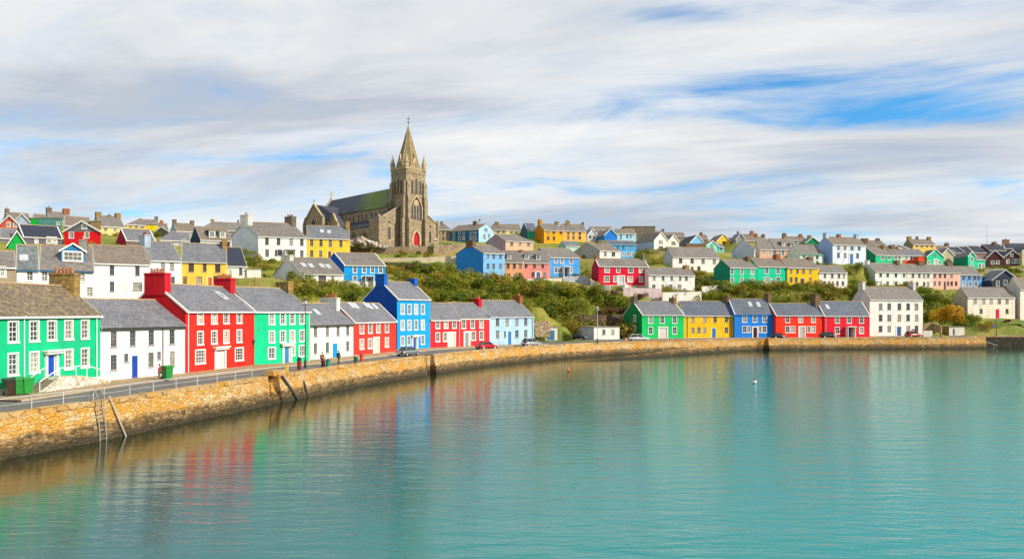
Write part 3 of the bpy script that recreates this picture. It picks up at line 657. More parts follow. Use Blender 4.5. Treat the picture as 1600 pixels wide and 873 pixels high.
house(T, 'light amber house joined to the orange house, two stone chimneys', 880, 916, 378, 360.5, 350.3, D=266, a=8, col='ffc964', roof='warm', G=8.5, ws='r', win=[(364, 5, 3.6, [888, 896, 906], 'r'), (371, 5, 3.6, [888, 896, 906], 'r')], chim=[(.3, 1.4, 1.6, 1.3, 'yellow', 1), (1, .8, 1.0, .9, 'stone', 0)], group=SK)
house('cottage', 'pink cottage with a mauve gable, in front of the pale yellow gabled house', 790, 833.5, 392, 376.2, 366, D=242, a=20, col='f7c0a0', gcol='b9a6b4', roof='warm', G=8, gx=760, hip=(0, 2.5), ws='d', win=[(380.5, 6.5, 4.5, [799.5, 812.5, 825.5], 'd')], group=HS)
house('tall_house', 'tall sky blue house with a windowless shade-darkened gable, topmost of the shrub bank', 755, 788.5, 436, (395.2, 396), 382.3, D=206, a=22, col='86c4fa', gcol='2c93e6', roof='warm', G=9.5, gx=712.5, ws='d', trim='n',  # gable blue set darker as painted shade
      win=[(399.8, 7.5, 4, [762.3, 771.5, 782], 'd'), (415.5, 8, 4, [762.3, 771.5, 782], 'd'), (429, 6, 4, [760, 771], 'd')], chim=[(0, 1.0, 2.4, 1.2, 'brick', 0)], group=HS)
house(T, 'peach orange house with one dormer, between the sky blue and rose pink houses', 788.5, 818, 438, 409, 391.5, D=213, a=6, col='f9b184', roof='warm', G=8, ws='r', win=[(415, 8, 4.3, [794, 803.7, 813], 'r'), (430, 5, 4, [795, 812], 'r')], door=[(801, 806, 428, '9a7a58')], dorm=[(795.5, 396, 405.5, 6.5, '6a6a72', 'flat')], chim=[(1, .9, 1.4, .3, 'orange', 0)], group=HS)
house(T, 'rose pink house with two dormers and a purple door, above the shrub bank', 818, 859, 438, 410, 392, D=214, a=6, col='fb9c92', roof='warm', G=8, ws='r', win=[(414.5, 7.5, 4.4, [822, 835, 848], 'r'), (429, 7.5, 4, [832.5, 851], 'r')], door=[(837.5, 844, 425, '6a6fc0', 'sur')], dorm=[(823, 396, 406, 7.5, '2d3344', 'flat'), (841, 396.5, 406.5, 7.5, '2d3344', 'flat')], group=HS)
house('detached_house', 'cornflower blue house with a pale blue gable, right of the rose pink house', 859, 906, 431, 401.6, 387.5, D=217, a=16, col='57a9f2', gcol='a3b4d8', roof='warm', G=8.5, gx=827, win=[(407, 7.5, 4.2, [868.5, 878, 892.5], 'w'), (422, 8, 4.2, [868.5, 876], 'w'), (422, 8, 5, [891.5], 'w')], door=[(881.5, 886.5, 418, '3a6aa8', 'porch')], group=HS)
house('cottage', 'pale aqua cottage roofed in green, below the orange house', 884, 907, 396, 384, 376.5, D=246, a=20, col='bfe6dc', gcol='9fd3d0', roof='patch', G=7, gx=872, group=HS)
house('detached_house', 'cream house with a large beige gable and stone chimney, left of the turquoise house', 937, 969.5, 404.5, 391.2, 379, D=236, a=26, col='fdf5e2', gcol='b8b3aa', roof='brown', G=10, gx=897, ws='k', fd=5, win=[(396.3, 7.5, 4.2, [945.8], 'k'), (397, 7, 6, [958.5], 'k')], chim=[(.55, 1.7, 1.5, .6, 'stone', 0)], gwin=[('l', 912.5, 404, .9, 2.4, 'k')], group=HS)
house(T, 'turquoise blue two storey house tucked behind the cream house', 951, 994, 405, 381.7, 376, D=246, a=8, col='4fb8f4', roof='blue', G=7, gutter='9fd8fa', win=[(386.5, 6, 3.4, [965, 974, 983.5], 'd'), (397, 6, 3.6, [974, 981, 988], 'w')], group=HS)
house('gabled_house', 'royal blue gable with white verges on the skyline, above the turquoise blue house', 944.5, 964, 376, 367, 357, D=268, a=12, kind='front', col='1f7fe0', roof='brown', G=12, trim='white', group=SK)
house(T, 'ice blue house with two dark windows, right of the royal blue gable', 964.3, 994, 377, 364.5, 358, D=270, a=6, col='b6e6fb', roof='brown', G=8, ws='k', win=[(369, 4.8, 3, [980, 985.5], 'k'), (370, 7, 3, [970], 'd')], group=SK)
house('stone_building', 'blocky brown rubble building with a flat parapet on the skyline', 975, 1024, 374, 354, 353, D=292, a=0, col='8c7a5c', G=9, flat=True, wallmat=CHIM['stone'], group=SK)
house('gabled_house', 'white gabled house with a long shade-tinted side wall, left of the small white gable', 1022, 1043.5, 389, 375.5, 363, D=256, a=22, kind='front', col='fdf8ea', gcol='b4c2da', roof='brown', G=10, gx=993, ws='k', win=[(378, 5.5, 6, [1032.5], 'k'), (386, 3.5, 7, [1032.5], 'k')], trim='white', group=SK)  # side wall is white with shade mixed into the colour
house('gabled_house', 'small white gable leaning on the larger white gabled house', 1043.6, 1061, 387, 377, 366.5, D=259, a=16, kind='front', col='fdf8ea', roof='brown', G=8, ws='k', win=[(380, 5, 6, [1052.5], 'k')], trim='white', group=SK)
house('gabled_house', 'light blue gable under a navy roof, right of the two white gables', 1078, 1100, 389, 379, 367, D=268, a=24, kind='front', col='7cc0f4', roof='navy', G=10, gx=1060, win=[(383, 4.5, 4, [1085, 1094], 'k')], trim='white', group=SK)
house(T, 'grey blue and white gabled house far back, between the amber and royal blue houses', 918, 933, 377, 367, 357, D=276, a=14, kind='front', col='cdd9ea', roof='grey', G=9, ws='k', win=[(370, 4.5, 3.5, [922, 928], 'k')], group=SK)
house('gabled_house', 'small navy and cream gable far back, beside the royal blue gable', 931, 946, 374, 366, 357, D=284, a=-16, kind='front', col='e9ddc8', roof='grey', G=9, group=SK)
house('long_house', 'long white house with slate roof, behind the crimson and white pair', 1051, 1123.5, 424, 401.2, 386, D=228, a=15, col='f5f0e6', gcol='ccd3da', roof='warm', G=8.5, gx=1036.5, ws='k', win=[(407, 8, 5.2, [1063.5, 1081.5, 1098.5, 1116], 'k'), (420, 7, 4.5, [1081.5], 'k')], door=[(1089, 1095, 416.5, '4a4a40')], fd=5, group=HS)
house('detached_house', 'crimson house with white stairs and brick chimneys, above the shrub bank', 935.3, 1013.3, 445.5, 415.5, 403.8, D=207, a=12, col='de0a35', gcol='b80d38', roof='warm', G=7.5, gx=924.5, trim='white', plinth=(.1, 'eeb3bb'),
      win=[(421.2, 8.5, 7, [948.5, 985.5], 'w'), (421.2, 8.5, 5, [966, 1001.3], 'w'), (435.8, 8.5, 7.5, [948, 984.5], 'w'), (435.8, 8.5, 4.5, [961], 'w'), (436, 8.5, 5, [1001.3], 'w')], door=[(966, 975, 431.5, 'cfd6da', 'sur')],
      chim=[(0, .9, 1.3, .8, 'orange', 1), (1, .9, 1.6, 1.3, 'stone', 2)], fd=5, group=HS)
house('detached_house', 'white house with a royal blue door, joined to the crimson house', 1013.6, 1085.6, 456.5, 429.2, 418, D=207, a=12, col='f6f2ea', roof='warm', G=7.5, ws='d', rx=None,
      win=[(434.2, 7, 4.3, [1022, 1036, 1049.5, 1062.7, 1072.5], 'd'), (448.3, 8, 4.6, [1035.5], 'd'), (448, 8, 6, [1061.5], 'd'), (447, 5, 5, [1021.5], 'd')], door=[(1044, 1050.5, 444, '1a72d2', 'sur')], chim=[(.93, 1.4, 1.9, .8, 'yellow', 1)], group=HS)
house(T, 'sea green house with a shade-darkened gable, left of three in a row', 1140.5, 1182.5, 449, 417.7, 405.7, D=212, a=15, col='12cf97', gcol='0d8f70', roof='warm', G=8, gx=1115, win=[(424, 8.5, 4.4, [1144, 1159, 1175.5], 'w'), (438, 8.5, 4.4, [1144, 1159, 1175.5], 'w')], chim=[(1, 1.0, 2.2, 1.0, 'brick', 2)], group=HS)  # gable green lowered to paint in its shade
house(T, 'turquoise green house with wide windows, between the sea green and yellow houses', 1183.5, 1230, 449, 416.2, 403.5, D=215, a=11, col='0fd3a4', roof='brown', G=8, win=[(422.8, 9, 5.4, [1198, 1215.5], 'w'), (437.4, 8.5, 6.5, [1198, 1216], 'w')], door=[(1203.5, 1207.5, 434, 'd8d8cc')], chim=[(.88, 1.3, 2.0, 1.2, 'orange', 1)], group=HS)
house(T, 'egg yolk yellow house with a brown doorway, next to the turquoise green house', 1230.2, 1279.5, 449, 417.8, 404, D=216.5, a=11, col='ffcb10', roof='brown', G=8, ws='d', win=[(423, 8, 4, [1236, 1246, 1255.5, 1266], 'd'), (437, 8, 4.6, [1236, 1244, 1266], 'd')], door=[(1250, 1257.5, 434, '6e4a22')], chim=[(.95, 1.6, 1.7, .7, 'brick', 1)], group=HS)
house(T, 'plain white house at the end of the row, right of the egg yolk yellow one', 1279.8, 1324, 449, 425.5, 415, D=218.5, a=11, col='fbf3e8', roof='warm', G=7, ws='k', win=[(430.5, 7, 3.8, [1289, 1300.5, 1311, 1318.5], 'k'), (442.3, 6.5, 3.8, [1288.5, 1295.5, 1308.5, 1317], 'k')], door=[(1298.8, 1303, 439, '9a6a54')], chim=[(0, .5, .5, .9, 'stone', 0)], group=HS)
house('gabled_house', 'yellow house with a cream gable on the skyline, above the long white house', 1120, 1141, 389, 376.5, 365.5, D=276, a=10, kind='front', col='ffd23c', roof='brown', G=11, gx=1105, ws='r', win=[(379, 4, 4.5, [1131], 'r'), (385.5, 4, 4, [1131], 'r')], trim='white', group=SK)
house(T, 'low golden yellow wing to the right of the cream gabled house', 1141.3, 1150, 389, 376, 371.5, D=279, a=4, col='ffc61e', roof='brown', G=7, group=SK)
house('cottage', 'aqua gable with white verges, below the yellow house', 1104, 1122, 394, 383, 376.5, D=258, a=14, kind='front', col='7fe8cf', roof='patch', G=7, win=[(384.5, 4, 3.5, [1112.5], 'k')], trim='white', group=HS)
house('annex', 'weathered aqua annex beside the aqua gable', 1122.3, 1131.5, 395, 385.5, 380, D=259, a=14, col='7fc8bf', roof='patch', G=6, win=[(388.5, 4, 3.2, [1127], 'k')], group=HS)
house('large_house', 'blank pale blue gable end with a hidden roof, left of the mansard houses', 1178.5, 1180, 404, 389, 374.5, D=244, a=38, col='e2dccf', gcol='cbd8ee', roof='warm', G=12, gx=1143, fd=6, group=HS)
house(T, 'left mansard house with salmon and white striped front', 1187, 1212, 404, (389, 389), 373.5, D=246, a=12, col='e2ad8c', gcol='cfc6bb', roof='warm', G=9, gx=1178, ws='w', win=[(394.5, 7.5, 3.6, [1193, 1202.5, 1209], 'w')], group=HS)
house(T, 'right mansard house with two roof windows and salmon striped front', 1212.3, 1249.5, 404, 389.5, 373, D=247, a=12, col='e2ad8c', roof='warm', G=9, ws='w', win=[(395, 8, 3.8, [1218, 1223, 1233, 1241], 'w')], dorm=[(1224, 377, 385.5, 6, '8a8078', 'flat'), (1237, 380, 386, 5, '8a8078', 'flat')], group=HS)
house('cottage', 'mint and white cottage with a plain slate roof, left of the big pale blue house', 1249.8, 1286.5, 415, 397, 382.3, D=238, a=10, col='e3f3ea', roof='warm', G=8, gutter='6cc8a8', win=[(401.5, 6, 3.8, [1277, 1256], 'g'), (410, 5, 3.4, [1277], 'k')], group=HS)
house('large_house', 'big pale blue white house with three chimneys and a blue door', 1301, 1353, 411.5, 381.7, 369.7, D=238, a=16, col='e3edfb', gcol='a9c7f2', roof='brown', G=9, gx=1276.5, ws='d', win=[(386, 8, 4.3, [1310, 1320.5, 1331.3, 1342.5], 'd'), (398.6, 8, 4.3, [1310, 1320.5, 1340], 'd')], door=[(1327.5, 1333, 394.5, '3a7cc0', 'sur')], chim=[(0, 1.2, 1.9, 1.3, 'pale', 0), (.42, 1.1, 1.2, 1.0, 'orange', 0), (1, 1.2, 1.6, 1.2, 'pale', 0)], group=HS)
house('gabled_house', 'dark green gable with a yellow chimney, left of the big pale blue house', 1259, 1281, 385, 379, 370.5, D=266, a=0, kind='front', col='128a62', roof='brown', G=8, chim=[(.4, 1.1, 1.3, 1.0, 'yellow', 0)], trim='white', group=SK)
house(T, 'brown roofed skyline house with green front and brick chimneys', 1229, 1262, 380, 375.5, 369.8, D=276, a=0, col='3f9f7c', roof='brown', G=8, chim=[(0, 1.3, 1.4, 1.3, 'brick', 1), (.85, 1.1, 1.3, 1.0, 'orange', 0)], win=[(378, 3, 3, [1247, 1254], 'w')], group=SK)
house(T, 'brown roof with a row of brick chimneys, above the mansard houses', 1156, 1180, 380, 375.5, 366, D=276, a=6, col='a8957c', gcol='9c9488', roof='brown', G=8, gx=1148, chim=[(0, .6, .8, 1.2, 'stone', 0), (.95, 1.3, 1.4, 1.3, 'orange', 1)], group=SK)
house('cottage', 'squat brown cottage between two brick chimneys on the skyline', 1181, 1198, 379, 375, 370.3, D=284, a=0, col='8c7c66', roof='brown', G=7, chim=[(.25, 1.3, 1.3, 1.3, 'orange', 1), (.95, 1.1, 1.2, 1.1, 'brick', 0)], group=SK)
# far right
house(T, 'emerald green house with a shade-darkened gable and twin brown chimneys', 1368, 1396, 412, 398.2, 387.8, D=258, a=16, col='18c893', gcol='109470', roof='warm', G=8.5, gx=1340, win=[(402.5, 5.8, 4.2, [1379, 1389.5], 'w')], chim=[(1, 1.2, 1.6, 1.3, 'yellow', 0)], group=SK)  # darker gable green is painted shade of the front colour
house(T, 'pale green fronted house with a brown chimney, joined to the emerald green house', 1396.2, 1410, 412, 398.6, 387.8, D=261, a=8, col='a6dfc4', roof='warm', G=8, win=[(402.5, 5.8, 3.5, [1400, 1405.5], 'w')], chim=[(.6, 1.5, 1.6, 1.2, 'brick', 0)], group=SK)
house(T, 'white terrace house with orange red ground floor, left of the jade gable', 1410, 1447, 413, 399, 389.2, D=264, a=6, col='eeeae4', roof='grey', G=8, ws='d', plinth=(1.6, 'ea5a30'), win=[(402.3, 5, 3.6, [1416.5, 1424, 1431.5], 'd')], chim=[(.05, .9, 1.2, .9, 'brick', 0)], group=SK)
house('annex', 'vermilion annex tucked against the jade gable', 1435, 1447.5, 414, 401, 399.8, D=262, a=6, col='f2512a', G=3, flat=True, group=SK)
house('gabled_house', 'jade gable house with a small white arched door', 1448, 1474.5, 415, 401, 389.3, D=262, a=12, kind='front', col='1fd3a0', roof='navy', G=11, gx=1436, win=[(398.5, 3.2, 3.6, [1461], 'k'), (410, 4.5, 3.6, [1451.5, 1469], 'w')], door=[(1459.5, 1464.5, 405.5, 'dfe6dc', 'sur')], trim='white', group=SK)
house('gabled_house', 'beige gable wall behind and right of the jade gable', 1471, 1489.5, 412, 398, 388, D=274, a=10, kind='front', col='c9bd98', roof='warm', G=12, group=SK)
house('gabled_house', 'jade fronted gable with two white windows and a shade-darkened side wall', 1512.5, 1523.5, 421, 400, 393, D=262, a=14, kind='front', col='28dba8', gcol='0f9a7e', roof='warm', G=11, gx=1490, win=[(405, 6, 3.6, [1518.5], 'w'), (415, 6, 4, [1518.5], 'w')], trim='white', fd=5, group=SK)  # side wall colour is the front's jade with shade painted in
house('annex', 'lower jade wing with a white garage front', 1523.6, 1539.5, 421, 405.5, 399, D=263, a=14, col='25d3a0', roof='warm', G=8, win=[(415.5, 6, 4, [1531, 1536], 'w')], group=SK)
house(T, 'yellow house with brown roof and three chimneys on the far right skyline', 1426.5, 1462, 392, 381.7, 373.8, D=284, a=10, col='f7cf66', gcol='9a8a70', roof='brown', G=9, gx=1410, auto=(4, 0, 'k'), chim=[(0, 1.5, 1.7, 1.1, 'yellow', 0), (.42, .8, 1.0, 1.2, 'stone', 0), (1, 1.3, 1.6, 1.1, 'yellow', 0)], group=SK)
house('gabled_house', 'white gable with a brown chimney, left of the far yellow house', 1384, 1422, 394, 389.5, 381.5, D=272, a=0, kind='front', col='e4e2e2', roof='grey', G=8, group=SK)
house(T, 'small brown skyline house behind the twin brown chimneys', 1354, 1384, 392, 383, 376, D=280, a=0, col='9a8a76', roof='brown', G=8, chim=[(.15, 2.4, 1.6, .9, 'stone', 0), (.85, 1.2, 1.3, .9, 'brick', 0)], group=SK)
for (xa, xb, lab, ry) in ((1489.5, 1507.5, 'dark slate roofed house with a pale right verge, first of three steps', 386.2), (1507.7, 1521.5, 'middle dark slate roofed house with a pale verge, second of three steps', 385.5), (1521.7, 1541, 'dark slate roofed house nearest the tall mast, third of three steps', 384.5)):
    house(T, lab, xa, xb, 406, 394.5, ry, D=284, a=4, col='9a7f74', roof='navy', G=9, trim='white', group=SK)
house(T, 'brown roofed skyline house with one brick chimney, left of the stepped slate roofs', 1462.5, 1489, 400, 391, 384.3, D=288, a=0, col='8c7468', roof='brown', G=8, chim=[(.98, 1.2, 1.3, 1.2, 'brick', 1)], group=SK)
house('gabled_house', 'maroon gabled house with white verges, left of a pair above the garden wall', 1541, 1567.5, 417, 403, 391, D=268, a=-8, kind='front', col='5c2f33', roof='navy', G=9, gx=1533, win=[(410, 5, 4.5, [1551, 1559], 'w')], trim='white', group=SK)
house('gabled_house', 'maroon gabled house with white windows, right of a pair above the garden wall', 1568, 1596, 417, 402, 391, D=268, a=-8, kind='front', col='6a2e36', roof='navy', G=9, win=[(408, 6.5, 4.5, [1575, 1583.5, 1590], 'w'), (399, 4.5, 4, [1581], 'w')], trim='white', group=SK)
house(T, 'dark slate roofed house with a stack of chimneys at the far right edge', 1570, 1640, 402, 388, 380.5, D=288, a=0, col='55384a', roof='navy', G=9, gx=1562, chim=[(.08, 2.6, 2.0, 1.6, 'brick', 2)], win=[(394, 6, 4, [1592, 1604], 'w')], trim='white', group=SK)
house('gabled_house', 'cream painted house side at the right edge, next to the maroon gables', 1597, 1625, 414, 392, 384, D=266, a=0, kind='front', col='e6d5ae', roof='navy', G=8, ws='k', win=[(399, 6, 4.5, [1604], 'k')], group=SK)
# terrace of four below
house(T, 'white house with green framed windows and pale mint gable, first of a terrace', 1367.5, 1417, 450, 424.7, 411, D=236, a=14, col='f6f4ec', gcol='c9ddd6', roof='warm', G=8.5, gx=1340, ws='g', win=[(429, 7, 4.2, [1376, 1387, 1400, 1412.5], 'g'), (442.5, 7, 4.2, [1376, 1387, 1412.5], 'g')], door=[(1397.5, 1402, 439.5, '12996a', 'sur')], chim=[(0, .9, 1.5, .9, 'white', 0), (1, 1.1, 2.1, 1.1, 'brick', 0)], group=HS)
house(T, 'off white house between the green framed and salmon pink terrace houses', 1417.2, 1457, 451, 425.4, 412.6, D=239, a=9, col='f6efe3', roof='warm', G=8, ws='d', win=[(430, 7, 4, [1426.5, 1436.5, 1443.5, 1450.5], 'd'), (443.5, 6.5, 4, [1433, 1444, 1450], 'd')], chim=[(.85, 2.2, 1.8, 1.1, 'brick', 0)], group=HS)
house(T, 'salmon pink terrace house with brown framed windows and purple door', 1457.2, 1500.7, 452, 425.8, 414, D=241, a=9, col='fbc3b0', roof='warm', G=8, ws='r', win=[(430, 7, 3.8, [1460.5, 1469, 1476.5, 1486.5], 'r'), (442.5, 6.5, 3.6, [1460.5, 1468, 1481.5, 1487, 1494], 'r')], door=[(1474, 1478.5, 439, '7a4a5c')], chim=[(.9, 2.0, 1.6, 1.1, 'stone', 0)], group=HS)
house(T, 'last terrace house, white front painted over with bright blue patches', 1500.9, 1534, 450, 429, 416.3, D=243, a=9, col='6aaef0', roof='warm', G=8.5, ws='w', win=[(433.5, 7, 4.5, [1505.5, 1514.5, 1523, 1529], 'd'), (443.5, 7, 4.5, [1506, 1516, 1525], 'w')], group=HS)
house('gabled_house', 'dark slate blue gable with two pale windows at the right edge', 1550, 1592, 450, 437.5, 421.5, D=242, a=-6, kind='front', col='3f4a5e', roof='grey', G=9, win=[(443, 8, 4.2, [1559], 'w'), (441.5, 7.5, 4.6, [1571], 'w')], group=HS)
house('long_house', 'long cream house with a red door above the lawn', 1512, 1586, 497.5, 464.4, 449, D=222, a=13, col='f2e6d2', gcol='d2c6ad', roof='warm', G=9, gx=1490, ws='k', win=[(470.5, 7.5, 4.8, [1523.5, 1537, 1548.5, 1561.5, 1573.5], 'k'), (486, 7.5, 4.8, [1533, 1573.5], 'k')], door=[(1555, 1562, 482, 'e01238')], group=HS)
house('gabled_house', 'white house side cut by the right edge, joined to the long cream house', 1594, 1660, 501, 452, 434, D=226, a=14, col='f4e9d8', gcol='dcd8d2', roof='brown', G=9.5, gx=1569, group=HS)
# small buildings on the quay
house('garage', 'low white flat roofed garage with two windows, left of the grass green house', 928, 968, 530, 511.5, 510.6, a=20, col='f3efe4', gcol='c2c8d2', G=7, gx=902, flat=True, ws='d', win=[(518.5, 8, 5, [943.5, 957.5], 'd')], group=Q1, fd=.6)  # left wall greyed to stand for its shaded side
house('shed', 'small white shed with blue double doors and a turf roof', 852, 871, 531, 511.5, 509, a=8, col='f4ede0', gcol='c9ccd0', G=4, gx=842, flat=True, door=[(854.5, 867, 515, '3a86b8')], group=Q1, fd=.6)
house('garage', 'little whitewashed roadside hut with a grey door, near the lamp on the right', 1483, 1507, 523.5, 511, 510.4, D=210, a=8, col='e8dfcc', gcol='b39d6c', G=4.5, gx=1471, flat=True, door=[(1488, 1492.5, 512.5, '58646a')], group=Q1, fd=.6)

# more roofs packed along the ridge
house('cottage', 'low grey roofed cottage in the gap under the salmon red gable', 0, 34, 378, 371, 357, D=158, a=0, col='7d7784', roof='grey', G=7, group=SK)
house('cottage', 'small brown roof peeping between the teal house and the tall chimneys', 52, 72, 348, 341, 334.5, D=206, a=0, col='8f8474', roof='brown', G=7, group=SK)
house('rendered_house', 'brown rendered block with a row of dark pots, left of the cream house', 141, 157.5, 368, 346, 345, D=193, a=0, col='a5875a', G=4, flat=True, group=SK)
house('cottage', 'dark brown cottage with one brick chimney, above the bungalow with the green door', 243, 262, 362, 355, 348.5, D=222, a=0, col='6f5f50', roof='brown', G=7, chim=[(.5, 1.0, 1.2, .9, 'orange', 0)], group=SK)
house('cottage', 'far brown roof behind the white gables on the skyline', 1036, 1071, 374, 369, 363.5, D=282, a=0, col='9a917c', roof='brown', G=8, group=SK)
house('outhouse', 'low dark brown stone outhouse above the long white house', 1073, 1103, 391, 381, 380, D=250, a=6, col='6b5a50', G=5, flat=True, wallmat=CHIM['brick'], group=HS)
house('cottage', 'little brown roofed cottage between the light blue gable and the yellow house', 1091, 1107, 378, 373, 367, D=284, a=0, col='a08a66', roof='brown', G=7, chim=[(.5, 1.0, 1.1, 1.0, 'stone', 0)], group=SK)
house('gabled_house', 'grey gable with a pointed finial, left of the row of brick chimneys', 1150, 1164, 380, 374, 364, D=272, a=0, kind='front', col='a9a7a6', roof='grey', G=8, group=SK)
house('cottage', 'long low brown roof far back between the amber house and royal blue gable', 922, 958, 366, 359, 354.5, D=296, a=0, col='a89a84', roof='brown', G=8, group=SK)
house('cottage', 'grey stone cottage on the skyline right of the blocky rubble building', 1026, 1040, 372, 367, 361.5, D=290, a=0, col='8f8878', roof='warm', G=7, chim=[(.9, .9, 1.1, 1.0, 'stone', 0)], group=SK)
house('cottage', 'dull brick cottage with a tall chimney, right of the big pale blue white house', 1356, 1372, 398, 388, 379.5, D=270, a=0, col='8d6f5e', roof='brown', G=7, chim=[(.2, 1.2, 1.3, 1.2, 'brick', 1)], group=SK)
house('cottage', 'grey roofed cottage filling the gap right of the jade gable', 1476, 1500, 408, 399, 391, D=276, a=0, col='b9ac92', roof='warm', G=8, auto=(2, 0, 'k'), group=SK)
house('cottage', 'plum coloured slate roof rising behind the maroon gabled pair', 1545, 1572, 398, 391, 382, D=284, a=0, col='6a4a50', roof='navy', G=8, chim=[(.7, 1.3, 1.4, 1.0, 'brick', 1)], group=SK)
# ------------------------------------------------------------ church on the hill
CST = stone('church_stone', ['b09c7c', '8d7f6a', 'c8b28c', '9a8c78', 'b8a480'], '7a6c58', (1.5, 1.5, 2.4), '8f8068', mw=.05)
CDR = stone('church_dressed_stone', ['c9b38c', 'b09a78', 'd6c298'], '948362', (1.0, 1.0, 1.6), mw=.02)
SPST = stone('spire_stone', ['998a68', '83775c', 'ab9866'], '74694c', (1.2, 1.2, 2.6), '9a8a48', mw=.04)
DKG = plain('leaded_glass', (.035, .036, .042), .6)
CA = rad(46); CD = 236.0
CP0 = Vector((wx(634.5, CD), CD, wz(381.5, CD)))
church = tag(empty('church', CP0, CA), 'grey stone church with tall spired tower and red door on the hilltop', 'church')
TS = 8.3; TH = 25.6; FD = 4.0
def arch(w, h, n=6):      # pointed arch outline (x, z), base centre at the origin
    pts = [(w/2, 0)]; sp = h - w*.95
    for i in range(n+1):
        t = i/n; ang = t*rad(66)
        pts.append((-w/2 + w*math.cos(ang)*1.0, sp + w*.95*math.sin(ang)/math.sin(rad(66))) if True else None)
    pts = [(x if x > 0 else 0, z) for x, z in pts]
    pts[-1] = (0, h)
    return pts + [(-x, z) for x, z in pts[-2::-1]]
def lancet(w, h, loc, rz, parent, mat=None, name='lancet_window', fr=.22, depth=.22):
    A = arch(w, h); B = arch(w+2*fr, h+fr*1.6)
    s = MB()
    for i in range(len(A)-1):
        a0, a1, b0, b1 = A[i], A[i+1], B[i], B[i+1]
        s.hexa([(a0[0], -depth, a0[1]), (b0[0], -depth, b0[1]), (b0[0], -.004, b0[1]), (a0[0], -.004, a0[1]), (a1[0], -depth, a1[1]), (b1[0], -depth, b1[1]), (b1[0], -.004, b1[1]), (a1[0], -.004, a1[1])])
    o = s.build(name, CDR, parent, loc=loc, rz=rz)
    g = MB(); g.face([(x, -.03, z) for x, z in A]); g.build('glass' if mat is None else 'door_leaf', mat or DKG, o)
    return o
s = MB()
s.box(0, TS, 0, TS, -FD, TH)
s.box(-.12, TS+.12, -.12, TS+.12, 8.0, 8.3); s.box(-.12, TS+.12, -.12, TS+.12, 16.2, 16.5); s.box(-.16, TS+.16, -.16, TS+.16, TH-1.5, TH-1.1)
tower = s.build('tower', CST, church)
s = MB()   # parapet with crenels
for k in range(6):
    a = k*TS/6
    for (x0, x1, y0, y1) in ((a+.2, a+TS/6-.35, -.1, .35), (a+.2, a+TS/6-.35, TS-.35, TS+.1)): s.box(x0, x1, y0, y1, TH, TH+.9)
    for (y0, y1, x0, x1) in ((a+.2, a+TS/6-.35, -.1, .35), (a+.2, a+TS/6-.35, TS-.35, TS+.1)): s.box(x0, x1, y0, y1, TH, TH+.9)
for b in ((-.12, TS+.12, -.12, .37), (-.12, TS+.12, TS-.37, TS+.12), (-.12, .37, .37, TS-.37), (TS-.37, TS+.12, .37, TS-.37)): s.box(*b, TH, TH+.35)
s.build('parapet', CDR, tower)
s = MB()   # octagonal spire
c = TS/2; R0 = TS*.545; zt = 41.4
P = [(c + R0*math.cos(PI/8+i*PI/4), c + R0*math.sin(PI/8+i*PI/4)) for i in range(8)]
for i in range(8):
    a, b = P[i], P[(i+1) % 8]; s.face([(*a, TH), (*b, TH), (c, c, zt)])
spire = s.build('spire', SPST, church)
s = MB()
for i in range(8):
    a = P[i]; s.cyl((*a, TH), (c, c, zt+.05), .14, .09, 5)
s.build('spire_rib', CDR, spire)
s = MB(); s.cyl((c, c, zt-.3), (c, c, zt+3.2), .12, .06, 6); s.ball((c, c, zt+1.0), .32, 8, 6); s.box(c-.75, c+.75, c-.06, c+.06, zt+2.1, zt+2.24); s.box(c-.06, c+.06, c-.5, c+.5, zt+2.1, zt+2.24)
s.build('weathervane_cross', plain('bronze_green', (.09, .12, .09), .5), spire)
for (x, y, rz) in ((c, 0, 0), (0, c, -PI/2), (c, TS, PI), (TS, c, PI/2)):   # gabled lucarnes at the spire foot
    s = MB(); s.box(-.85, .85, -.0, 1.9, 0, 2.6); s.face([(-.85, 0, 2.6), (.85, 0, 2.6), (0, 0, 5.2)])
    for sg in (-1, 1): s.slab([(sg*1.05, -.15, 2.3), (sg*1.05, 2.6, 2.3), (0, 2.6, 5.5), (0, -.15, 5.5)], .16)
    o = s.build('lucarne', CDR, spire, loc=(x, y, TH), rz=rz)
    o.location = Vector((x, y, TH)) + Matrix.Rotation(rz, 3, 'Z') @ Vector((0, .55, 0))
    lancet(.7, 2.2, (0, 0, .3), 0, o, fr=.12, depth=.1)
for (x, y) in ((.35, .35), (TS-.35, .35), (.35, TS-.35), (TS-.35, TS-.35)):
    s = MB(); s.cyl((x, y, TH-.3), (x, y, TH+2.0), .8, .8, 8); s.cyl((x, y, TH+2.0), (x, y, TH+2.25), .95, .95, 8); s.cyl((x, y, TH+2.25), (x, y, TH+5.3), .82, .05, 8); s.ball((x, y, TH+5.4), .16, 6, 4)
    s.build('pinnacle', CDR, tower)
for (bx, by, sx, sy) in ((0, 0, -1, -1), (TS, 0, 1, -1), (0, TS, -1, 1), (TS, TS, 1, 1)):   # stepped angle buttresses
    for along in ('x', 'y'):
        s = MB()
        for (d, z0, z1) in ((1.5, -FD, 9.0), (1.1, 9.0, 16.5), (.7, 16.5, 21.5)):
            if along == 'y': x0, x1 = sorted((bx - sx*.02, bx - sx*1.25)); y0, y1 = sorted((by, by + sy*d))
            else: y0, y1 = sorted((by - sy*.02, by - sy*1.25)); x0, x1 = sorted((bx, bx + sx*d))
            s.box(x0, x1, y0, y1, z0, z1-.6)
            xm, ym = (x0+x1)/2, (y0+y1)/2
            s.taper((xm, ym), ((x1-x0)/2, (y1-y0)/2), ((x1-x0)/2*(.3 if along == 'x' else 1), (y1-y0)/2*(.3 if along == 'y' else 1)), z1-.6, z1)
        s.build('buttress', CST, tower)
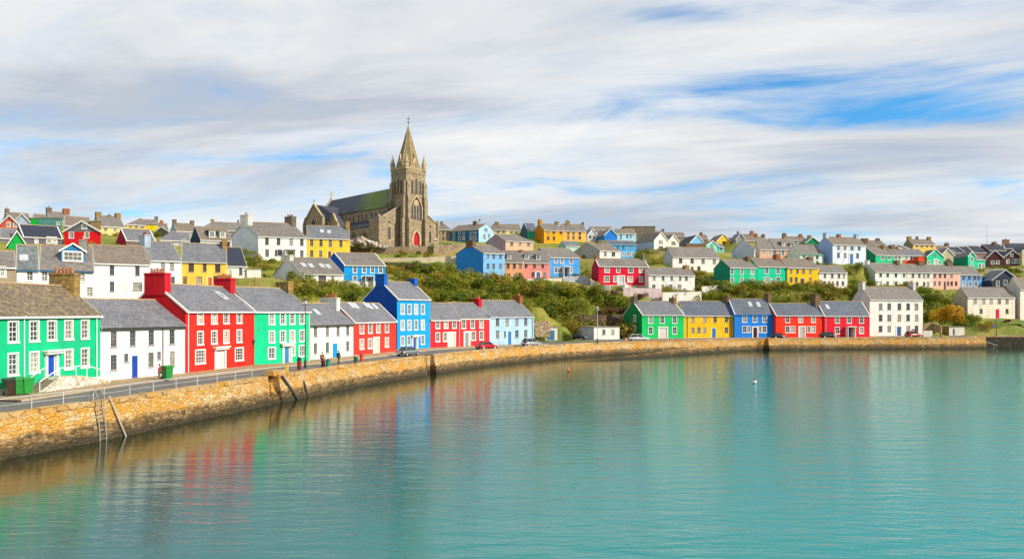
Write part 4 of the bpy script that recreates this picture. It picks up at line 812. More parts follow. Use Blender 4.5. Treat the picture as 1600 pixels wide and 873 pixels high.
for u in (-1.75, 0, 1.75):           # belfry lights, both seen faces
    lancet(1.05, 5.4 if u == 0 else 4.7, (c+u, -.003, 17.3), 0, tower)
    lancet(1.05, 5.4 if u == 0 else 4.7, (-.003, c+u, 17.3), -PI/2, tower)
ww = lancet(4.6, 7.8, (c, -.003, 8.6), 0, tower, name='west_window', fr=.45, depth=.4)
s = MB()
for u in (-1.15, 0, 1.15): s.box(u-.12, u+.12, -.2, -.04, 0, 5.2)
s.cyl((0, -.2, 5.6), (0, -.04, 5.6), 1.1, 1.1, 12); s.build('tracery', CDR, ww)
d = lancet(2.5, 4.6, (c, -.003, 0), 0, tower, mat=paint('c8102a', .8), name='west_door', fr=.75, depth=.5)
# nave, clerestory, aisles
NX0, NX1, NY0, NY1, NE, NR = -2.2, TS+2.2, TS-.6, 53.0, 13.4, 20.8
cx = (NX0+NX1)/2
s = MB(); s.box(NX0, NX1, NY0, NY1, -FD, NE)
for y in (NY0, NY1): s.face([(NX0, y, NE), (NX1, y, NE), (cx, y, NR)])
s.box(NX0-.15, NX0-.004, NY0, NY1, NE-.5, NE-.1)
nave = s.build('nave', CST, church)
s = MB(); rm = slate('moss')
for x0 in (NX0-.35, NX1+.35):
    sl = math.hypot(cx-NX0, NR-NE)
    s.slab([(x0, NY0+.1, NE-.25), (x0, NY1-.3, NE-.25), (cx, NY1-.3, NR+.12), (cx, NY0+.1, NR+.12)], .2, 0, [(0, 0), (NY1-NY0, 0), (NY1-NY0, sl), (0, sl)])
s.build('nave_roof', rm, church)
def coping(name, parent, q, w=.45, t=.35):
    s = MB()
    for a, b in zip(q[:-1], q[1:]):
        a = Vector(a); b = Vector(b); d_ = (b-a).normalized(); up = Vector((0, 0, t))
        n = Vector((0, 0, 1)).cross(d_); n = (n.normalized() if n.length > .01 else Vector((1, 0, 0)))*w
        s.hexa([a-n, b-n, b+n, a+n, a-n+up, b-n+up, b+n+up, a+n+up])
    return s.build(name, CDR, parent)
def cross(parent, loc, k=1.0, rz=0):
    s = MB(); s.box(-.12*k, .12*k, -.1*k, .1*k, 0, 2.2*k); s.box(-.7*k, .7*k, -.09*k, .09*k, 1.25*k, 1.55*k); s.taper((0, 0), (.4*k, .4*k), (.15*k, .15*k), -.3*k, .3*k)
    return s.build('gable_cross', CDR, parent, loc=loc, rz=rz)
coping('gable_coping', nave, [(NX0-.5, NY1, NE), (cx, NY1, NR+.4), (NX1+.5, NY1, NE)])
cross(nave, (cx, NY1, NR+.8), 1.15)
for i in range(12): lancet(.8, 2.5, (NX0-.003, NY0+4.2+i*2.35+(i//3)*.9, 9.6), -PI/2, nave, fr=.15, depth=.15)
for sx, x0, x1, yw in ((-1, -8.4, NX0, 3.0), (1, NX1, 15.8, 3.0)):     # aisles with lean-to roofs
    s = MB(); eo, ei = (6.2, 9.4) if True else 0
    xo, xi = (x0, x1) if sx < 0 else (x1, x0)
    ye_ = 38.0 if sx < 0 else 44.0
    wz1 = 11.4
    s.face([(xo, yw+6, -FD), (xo, ye_, -FD), (xo, ye_, eo), (xo, yw+6, eo)])
    s.face([(xo, ye_, -FD), (xi, ye_, -FD), (xi, ye_, ei), (xo, ye_, eo)])
    aisle = s.build('aisle', CST, church)
    s = MB(); s.slab([(xo+sx*.3, yw+6, eo-.1), (xo+sx*.3, ye_, eo-.1), (xi, ye_, ei), (xi, yw+6, ei)], .18); s.build('aisle_roof', slate('navy'), church)
    # west bay, taller, raking gable
    xi2 = 0 if sx < 0 else TS
    s = MB(); lo, hi = (8.2, 13.2)
    s.face([(xo, yw, -FD), (xi2, yw, -FD), (xi2, yw, hi), (xo, yw, lo)])
    s.face([(xo, yw, -FD), (xo, yw+6.2, -FD), (xo, yw+6.2, lo), (xo, yw, lo)])
    s.face([(xo, yw+6.2, -FD), (xi2, yw+6.2, -FD), (xi2, yw+6.2, hi), (xo, yw+6.2, lo)])
    wb = s.build('west_bay', CST, church)
    s = MB(); s.slab([(xo, yw+.15, lo), (xi2+sx*.05, yw+.15, hi), (xi2+sx*.05, yw+6.3, hi), (xo, yw+6.3, lo)], .15); s.build('west_bay_roof', slate('navy'), wb)
    coping('gable_coping', wb, [(xo+sx*.15, yw, lo-.1), (xi2+sx*.1, yw, hi-.1)], .3, .4)
    s = MB(); s.box(*sorted((xo, xo+sx*.8)), yw-.5, yw+.7, -FD, lo+.3); s.taper((xo+sx*.4, yw+.1), (.45, .65), (.1, .1), lo+.3, lo+1.6); s.build('buttress', CST, wb)
    um = (xo+xi2)/2
    lancet(1.1, 4.2, (um + sx*.6, yw-.003, 1.6), 0, wb); lancet(.9, 1.0, (um + sx*.6, yw-.003, 7.0), 0, wb, name='round_window')
    for i in range(9):
        lancet(.9, 2.8, (xo+sx*.003, yw+8+i*3.05, 1.6), -PI/2 if sx < 0 else PI/2, aisle, fr=.16, depth=.14)
        if i % 2 == 0:
            s = MB(); s.box(*sorted((xo, xo+sx*.8)), yw+9.2+i*3.05, yw+9.9+i*3.05, -FD, 4.8); s.build('buttress', CST, aisle)
# transept gable and side porch on the seen side
def wing(name, y0, y1, xout, xin, e, r, win):
    s = MB(); ym = (y0+y1)/2
    s.face([(xout, y0, -FD), (xout, y1, -FD), (xout, y1, e), (xout, ym, r), (xout, y0, e)])
    for y in (y0, y1): s.face([(xout, y, -FD), (xin, y, -FD), (xin, y, e), (xout, y, e)])
    w = s.build(name, CST, church)
    s = MB()
    for y in (y0-.2, y1+.2): s.slab([(xout+.1, y, e-.1), (xin, y, e-.1), (xin, ym, r+.1), (xout+.1, ym, r+.1)], .18)
    s.build(name + '_roof', slate('moss'), w)
    coping('gable_coping', w, [(xout, y0-.4, e-.1), (xout, ym, r+.1), (xout, y1+.4, e-.1)], .35, .45)
    for y in (y0, y1):
        s = MB(); s.box(xout-.7, xout+.6, y-.5, y+.5, -FD, e-.8); s.taper((xout, y), (.7, .5), (.1, .1), e-.8, e+1.8); s.build('buttress', CST, w)
    lancet(win[0], win[1], (xout-.003, ym, win[2]), -PI/2, w, name='traceried_window', fr=.35, depth=.3)
    return w
w = wing('transept', 35.0, 47.8, -10.2, cx-2, 10.6, 16.4, (3.4, 6.2, 5.2)); cross(w, (-10.2, 41.4, 16.8), .7, PI/2)
w = wing('side_porch', 23.6, 29.0, -11.4, -8.0, 7.2, 11.2, (1.4, 3.2, .5))
# ------------------------------------------------------------ quay line
QR = []
for (px, yw_, yc) in ((0, 718, 645), (85, 700, 634.5), (170, 682.5, 625), (240, 665, 615), (330, 646, 602.5), (420, 627, 590), (480, 615, 581), (545, 603, 570.5), (610, 592.5, 562.5), (670, 583, 555), (750, 571.5, 547), (830, 562.5, 541.3), (905, 557, 536.6), (980, 553, 533), (1090, 549, 530.8), (1190, 546.5, 529), (1350, 545.5, 527), (1450, 545, 526.6), (1540, 544.5, 526)):
    Dq = (HC*F/(yw_-HY) + (HC-3.05)*F/(yc-HY)) / 2
    QR.append((wx(px, Dq), Dq))
ext = [(-70, -60), (-52, 0)]
RAW = ext + QR
def catmull(P, n=6):
    out = []
    for i in range(len(P)-1):
        p0 = np.array(P[max(0, i-1)]); p1 = np.array(P[i]); p2 = np.array(P[i+1]); p3 = np.array(P[min(len(P)-1, i+2)])
        for k in range(n):
            t = k/n; out.append(.5*((2*p1) + (-p0+p2)*t + (2*p0-5*p1+4*p2-p3)*t*t + (-p0+3*p1-3*p2+p3)*t**3))
    out.append(np.array(P[-1])); return np.array(out)
ql = catmull(RAW, 6)
for _ in range(3): ql[1:-1] = (ql[:-2] + 2*ql[1:-1] + ql[2:])/4
# resample by arc length
seg = np.hypot(*np.diff(ql, axis=0).T); S = np.concatenate([[0], np.cumsum(seg)])
nS = int(S[-1]/1.0); sl_ = np.linspace(0, S[-1], nS); QL = np.stack([np.interp(sl_, S, ql[:, 0]), np.interp(sl_, S, ql[:, 1])], 1)
TAIL = np.array([[QL[-1][0]+1.0, QL[-1][1]+6], [QL[-1][0]+4, QL[-1][1]+10], [QL[-1][0]+70, QL[-1][1]+13], [420, 222], [3500, 500]])
QALL = np.concatenate([QL, TAIL])
def tangents(P):
    t = np.gradient(P, axis=0); t /= np.maximum(1e-9, np.hypot(t[:, 0], t[:, 1]))[:, None]; return t
QT = tangents(QL); QN = np.stack([-QT[:, 1], QT[:, 0]], 1)      # towards the land
def qdist(x, y):
    x = np.asarray(x, float); y = np.asarray(y, float)
    best = np.full(x.shape, 1e9); sign = np.ones(x.shape)
    P = QALL if len(QALL) < 200 else np.concatenate([QL[::3], QL[-1:], TAIL])
    for a, b in zip(P[:-1], P[1:]):
        d = b - a; L2 = d @ d; t = np.clip(((x-a[0])*d[0] + (y-a[1])*d[1])/L2, 0, 1)
        dx = x - (a[0]+t*d[0]); dy = y - (a[1]+t*d[1]); r = np.hypot(dx, dy)
        sg = np.where(d[0]*dy - d[1]*dx >= 0, 1.0, -1.0); m = r < best - 1e-6
        best = np.where(m, r, best); sign = np.where(m, sg, sign)
    return best*sign
def sidx(px):      # index on the quay line seen at picture column px
    k = QL[:, 0]/np.maximum(QL[:, 1], 1)*F + CX
    ok = np.where(QL[:, 1] > 20)[0]; return int(ok[np.argmin(np.abs(k[ok]-px))])
# ------------------------------------------------------------ terrain
for (px, y, D) in ((560, 397, 224), (600, 397, 222), (640, 397, 223), (680, 397, 225), (712, 395, 226), (600, 409, 210), (640, 409, 210), (690, 408, 210), (600, 428, 198), (650, 428, 198), (700, 428, 200),
                   (650, 447, 190), (700, 445, 192), (740, 445, 195), (760, 448, 196), (800, 450, 196), (850, 452, 196), (900, 458, 196), (930, 458, 199), (960, 462, 199), (1000, 464, 200),
                   (700, 500, 170), (760, 500, 172), (820, 505, 172), (880, 500, 182), (930, 495, 188), (900, 478, 190), (840, 478, 184), (780, 475, 184), (960, 485, 195),
                   (1060, 466, 204), (1100, 464, 206), (1150, 462, 206), (1200, 461, 207), (1250, 460, 208), (1300, 460, 210), (1340, 461, 212),
                   (1100, 448, 212), (1110, 430, 222), (1000, 412, 226), (1030, 412, 226), (1020, 396, 244), (1340, 454, 226), (1335, 446, 232), (1355, 454, 230), (1380, 455, 229), (1310, 425, 232), (1460, 470, 226), (1480, 500, 218), (1500, 508, 214), (1520, 503, 218.5), (1550, 503, 219), (1590, 504, 220), (1640, 505, 223), (1550, 512, 216), (1600, 512, 217), (1460, 495, 216),
                   (1545, 432, 256), (1560, 428, 258), (1600, 426, 258), (1570, 441, 250), (1640, 440, 250),
                   (400, 428, 160), (420, 420, 168), (390, 410, 178), (430, 412, 178), (470, 462, 132), (510, 462, 136), (550, 463, 142), (600, 463, 150), (480, 456, 146), (540, 456, 152),
                   (30, 395, 128), (80, 392, 136), (140, 392, 140), (200, 392, 150), (260, 400, 152), (330, 395, 168)):
    CTRL.append((wx(px, D), D, wz(y, D)))
for px in range(-300, 2000, 100):
    for D, zf in ((330, 31), (420, 27), (600, 20)):
        z = zf if px < 900 else zf - (px-900)/1000*4
        CTRL.append((wx(px, D), D, z))
for px in (-250, -150, -80):
    for D, z in ((100, 10), (140, 20), (200, 29)): CTRL.append((wx(px, D), D, z))
for px in (1700, 1850):
    for D, z in ((240, 14), (270, 25)): CTRL.append((wx(px, D), D, z))
CT = np.array(CTRL)
CT = CT[qdist(CT[:, 0], CT[:, 1]) > (7 if True else 0)]
CT = CT[~((CT[:, 2] < 3.3) & (CT[:, 1] < 60))]
def hill(x, y):
    x = np.atleast_1d(np.asarray(x, float)); y = np.atleast_1d(np.asarray(y, float)); out = np.empty(x.shape)
    for i in range(0, len(x), 4000):
        d2 = (x[i:i+4000, None]-CT[None, :, 0])**2 + (y[i:i+4000, None]-CT[None, :, 1])**2 + .6
        w = d2**-1.9; out[i:i+4000] = (w*CT[None, :, 2]).sum(1)/w.sum(1)
    d = qdist(x, y)
    f0 = np.where(x > 121, 6.5, 17.0); f1 = f0 + np.where(x > 121, 4.0, 8.0)
    t = np.clip((d-f0)/(f1-f0), 0, 1); t = t*t*(3-2*t)
    z = 2.86*(1-t) + np.maximum(out, 2.86)*t
    return np.where(d < 1.0, -4.0, z)
fx = np.concatenate([[-3500, -1500, -700, -420, -320], np.arange(-260, 340, 2.0), [380, 500, 800, 1600, 3500]])
fy = np.concatenate([[-60, -20, 10, 25], np.arange(36, 340, 2.0), [360, 400, 480, 600, 900, 1600, 3500]])
GX, GY = np.meshgrid(fx, fy); gz = hill(GX.ravel(), GY.ravel())
far = (np.abs(GX.ravel()) > 450) | (GY.ravel() > 450); gz = np.where(far & (gz > 0), np.minimum(gz, 18), gz)
gz = gz + np.where((gz > 3.2), RNG.normal(0, .12, gz.shape), 0)
nxg, nyg = len(fx), len(fy)
verts = np.stack([GX.ravel(), GY.ravel(), gz], 1)
ii, jj = np.meshgrid(np.arange(nyg-1), np.arange(nxg-1), indexing='ij'); a = (ii*nxg+jj).ravel()
faces = np.stack([a, a+1, a+1+nxg, a+nxg], 1)
me = bpy.data.meshes.new('hillside_ground'); me.from_pydata(verts.tolist(), [], faces.tolist())
me.polygons.foreach_set('use_smooth', [True]*len(me.polygons))
m, nt, b, _ = nodes('rough_grass'); Pn = worldpos(nt)
n1 = noise(nt, Pn, .11, 6, .65); n2 = noise(nt, Pn, 1.4, 5, .7); n3 = noise(nt, Pn, .045, 3)
r = ramp(nt, n1.outputs[0], [(.25, (.08, .10, .016)), (.45, (.16, .19, .022)), (.58, (.27, .23, .04)), (.72, (.28, .21, .10))])
f = ramp(nt, n2.outputs[0], [(.25, G4(.55)), (.75, G4(1.35))])
nt.links.new(mixc(nt, 1.0, r.outputs[0], f.outputs[0], 'MULTIPLY'), b.inputs['Base Color']); b.inputs['Roughness'].default_value = .95
bump(nt, b, n2.outputs[0], .9, .35)
me.materials.append(m); tag(link('hillside_ground', me), kind='structure')
def terr(x, y): return float(hill([x], [y])[0])
# ------------------------------------------------------------ road, pavements, water
def ribbon(name, base, norm, d0, d1, z0, mat, z1=None, thick=None, skip=1):
    s = MB(); z1 = z0 if z1 is None else z1
    d0 = np.broadcast_to(d0, len(base)); d1 = np.broadcast_to(d1, len(base)); acc = 0
    for i in range(0, len(base)-skip, skip):
        j = i+skip; A = base[i]+norm[i]*d0[i]; B = base[j]+norm[j]*d0[j]; C = base[j]+norm[j]*d1[j]; D = base[i]+norm[i]*d1[i]
        L = float(np.hypot(*(base[j]-base[i])))
        s.face([(*A, z0), (*B, z0), (*C, z1), (*D, z1)], 0, [(acc, 0), (acc+L, 0), (acc+L, 3), (acc, 3)]); acc += L
        if thick:
            s.face([(*A, z0-thick), (*B, z0-thick), (*B, z0), (*A, z0)], 0); s.face([(*D, z1), (*C, z1), (*C, z1-thick), (*D, z1-thick)], 0)
    return s.build(name, mat)
m, nt, b, _ = nodes('worn_asphalt'); Pn = worldpos(nt)
n1 = noise(nt, Pn, .35, 5, .6); n2 = noise(nt, Pn, 14, 3, .7)
mp = nn(nt, 'ShaderNodeMapping'); mp.inputs['Scale'].default_value = (.5, .09, 1); mp.inputs['Rotation'].default_value = (0, 0, .3); nt.links.new(Pn, mp.inputs[0]); n3 = noise(nt, mp.outputs[0], 1, 4, .6)
r = ramp(nt, n1.outputs[0], [(.3, (.10, .094, .09)), (.55, (.135, .125, .117)), (.75, (.185, .165, .148))])
o = mixc(nt, 1.0, r.outputs[0], ramp(nt, n2.outputs[0], [(.3, G4(.85)), (.7, G4(1.15))]).outputs[0], 'MULTIPLY')
o = mixc(nt, ramp(nt, n3.outputs[0], [(.55, G4(0)), (.62, G4(.35))]).outputs[0], o, (.06, .057, .056, 1))
nt.links.new(o, b.inputs['Base Color']); b.inputs['Roughness'].default_value = .85; bump(nt, b, n2.outputs[0], .3, .02)
ASPH = m
tag(ribbon('road', QL, QN, .75, np.where(QL[:, 0] > 112, 8.5, 24.0), 2.90, ASPH), kind='structure')
PAVE = stone('pavement_slabs', ['b59a72', 'a58b66', 'bfa680'], '7d6a50', (1.1, 1.1, 1), mw=.03)
front = [h for h in HOUSES if h.root.get('group') == Q1 and h.root.name.startswith(('terraced_house', 'town_house'))]
def pavement(hs, w):
    P = []
    for h in hs: P += [np.array(h.P0.xy), np.array((h.P0 + Vector((math.cos(h.A), math.sin(h.A), 0))*h.L).xy)]
    Pn_ = [P[0]]
    for p in P[1:]:
        if np.hypot(*(p-Pn_[-1])) > 1.5: Pn_.append(p)
    s = np.concatenate([[0], np.cumsum(np.hypot(*np.diff(np.array(Pn_), axis=0).T))]); t = np.linspace(0, s[-1], int(s[-1]/1.5))
    B = np.stack([np.interp(t, s, np.array(Pn_)[:, 0]), np.interp(t, s, np.array(Pn_)[:, 1])], 1)
    Bs = B.copy()
    for _ in range(10): Bs[1:-1] = (Bs[:-2]+2*Bs[1:-1]+Bs[2:])/4
    T_ = tangents(Bs); N_ = np.stack([T_[:, 1], -T_[:, 0]], 1)
    tag(ribbon('pavement', B, N_, -3.5, w, 3.02, PAVE, thick=.16), kind='structure')
    k = ribbon('kerb', Bs, N_, w+.004, w+.22, 3.03, plain('kerb_stone', (.42, .34, .24), .85), thick=.2); tag(k, kind='structure')
    l = ribbon('road_line', Bs, N_, w+.6, w+.72, 2.906, plain('worn_yellow_paint', (.34, .27, .12), .8)); tag(l, kind='structure')
pavement(front[:10], 4.4); pavement(front[10:], 1.5)
# water
m, nt, b, out = nodes('harbour_water'); Pn = worldpos(nt)
mp = nn(nt, 'ShaderNodeMapping'); mp.inputs['Scale'].default_value = (.4, 1.35, 1); mp.inputs['Rotation'].default_value = (0, 0, .10); nt.links.new(Pn, mp.inputs[0])
w1 = noise(nt, mp.outputs[0], .8, 2, .5); w2 = noise(nt, mp.outputs[0], 3.2, 4, .65); w3 = noise(nt, mp.outputs[0], .22, 2, .5); w4 = noise(nt, Pn, .03, 3, .5)
h = math_(nt, 'ADD', math_(nt, 'ADD', math_(nt, 'MULTIPLY', w1.outputs[0], .75), math_(nt, 'MULTIPLY', w2.outputs[0], .22)), math_(nt, 'MULTIPLY', w3.outputs[0], .6))
at = nn(nt, 'ShaderNodeAttribute'); at.attribute_name = 'offshore'
dd = math_(nt, 'ADD', at.outputs['Fac'], math_(nt, 'MULTIPLY', math_(nt, 'SUBTRACT', w4.outputs[0], .5), .35))
cr = ramp(nt, dd, [(.03, (.016, .020, .006)), (.12, (.005, .034, .028)), (.32, (.002, .09, .088)), (.58, (.001, .185, .178)), (1, (.001, .24, .23))])      # dark tone put into the colour by the wall so reflections show; teal offshore
df = nn(nt, 'ShaderNodeBsdfDiffuse'); nt.links.new(cr.outputs[0], df.inputs[0])
gl = nn(nt, 'ShaderNodeBsdfGlossy', Roughness=.03); gl.inputs['Color'].default_value = (.92, .99, .97, 1)
bp = nn(nt, 'ShaderNodeBump', Strength=1.0, Distance=.075); nt.links.new(h, bp.inputs['Height']); nt.links.new(bp.outputs[0], gl.inputs['Normal'])
fr = nn(nt, 'ShaderNodeFresnel', IOR=1.42)
bp2 = nn(nt, 'ShaderNodeBump', Strength=1.0, Distance=.26); nt.links.new(h, bp2.inputs['Height']); nt.links.new(bp2.outputs[0], fr.inputs['Normal'])
def by_shore(a, b_):
    q = nt.nodes.new('ShaderNodeMapRange'); q.inputs['From Min'].default_value = .12; q.inputs['From Max'].default_value = .8; q.inputs['To Min'].default_value = a; q.inputs['To Max'].default_value = b_; nt.links.new(at.outputs['Fac'], q.inputs['Value']); return q.outputs[0]
nt.links.new(by_shore(.038, .085), bp.inputs['Distance']); nt.links.new(by_shore(.07, .24), bp2.inputs['Distance']); nt.links.new(by_shore(1.62, 1.36), fr.inputs['IOR'])      # calmer by the wall, ruffled further out; near IOR raised to strengthen reflections
mx = nn(nt, 'ShaderNodeMixShader'); nt.links.new(fr.outputs[0], mx.inputs[0]); nt.links.new(df.outputs[0], mx.inputs[1]); nt.links.new(gl.outputs[0], mx.inputs[2]); nt.links.new(mx.outputs[0], out.inputs[0])
wxs = np.concatenate([[-600, -200], np.arange(-100, 330, 5.0), [500, 1200, 3500]]); wys = np.concatenate([[-300, -100], np.arange(-60, 245, 5.0), [400, 1200, 3500]])
WX, WY = np.meshgrid(wxs, wys); n_ = len(wxs)
me = bpy.data.meshes.new('water'); ii, jj = np.meshgrid(np.arange(len(wys)-1), np.arange(n_-1), indexing='ij'); a = (ii*n_+jj).ravel()
me.from_pydata(np.stack([WX.ravel(), WY.ravel(), np.zeros(WX.size)], 1).tolist(), [], np.stack([a, a+1, a+1+n_, a+n_], 1).tolist())
atr = me.attributes.new('offshore', 'FLOAT', 'POINT'); atr.data.foreach_set('value', np.clip(-qdist(WX.ravel(), WY.ravel())/70.0, 0, 1).astype(np.float32))
me.materials.append(m); tag(link('water', me), kind='structure')

# ------------------------------------------------------------ quay wall
m, nt, b, _ = nodes('harbour_wall_stone'); Pn = worldpos(nt)
uv = nn(nt, 'ShaderNodeUVMap').outputs[0]
wob = noise(nt, uv, 1.3, 3); vm = nn(nt, 'ShaderNodeVectorMath', operation='MULTIPLY_ADD'); nt.links.new(wob.outputs['Color'], vm.inputs[0]); vm.inputs[1].default_value = (.22, .22, 0); nt.links.new(uv, vm.inputs[2])
mp = nn(nt, 'ShaderNodeMapping'); mp.inputs['Scale'].default_value = (2.3, 3.7, 1); nt.links.new(vm.outputs[0], mp.inputs[0])
vo = nn(nt, 'ShaderNodeTexVoronoi', Scale=1.0, Randomness=.72); nt.links.new(mp.outputs[0], vo.inputs['Vector'])
ve = nn(nt, 'ShaderNodeTexVoronoi', Scale=1.0, Randomness=.72, feature='DISTANCE_TO_EDGE'); nt.links.new(mp.outputs[0], ve.inputs['Vector'])
sc_ = nn(nt, 'ShaderNodeSeparateColor'); nt.links.new(vo.outputs['Color'], sc_.inputs[0])
dry = ramp(nt, sc_.outputs[0], [(0, lin('b08c52')), (.3, lin('cfa864')), (.6, lin('e2c592')), (1, lin('cbb494'))])
wet = ramp(nt, sc_.outputs[0], [(0, lin('5c4828')), (.35, lin('866838')), (.7, lin('a0865c')), (1, lin('4a3d26'))])
nl = noise(nt, Pn, .42, 5, .7); lf = ramp(nt, nl.outputs[0], [(.42, G4(0)), (.60, G4(.8))])
n4 = noise(nt, Pn, 6, 4, .7)
dryl = mixc(nt, lf.outputs[0], dry.outputs[0], lin('e6a01e', .8))
sp = nn(nt, 'ShaderNodeSeparateXYZ'); nt.links.new(Pn, sp.inputs[0])
nz = noise(nt, Pn, .35, 5, .7)
zz = math_(nt, 'ADD', sp.outputs[2], math_(nt, 'MULTIPLY', math_(nt, 'SUBTRACT', nz.outputs[0], .5), 1.5))
tide = ramp(nt, math_(nt, 'DIVIDE', zz, 3.0), [(.36, G4(0)), (.50, G4(1))])
o = mixc(nt, tide.outputs[0], wet.outputs[0], dryl)
weed = ramp(nt, math_(nt, 'DIVIDE', zz, 3.0), [(.10, G4(.85)), (.26, G4(0))]); o = mixc(nt, weed.outputs[0], o, (.028, .024, .012, 1))
e = ramp(nt, ve.outputs['Distance'], [(.0, G4(.25)), (.05, G4(1))])
o = mixc(nt, e.outputs[0], mixc(nt, tide.outputs[0], lin('2e2416', .7), lin('8a6b3c', .8)), o)
o = mixc(nt, 1.0, o, ramp(nt, n4.outputs[0], [(.25, G4(.62)), (.75, G4(1.3))]).outputs[0], 'MULTIPLY')
nt.links.new(o, b.inputs['Base Color']); b.inputs['Roughness'].default_value = .9
bump(nt, b, math_(nt, 'ADD', math_(nt, 'MULTIPLY', ramp(nt, ve.outputs['Distance'], [(0, G4(0)), (.22, G4(1))]).outputs[0], 1.0), math_(nt, 'MULTIPLY', n4.outputs[0], .5)), .7, .12)
QWALL = m
COPE = stone('coping_stone', ['c9a878', 'b8986a', 'd4b98c', 'c08f3a'], '7a6444', (.75, .75, 1), 'c9901e', mw=.025)
def qwall(i0, i1, label, batter=.55, shift=0.0, ztop=2.72):
    P = QL[i0:i1+1]; N = QN[i0:i1+1]
    s = MB(); acc = 0
    rows = [(-1.5, -batter-.25), (.0, -batter), (1.2, -batter*.55), (ztop, 0.0)]
    jit = RNG.normal(0, .05, (len(P), len(rows)))
    for i in range(len(P)-1):
        L = float(np.hypot(*(P[i+1]-P[i])))
        for (za, da), (zb, db), k in zip(rows[:-1], rows[1:], range(len(rows)-1)):
            A = P[i]+N[i]*(da+shift+jit[i, k]); B = P[i+1]+N[i+1]*(da+shift+jit[i+1, k]); C = P[i+1]+N[i+1]*(db+shift+jit[i+1, k+1]); D = P[i]+N[i]*(db+shift+jit[i, k+1])
            s.face([(*A, za), (*B, za), (*C, zb), (*D, zb)], 0, [(acc, za), (acc+L, za), (acc+L, zb), (acc, zb)])
        acc += L
    for i, sg in ((0, 1), (len(P)-1, -1)):
        q = [(*(P[i]+N[i]*(d+shift)), z) for z, d in rows] + [(*(P[i]+N[i]*1.6), ztop), (*(P[i]+N[i]*1.6), -1.5)]
        s.face(q, 0, [(p[0]+p[1], p[2]) for p in q])
    s.face([(*(P[0]+N[0]*1.6), -1.5)]*1 + [(*(P[-1]+N[-1]*1.6), -1.5), (*(P[-1]+N[-1]*1.6), ztop)], 0)
    w = s.build('harbour_wall', QWALL); tag(w, label, 'wall', 'harbour walls')
    s = MB(); i = 0
    while i < len(P)-1:
        j = min(len(P)-1, i+random.choice((1, 1, 2))); z1 = 3.05 + random.uniform(-.025, .025); dd = random.uniform(-.05, .03)
        A = P[i]+N[i]*(dd-.05); B = P[j]+N[j]*(dd-.05); C = P[j]+N[j]*.85; D = P[i]+N[i]*.85
        g = (B-A)/max(.1, np.hypot(*(B-A)))*.015; A = A+g; B = B-g; C = C-g; D = D+g
        s.hexa([(*A, ztop-.02), (*B, ztop-.02), (*C, ztop-.02), (*D, ztop-.02), (*A, z1), (*B, z1), (*C, z1), (*D, z1)]); i = j
    s.build('coping', COPE, w)
    return w
ia, ib, ic, idd = sidx(418), sidx(437), sidx(667), sidx(1186)
qwall(0, ia, 'lichen yellow rubble harbour wall with railings, nearest the emerald house')
qwall(ib, ic-1, 'lichen yellow harbour wall from the stepped gap to the dark ladder recess')
qwall(ic+2, idd-1, 'long curving harbour wall in front of the garage and the grass green house')
qwall(idd+3, len(QL)-1, 'brownish harbour wall before the white three storey house, ending at the slipway')
def recess(i0, i1, name, label, dz=0.0, cat='recess'):
    P = QL[i0:i1+1]; N = QN[i0:i1+1]; s = MB(); acc = 0
    for i in range(len(P)-1):
        A = P[i]+N[i]*.7; B = P[i+1]+N[i+1]*.7; L = float(np.hypot(*(B-A)))
        s.face([(*A, -1.5), (*B, -1.5), (*B, 2.9-dz), (*A, 2.9-dz)], 0, [(acc, -1.5), (acc+L, -1.5), (acc+L, 2.9), (acc, 2.9)]); acc += L
        C = P[i]+N[i]*1.7; D = P[i+1]+N[i+1]*1.7; s.face([(*A, 2.9-dz), (*B, 2.9-dz), (*D, 2.9-dz), (*C, 2.9-dz)], 0)
    o = s.build(name, QWALL); tag(o, label, cat, None)
    return o
def frame_at(i):
    return Vector((*QL[i], 0)), math.atan2(QT[i][1], QT[i][0])
# stepped gap
recess(ia-1, ib+1, 'harbour_wall', 'low set back piece of wall in the stepped gap', .75, 'wall')
p, az = frame_at(ia); st = tag(empty('stone_steps', p, az), 'dark stone steps going down to the water in the gap of the harbour wall', 'steps')
Lg = float(np.hypot(*(QL[ib]-QL[ia])))
for k in range(7):
    s = MB(); s.box(.15+k*Lg/8, .15+(k+1)*Lg/8, -.35-.0*k, .66, -1.2, 2.1-k*.3); s.build('step', QWALL, st)
s = MB(); s.box(Lg-.6, Lg+1.6, .2, 1.5, 2.9, 3.45); tag(s.build('stone_block', QWALL, loc=p, rz=az), 'weathered yellow stone block on the wall end beside the steps', 'stone block')
for (ix, lab) in ((ic, 'dark recess with a ladder, below the tall blue house'), (idd, 'dark vertical recess in the wall below the azure house')):
    recess(ix-2, ix+4, 'wall_recess', lab)
def ladder(px, label, dark=True, off=-.42):
    i = sidx(px); p, az = frame_at(i); mt = BLACK if dark else plain('weathered_steel', (.3, .29, .27), .5, .3)
    r = tag(empty('ladder', p + Vector((*(QN[i]*off), 0)), az), label, 'ladder', 'ladders on the harbour wall')
    top = 3.0 if dark else 3.9
    for sx in (-.28, .28):
        s = MB(); s.tube([(sx, -.25, -.8), (sx, .1, 2.7)] + ([(sx, .1, 3.5), (sx, .45, top), (sx, .9, 3.6), (sx, 1.05, 3.05)] if not dark else []), .045); s.build('stile', mt, r)
    for k in range(10):
        z = -.5+k*.33; y = -.25+.35*(z+.8)/3.5
        s = MB(); s.cyl((-.28, y, z), (.28, y, z), .03, .03, 6); s.build('rung', mt, r)
    return r
ladder(157, 'galvanised ladder with hooped handrails going down the near wall', False, -.45)
ladder(669, 'dark iron ladder in the recess below the tall blue house', True, .3)
ladder(1188, 'dark iron ladder in the recess below the azure house', True, .3)
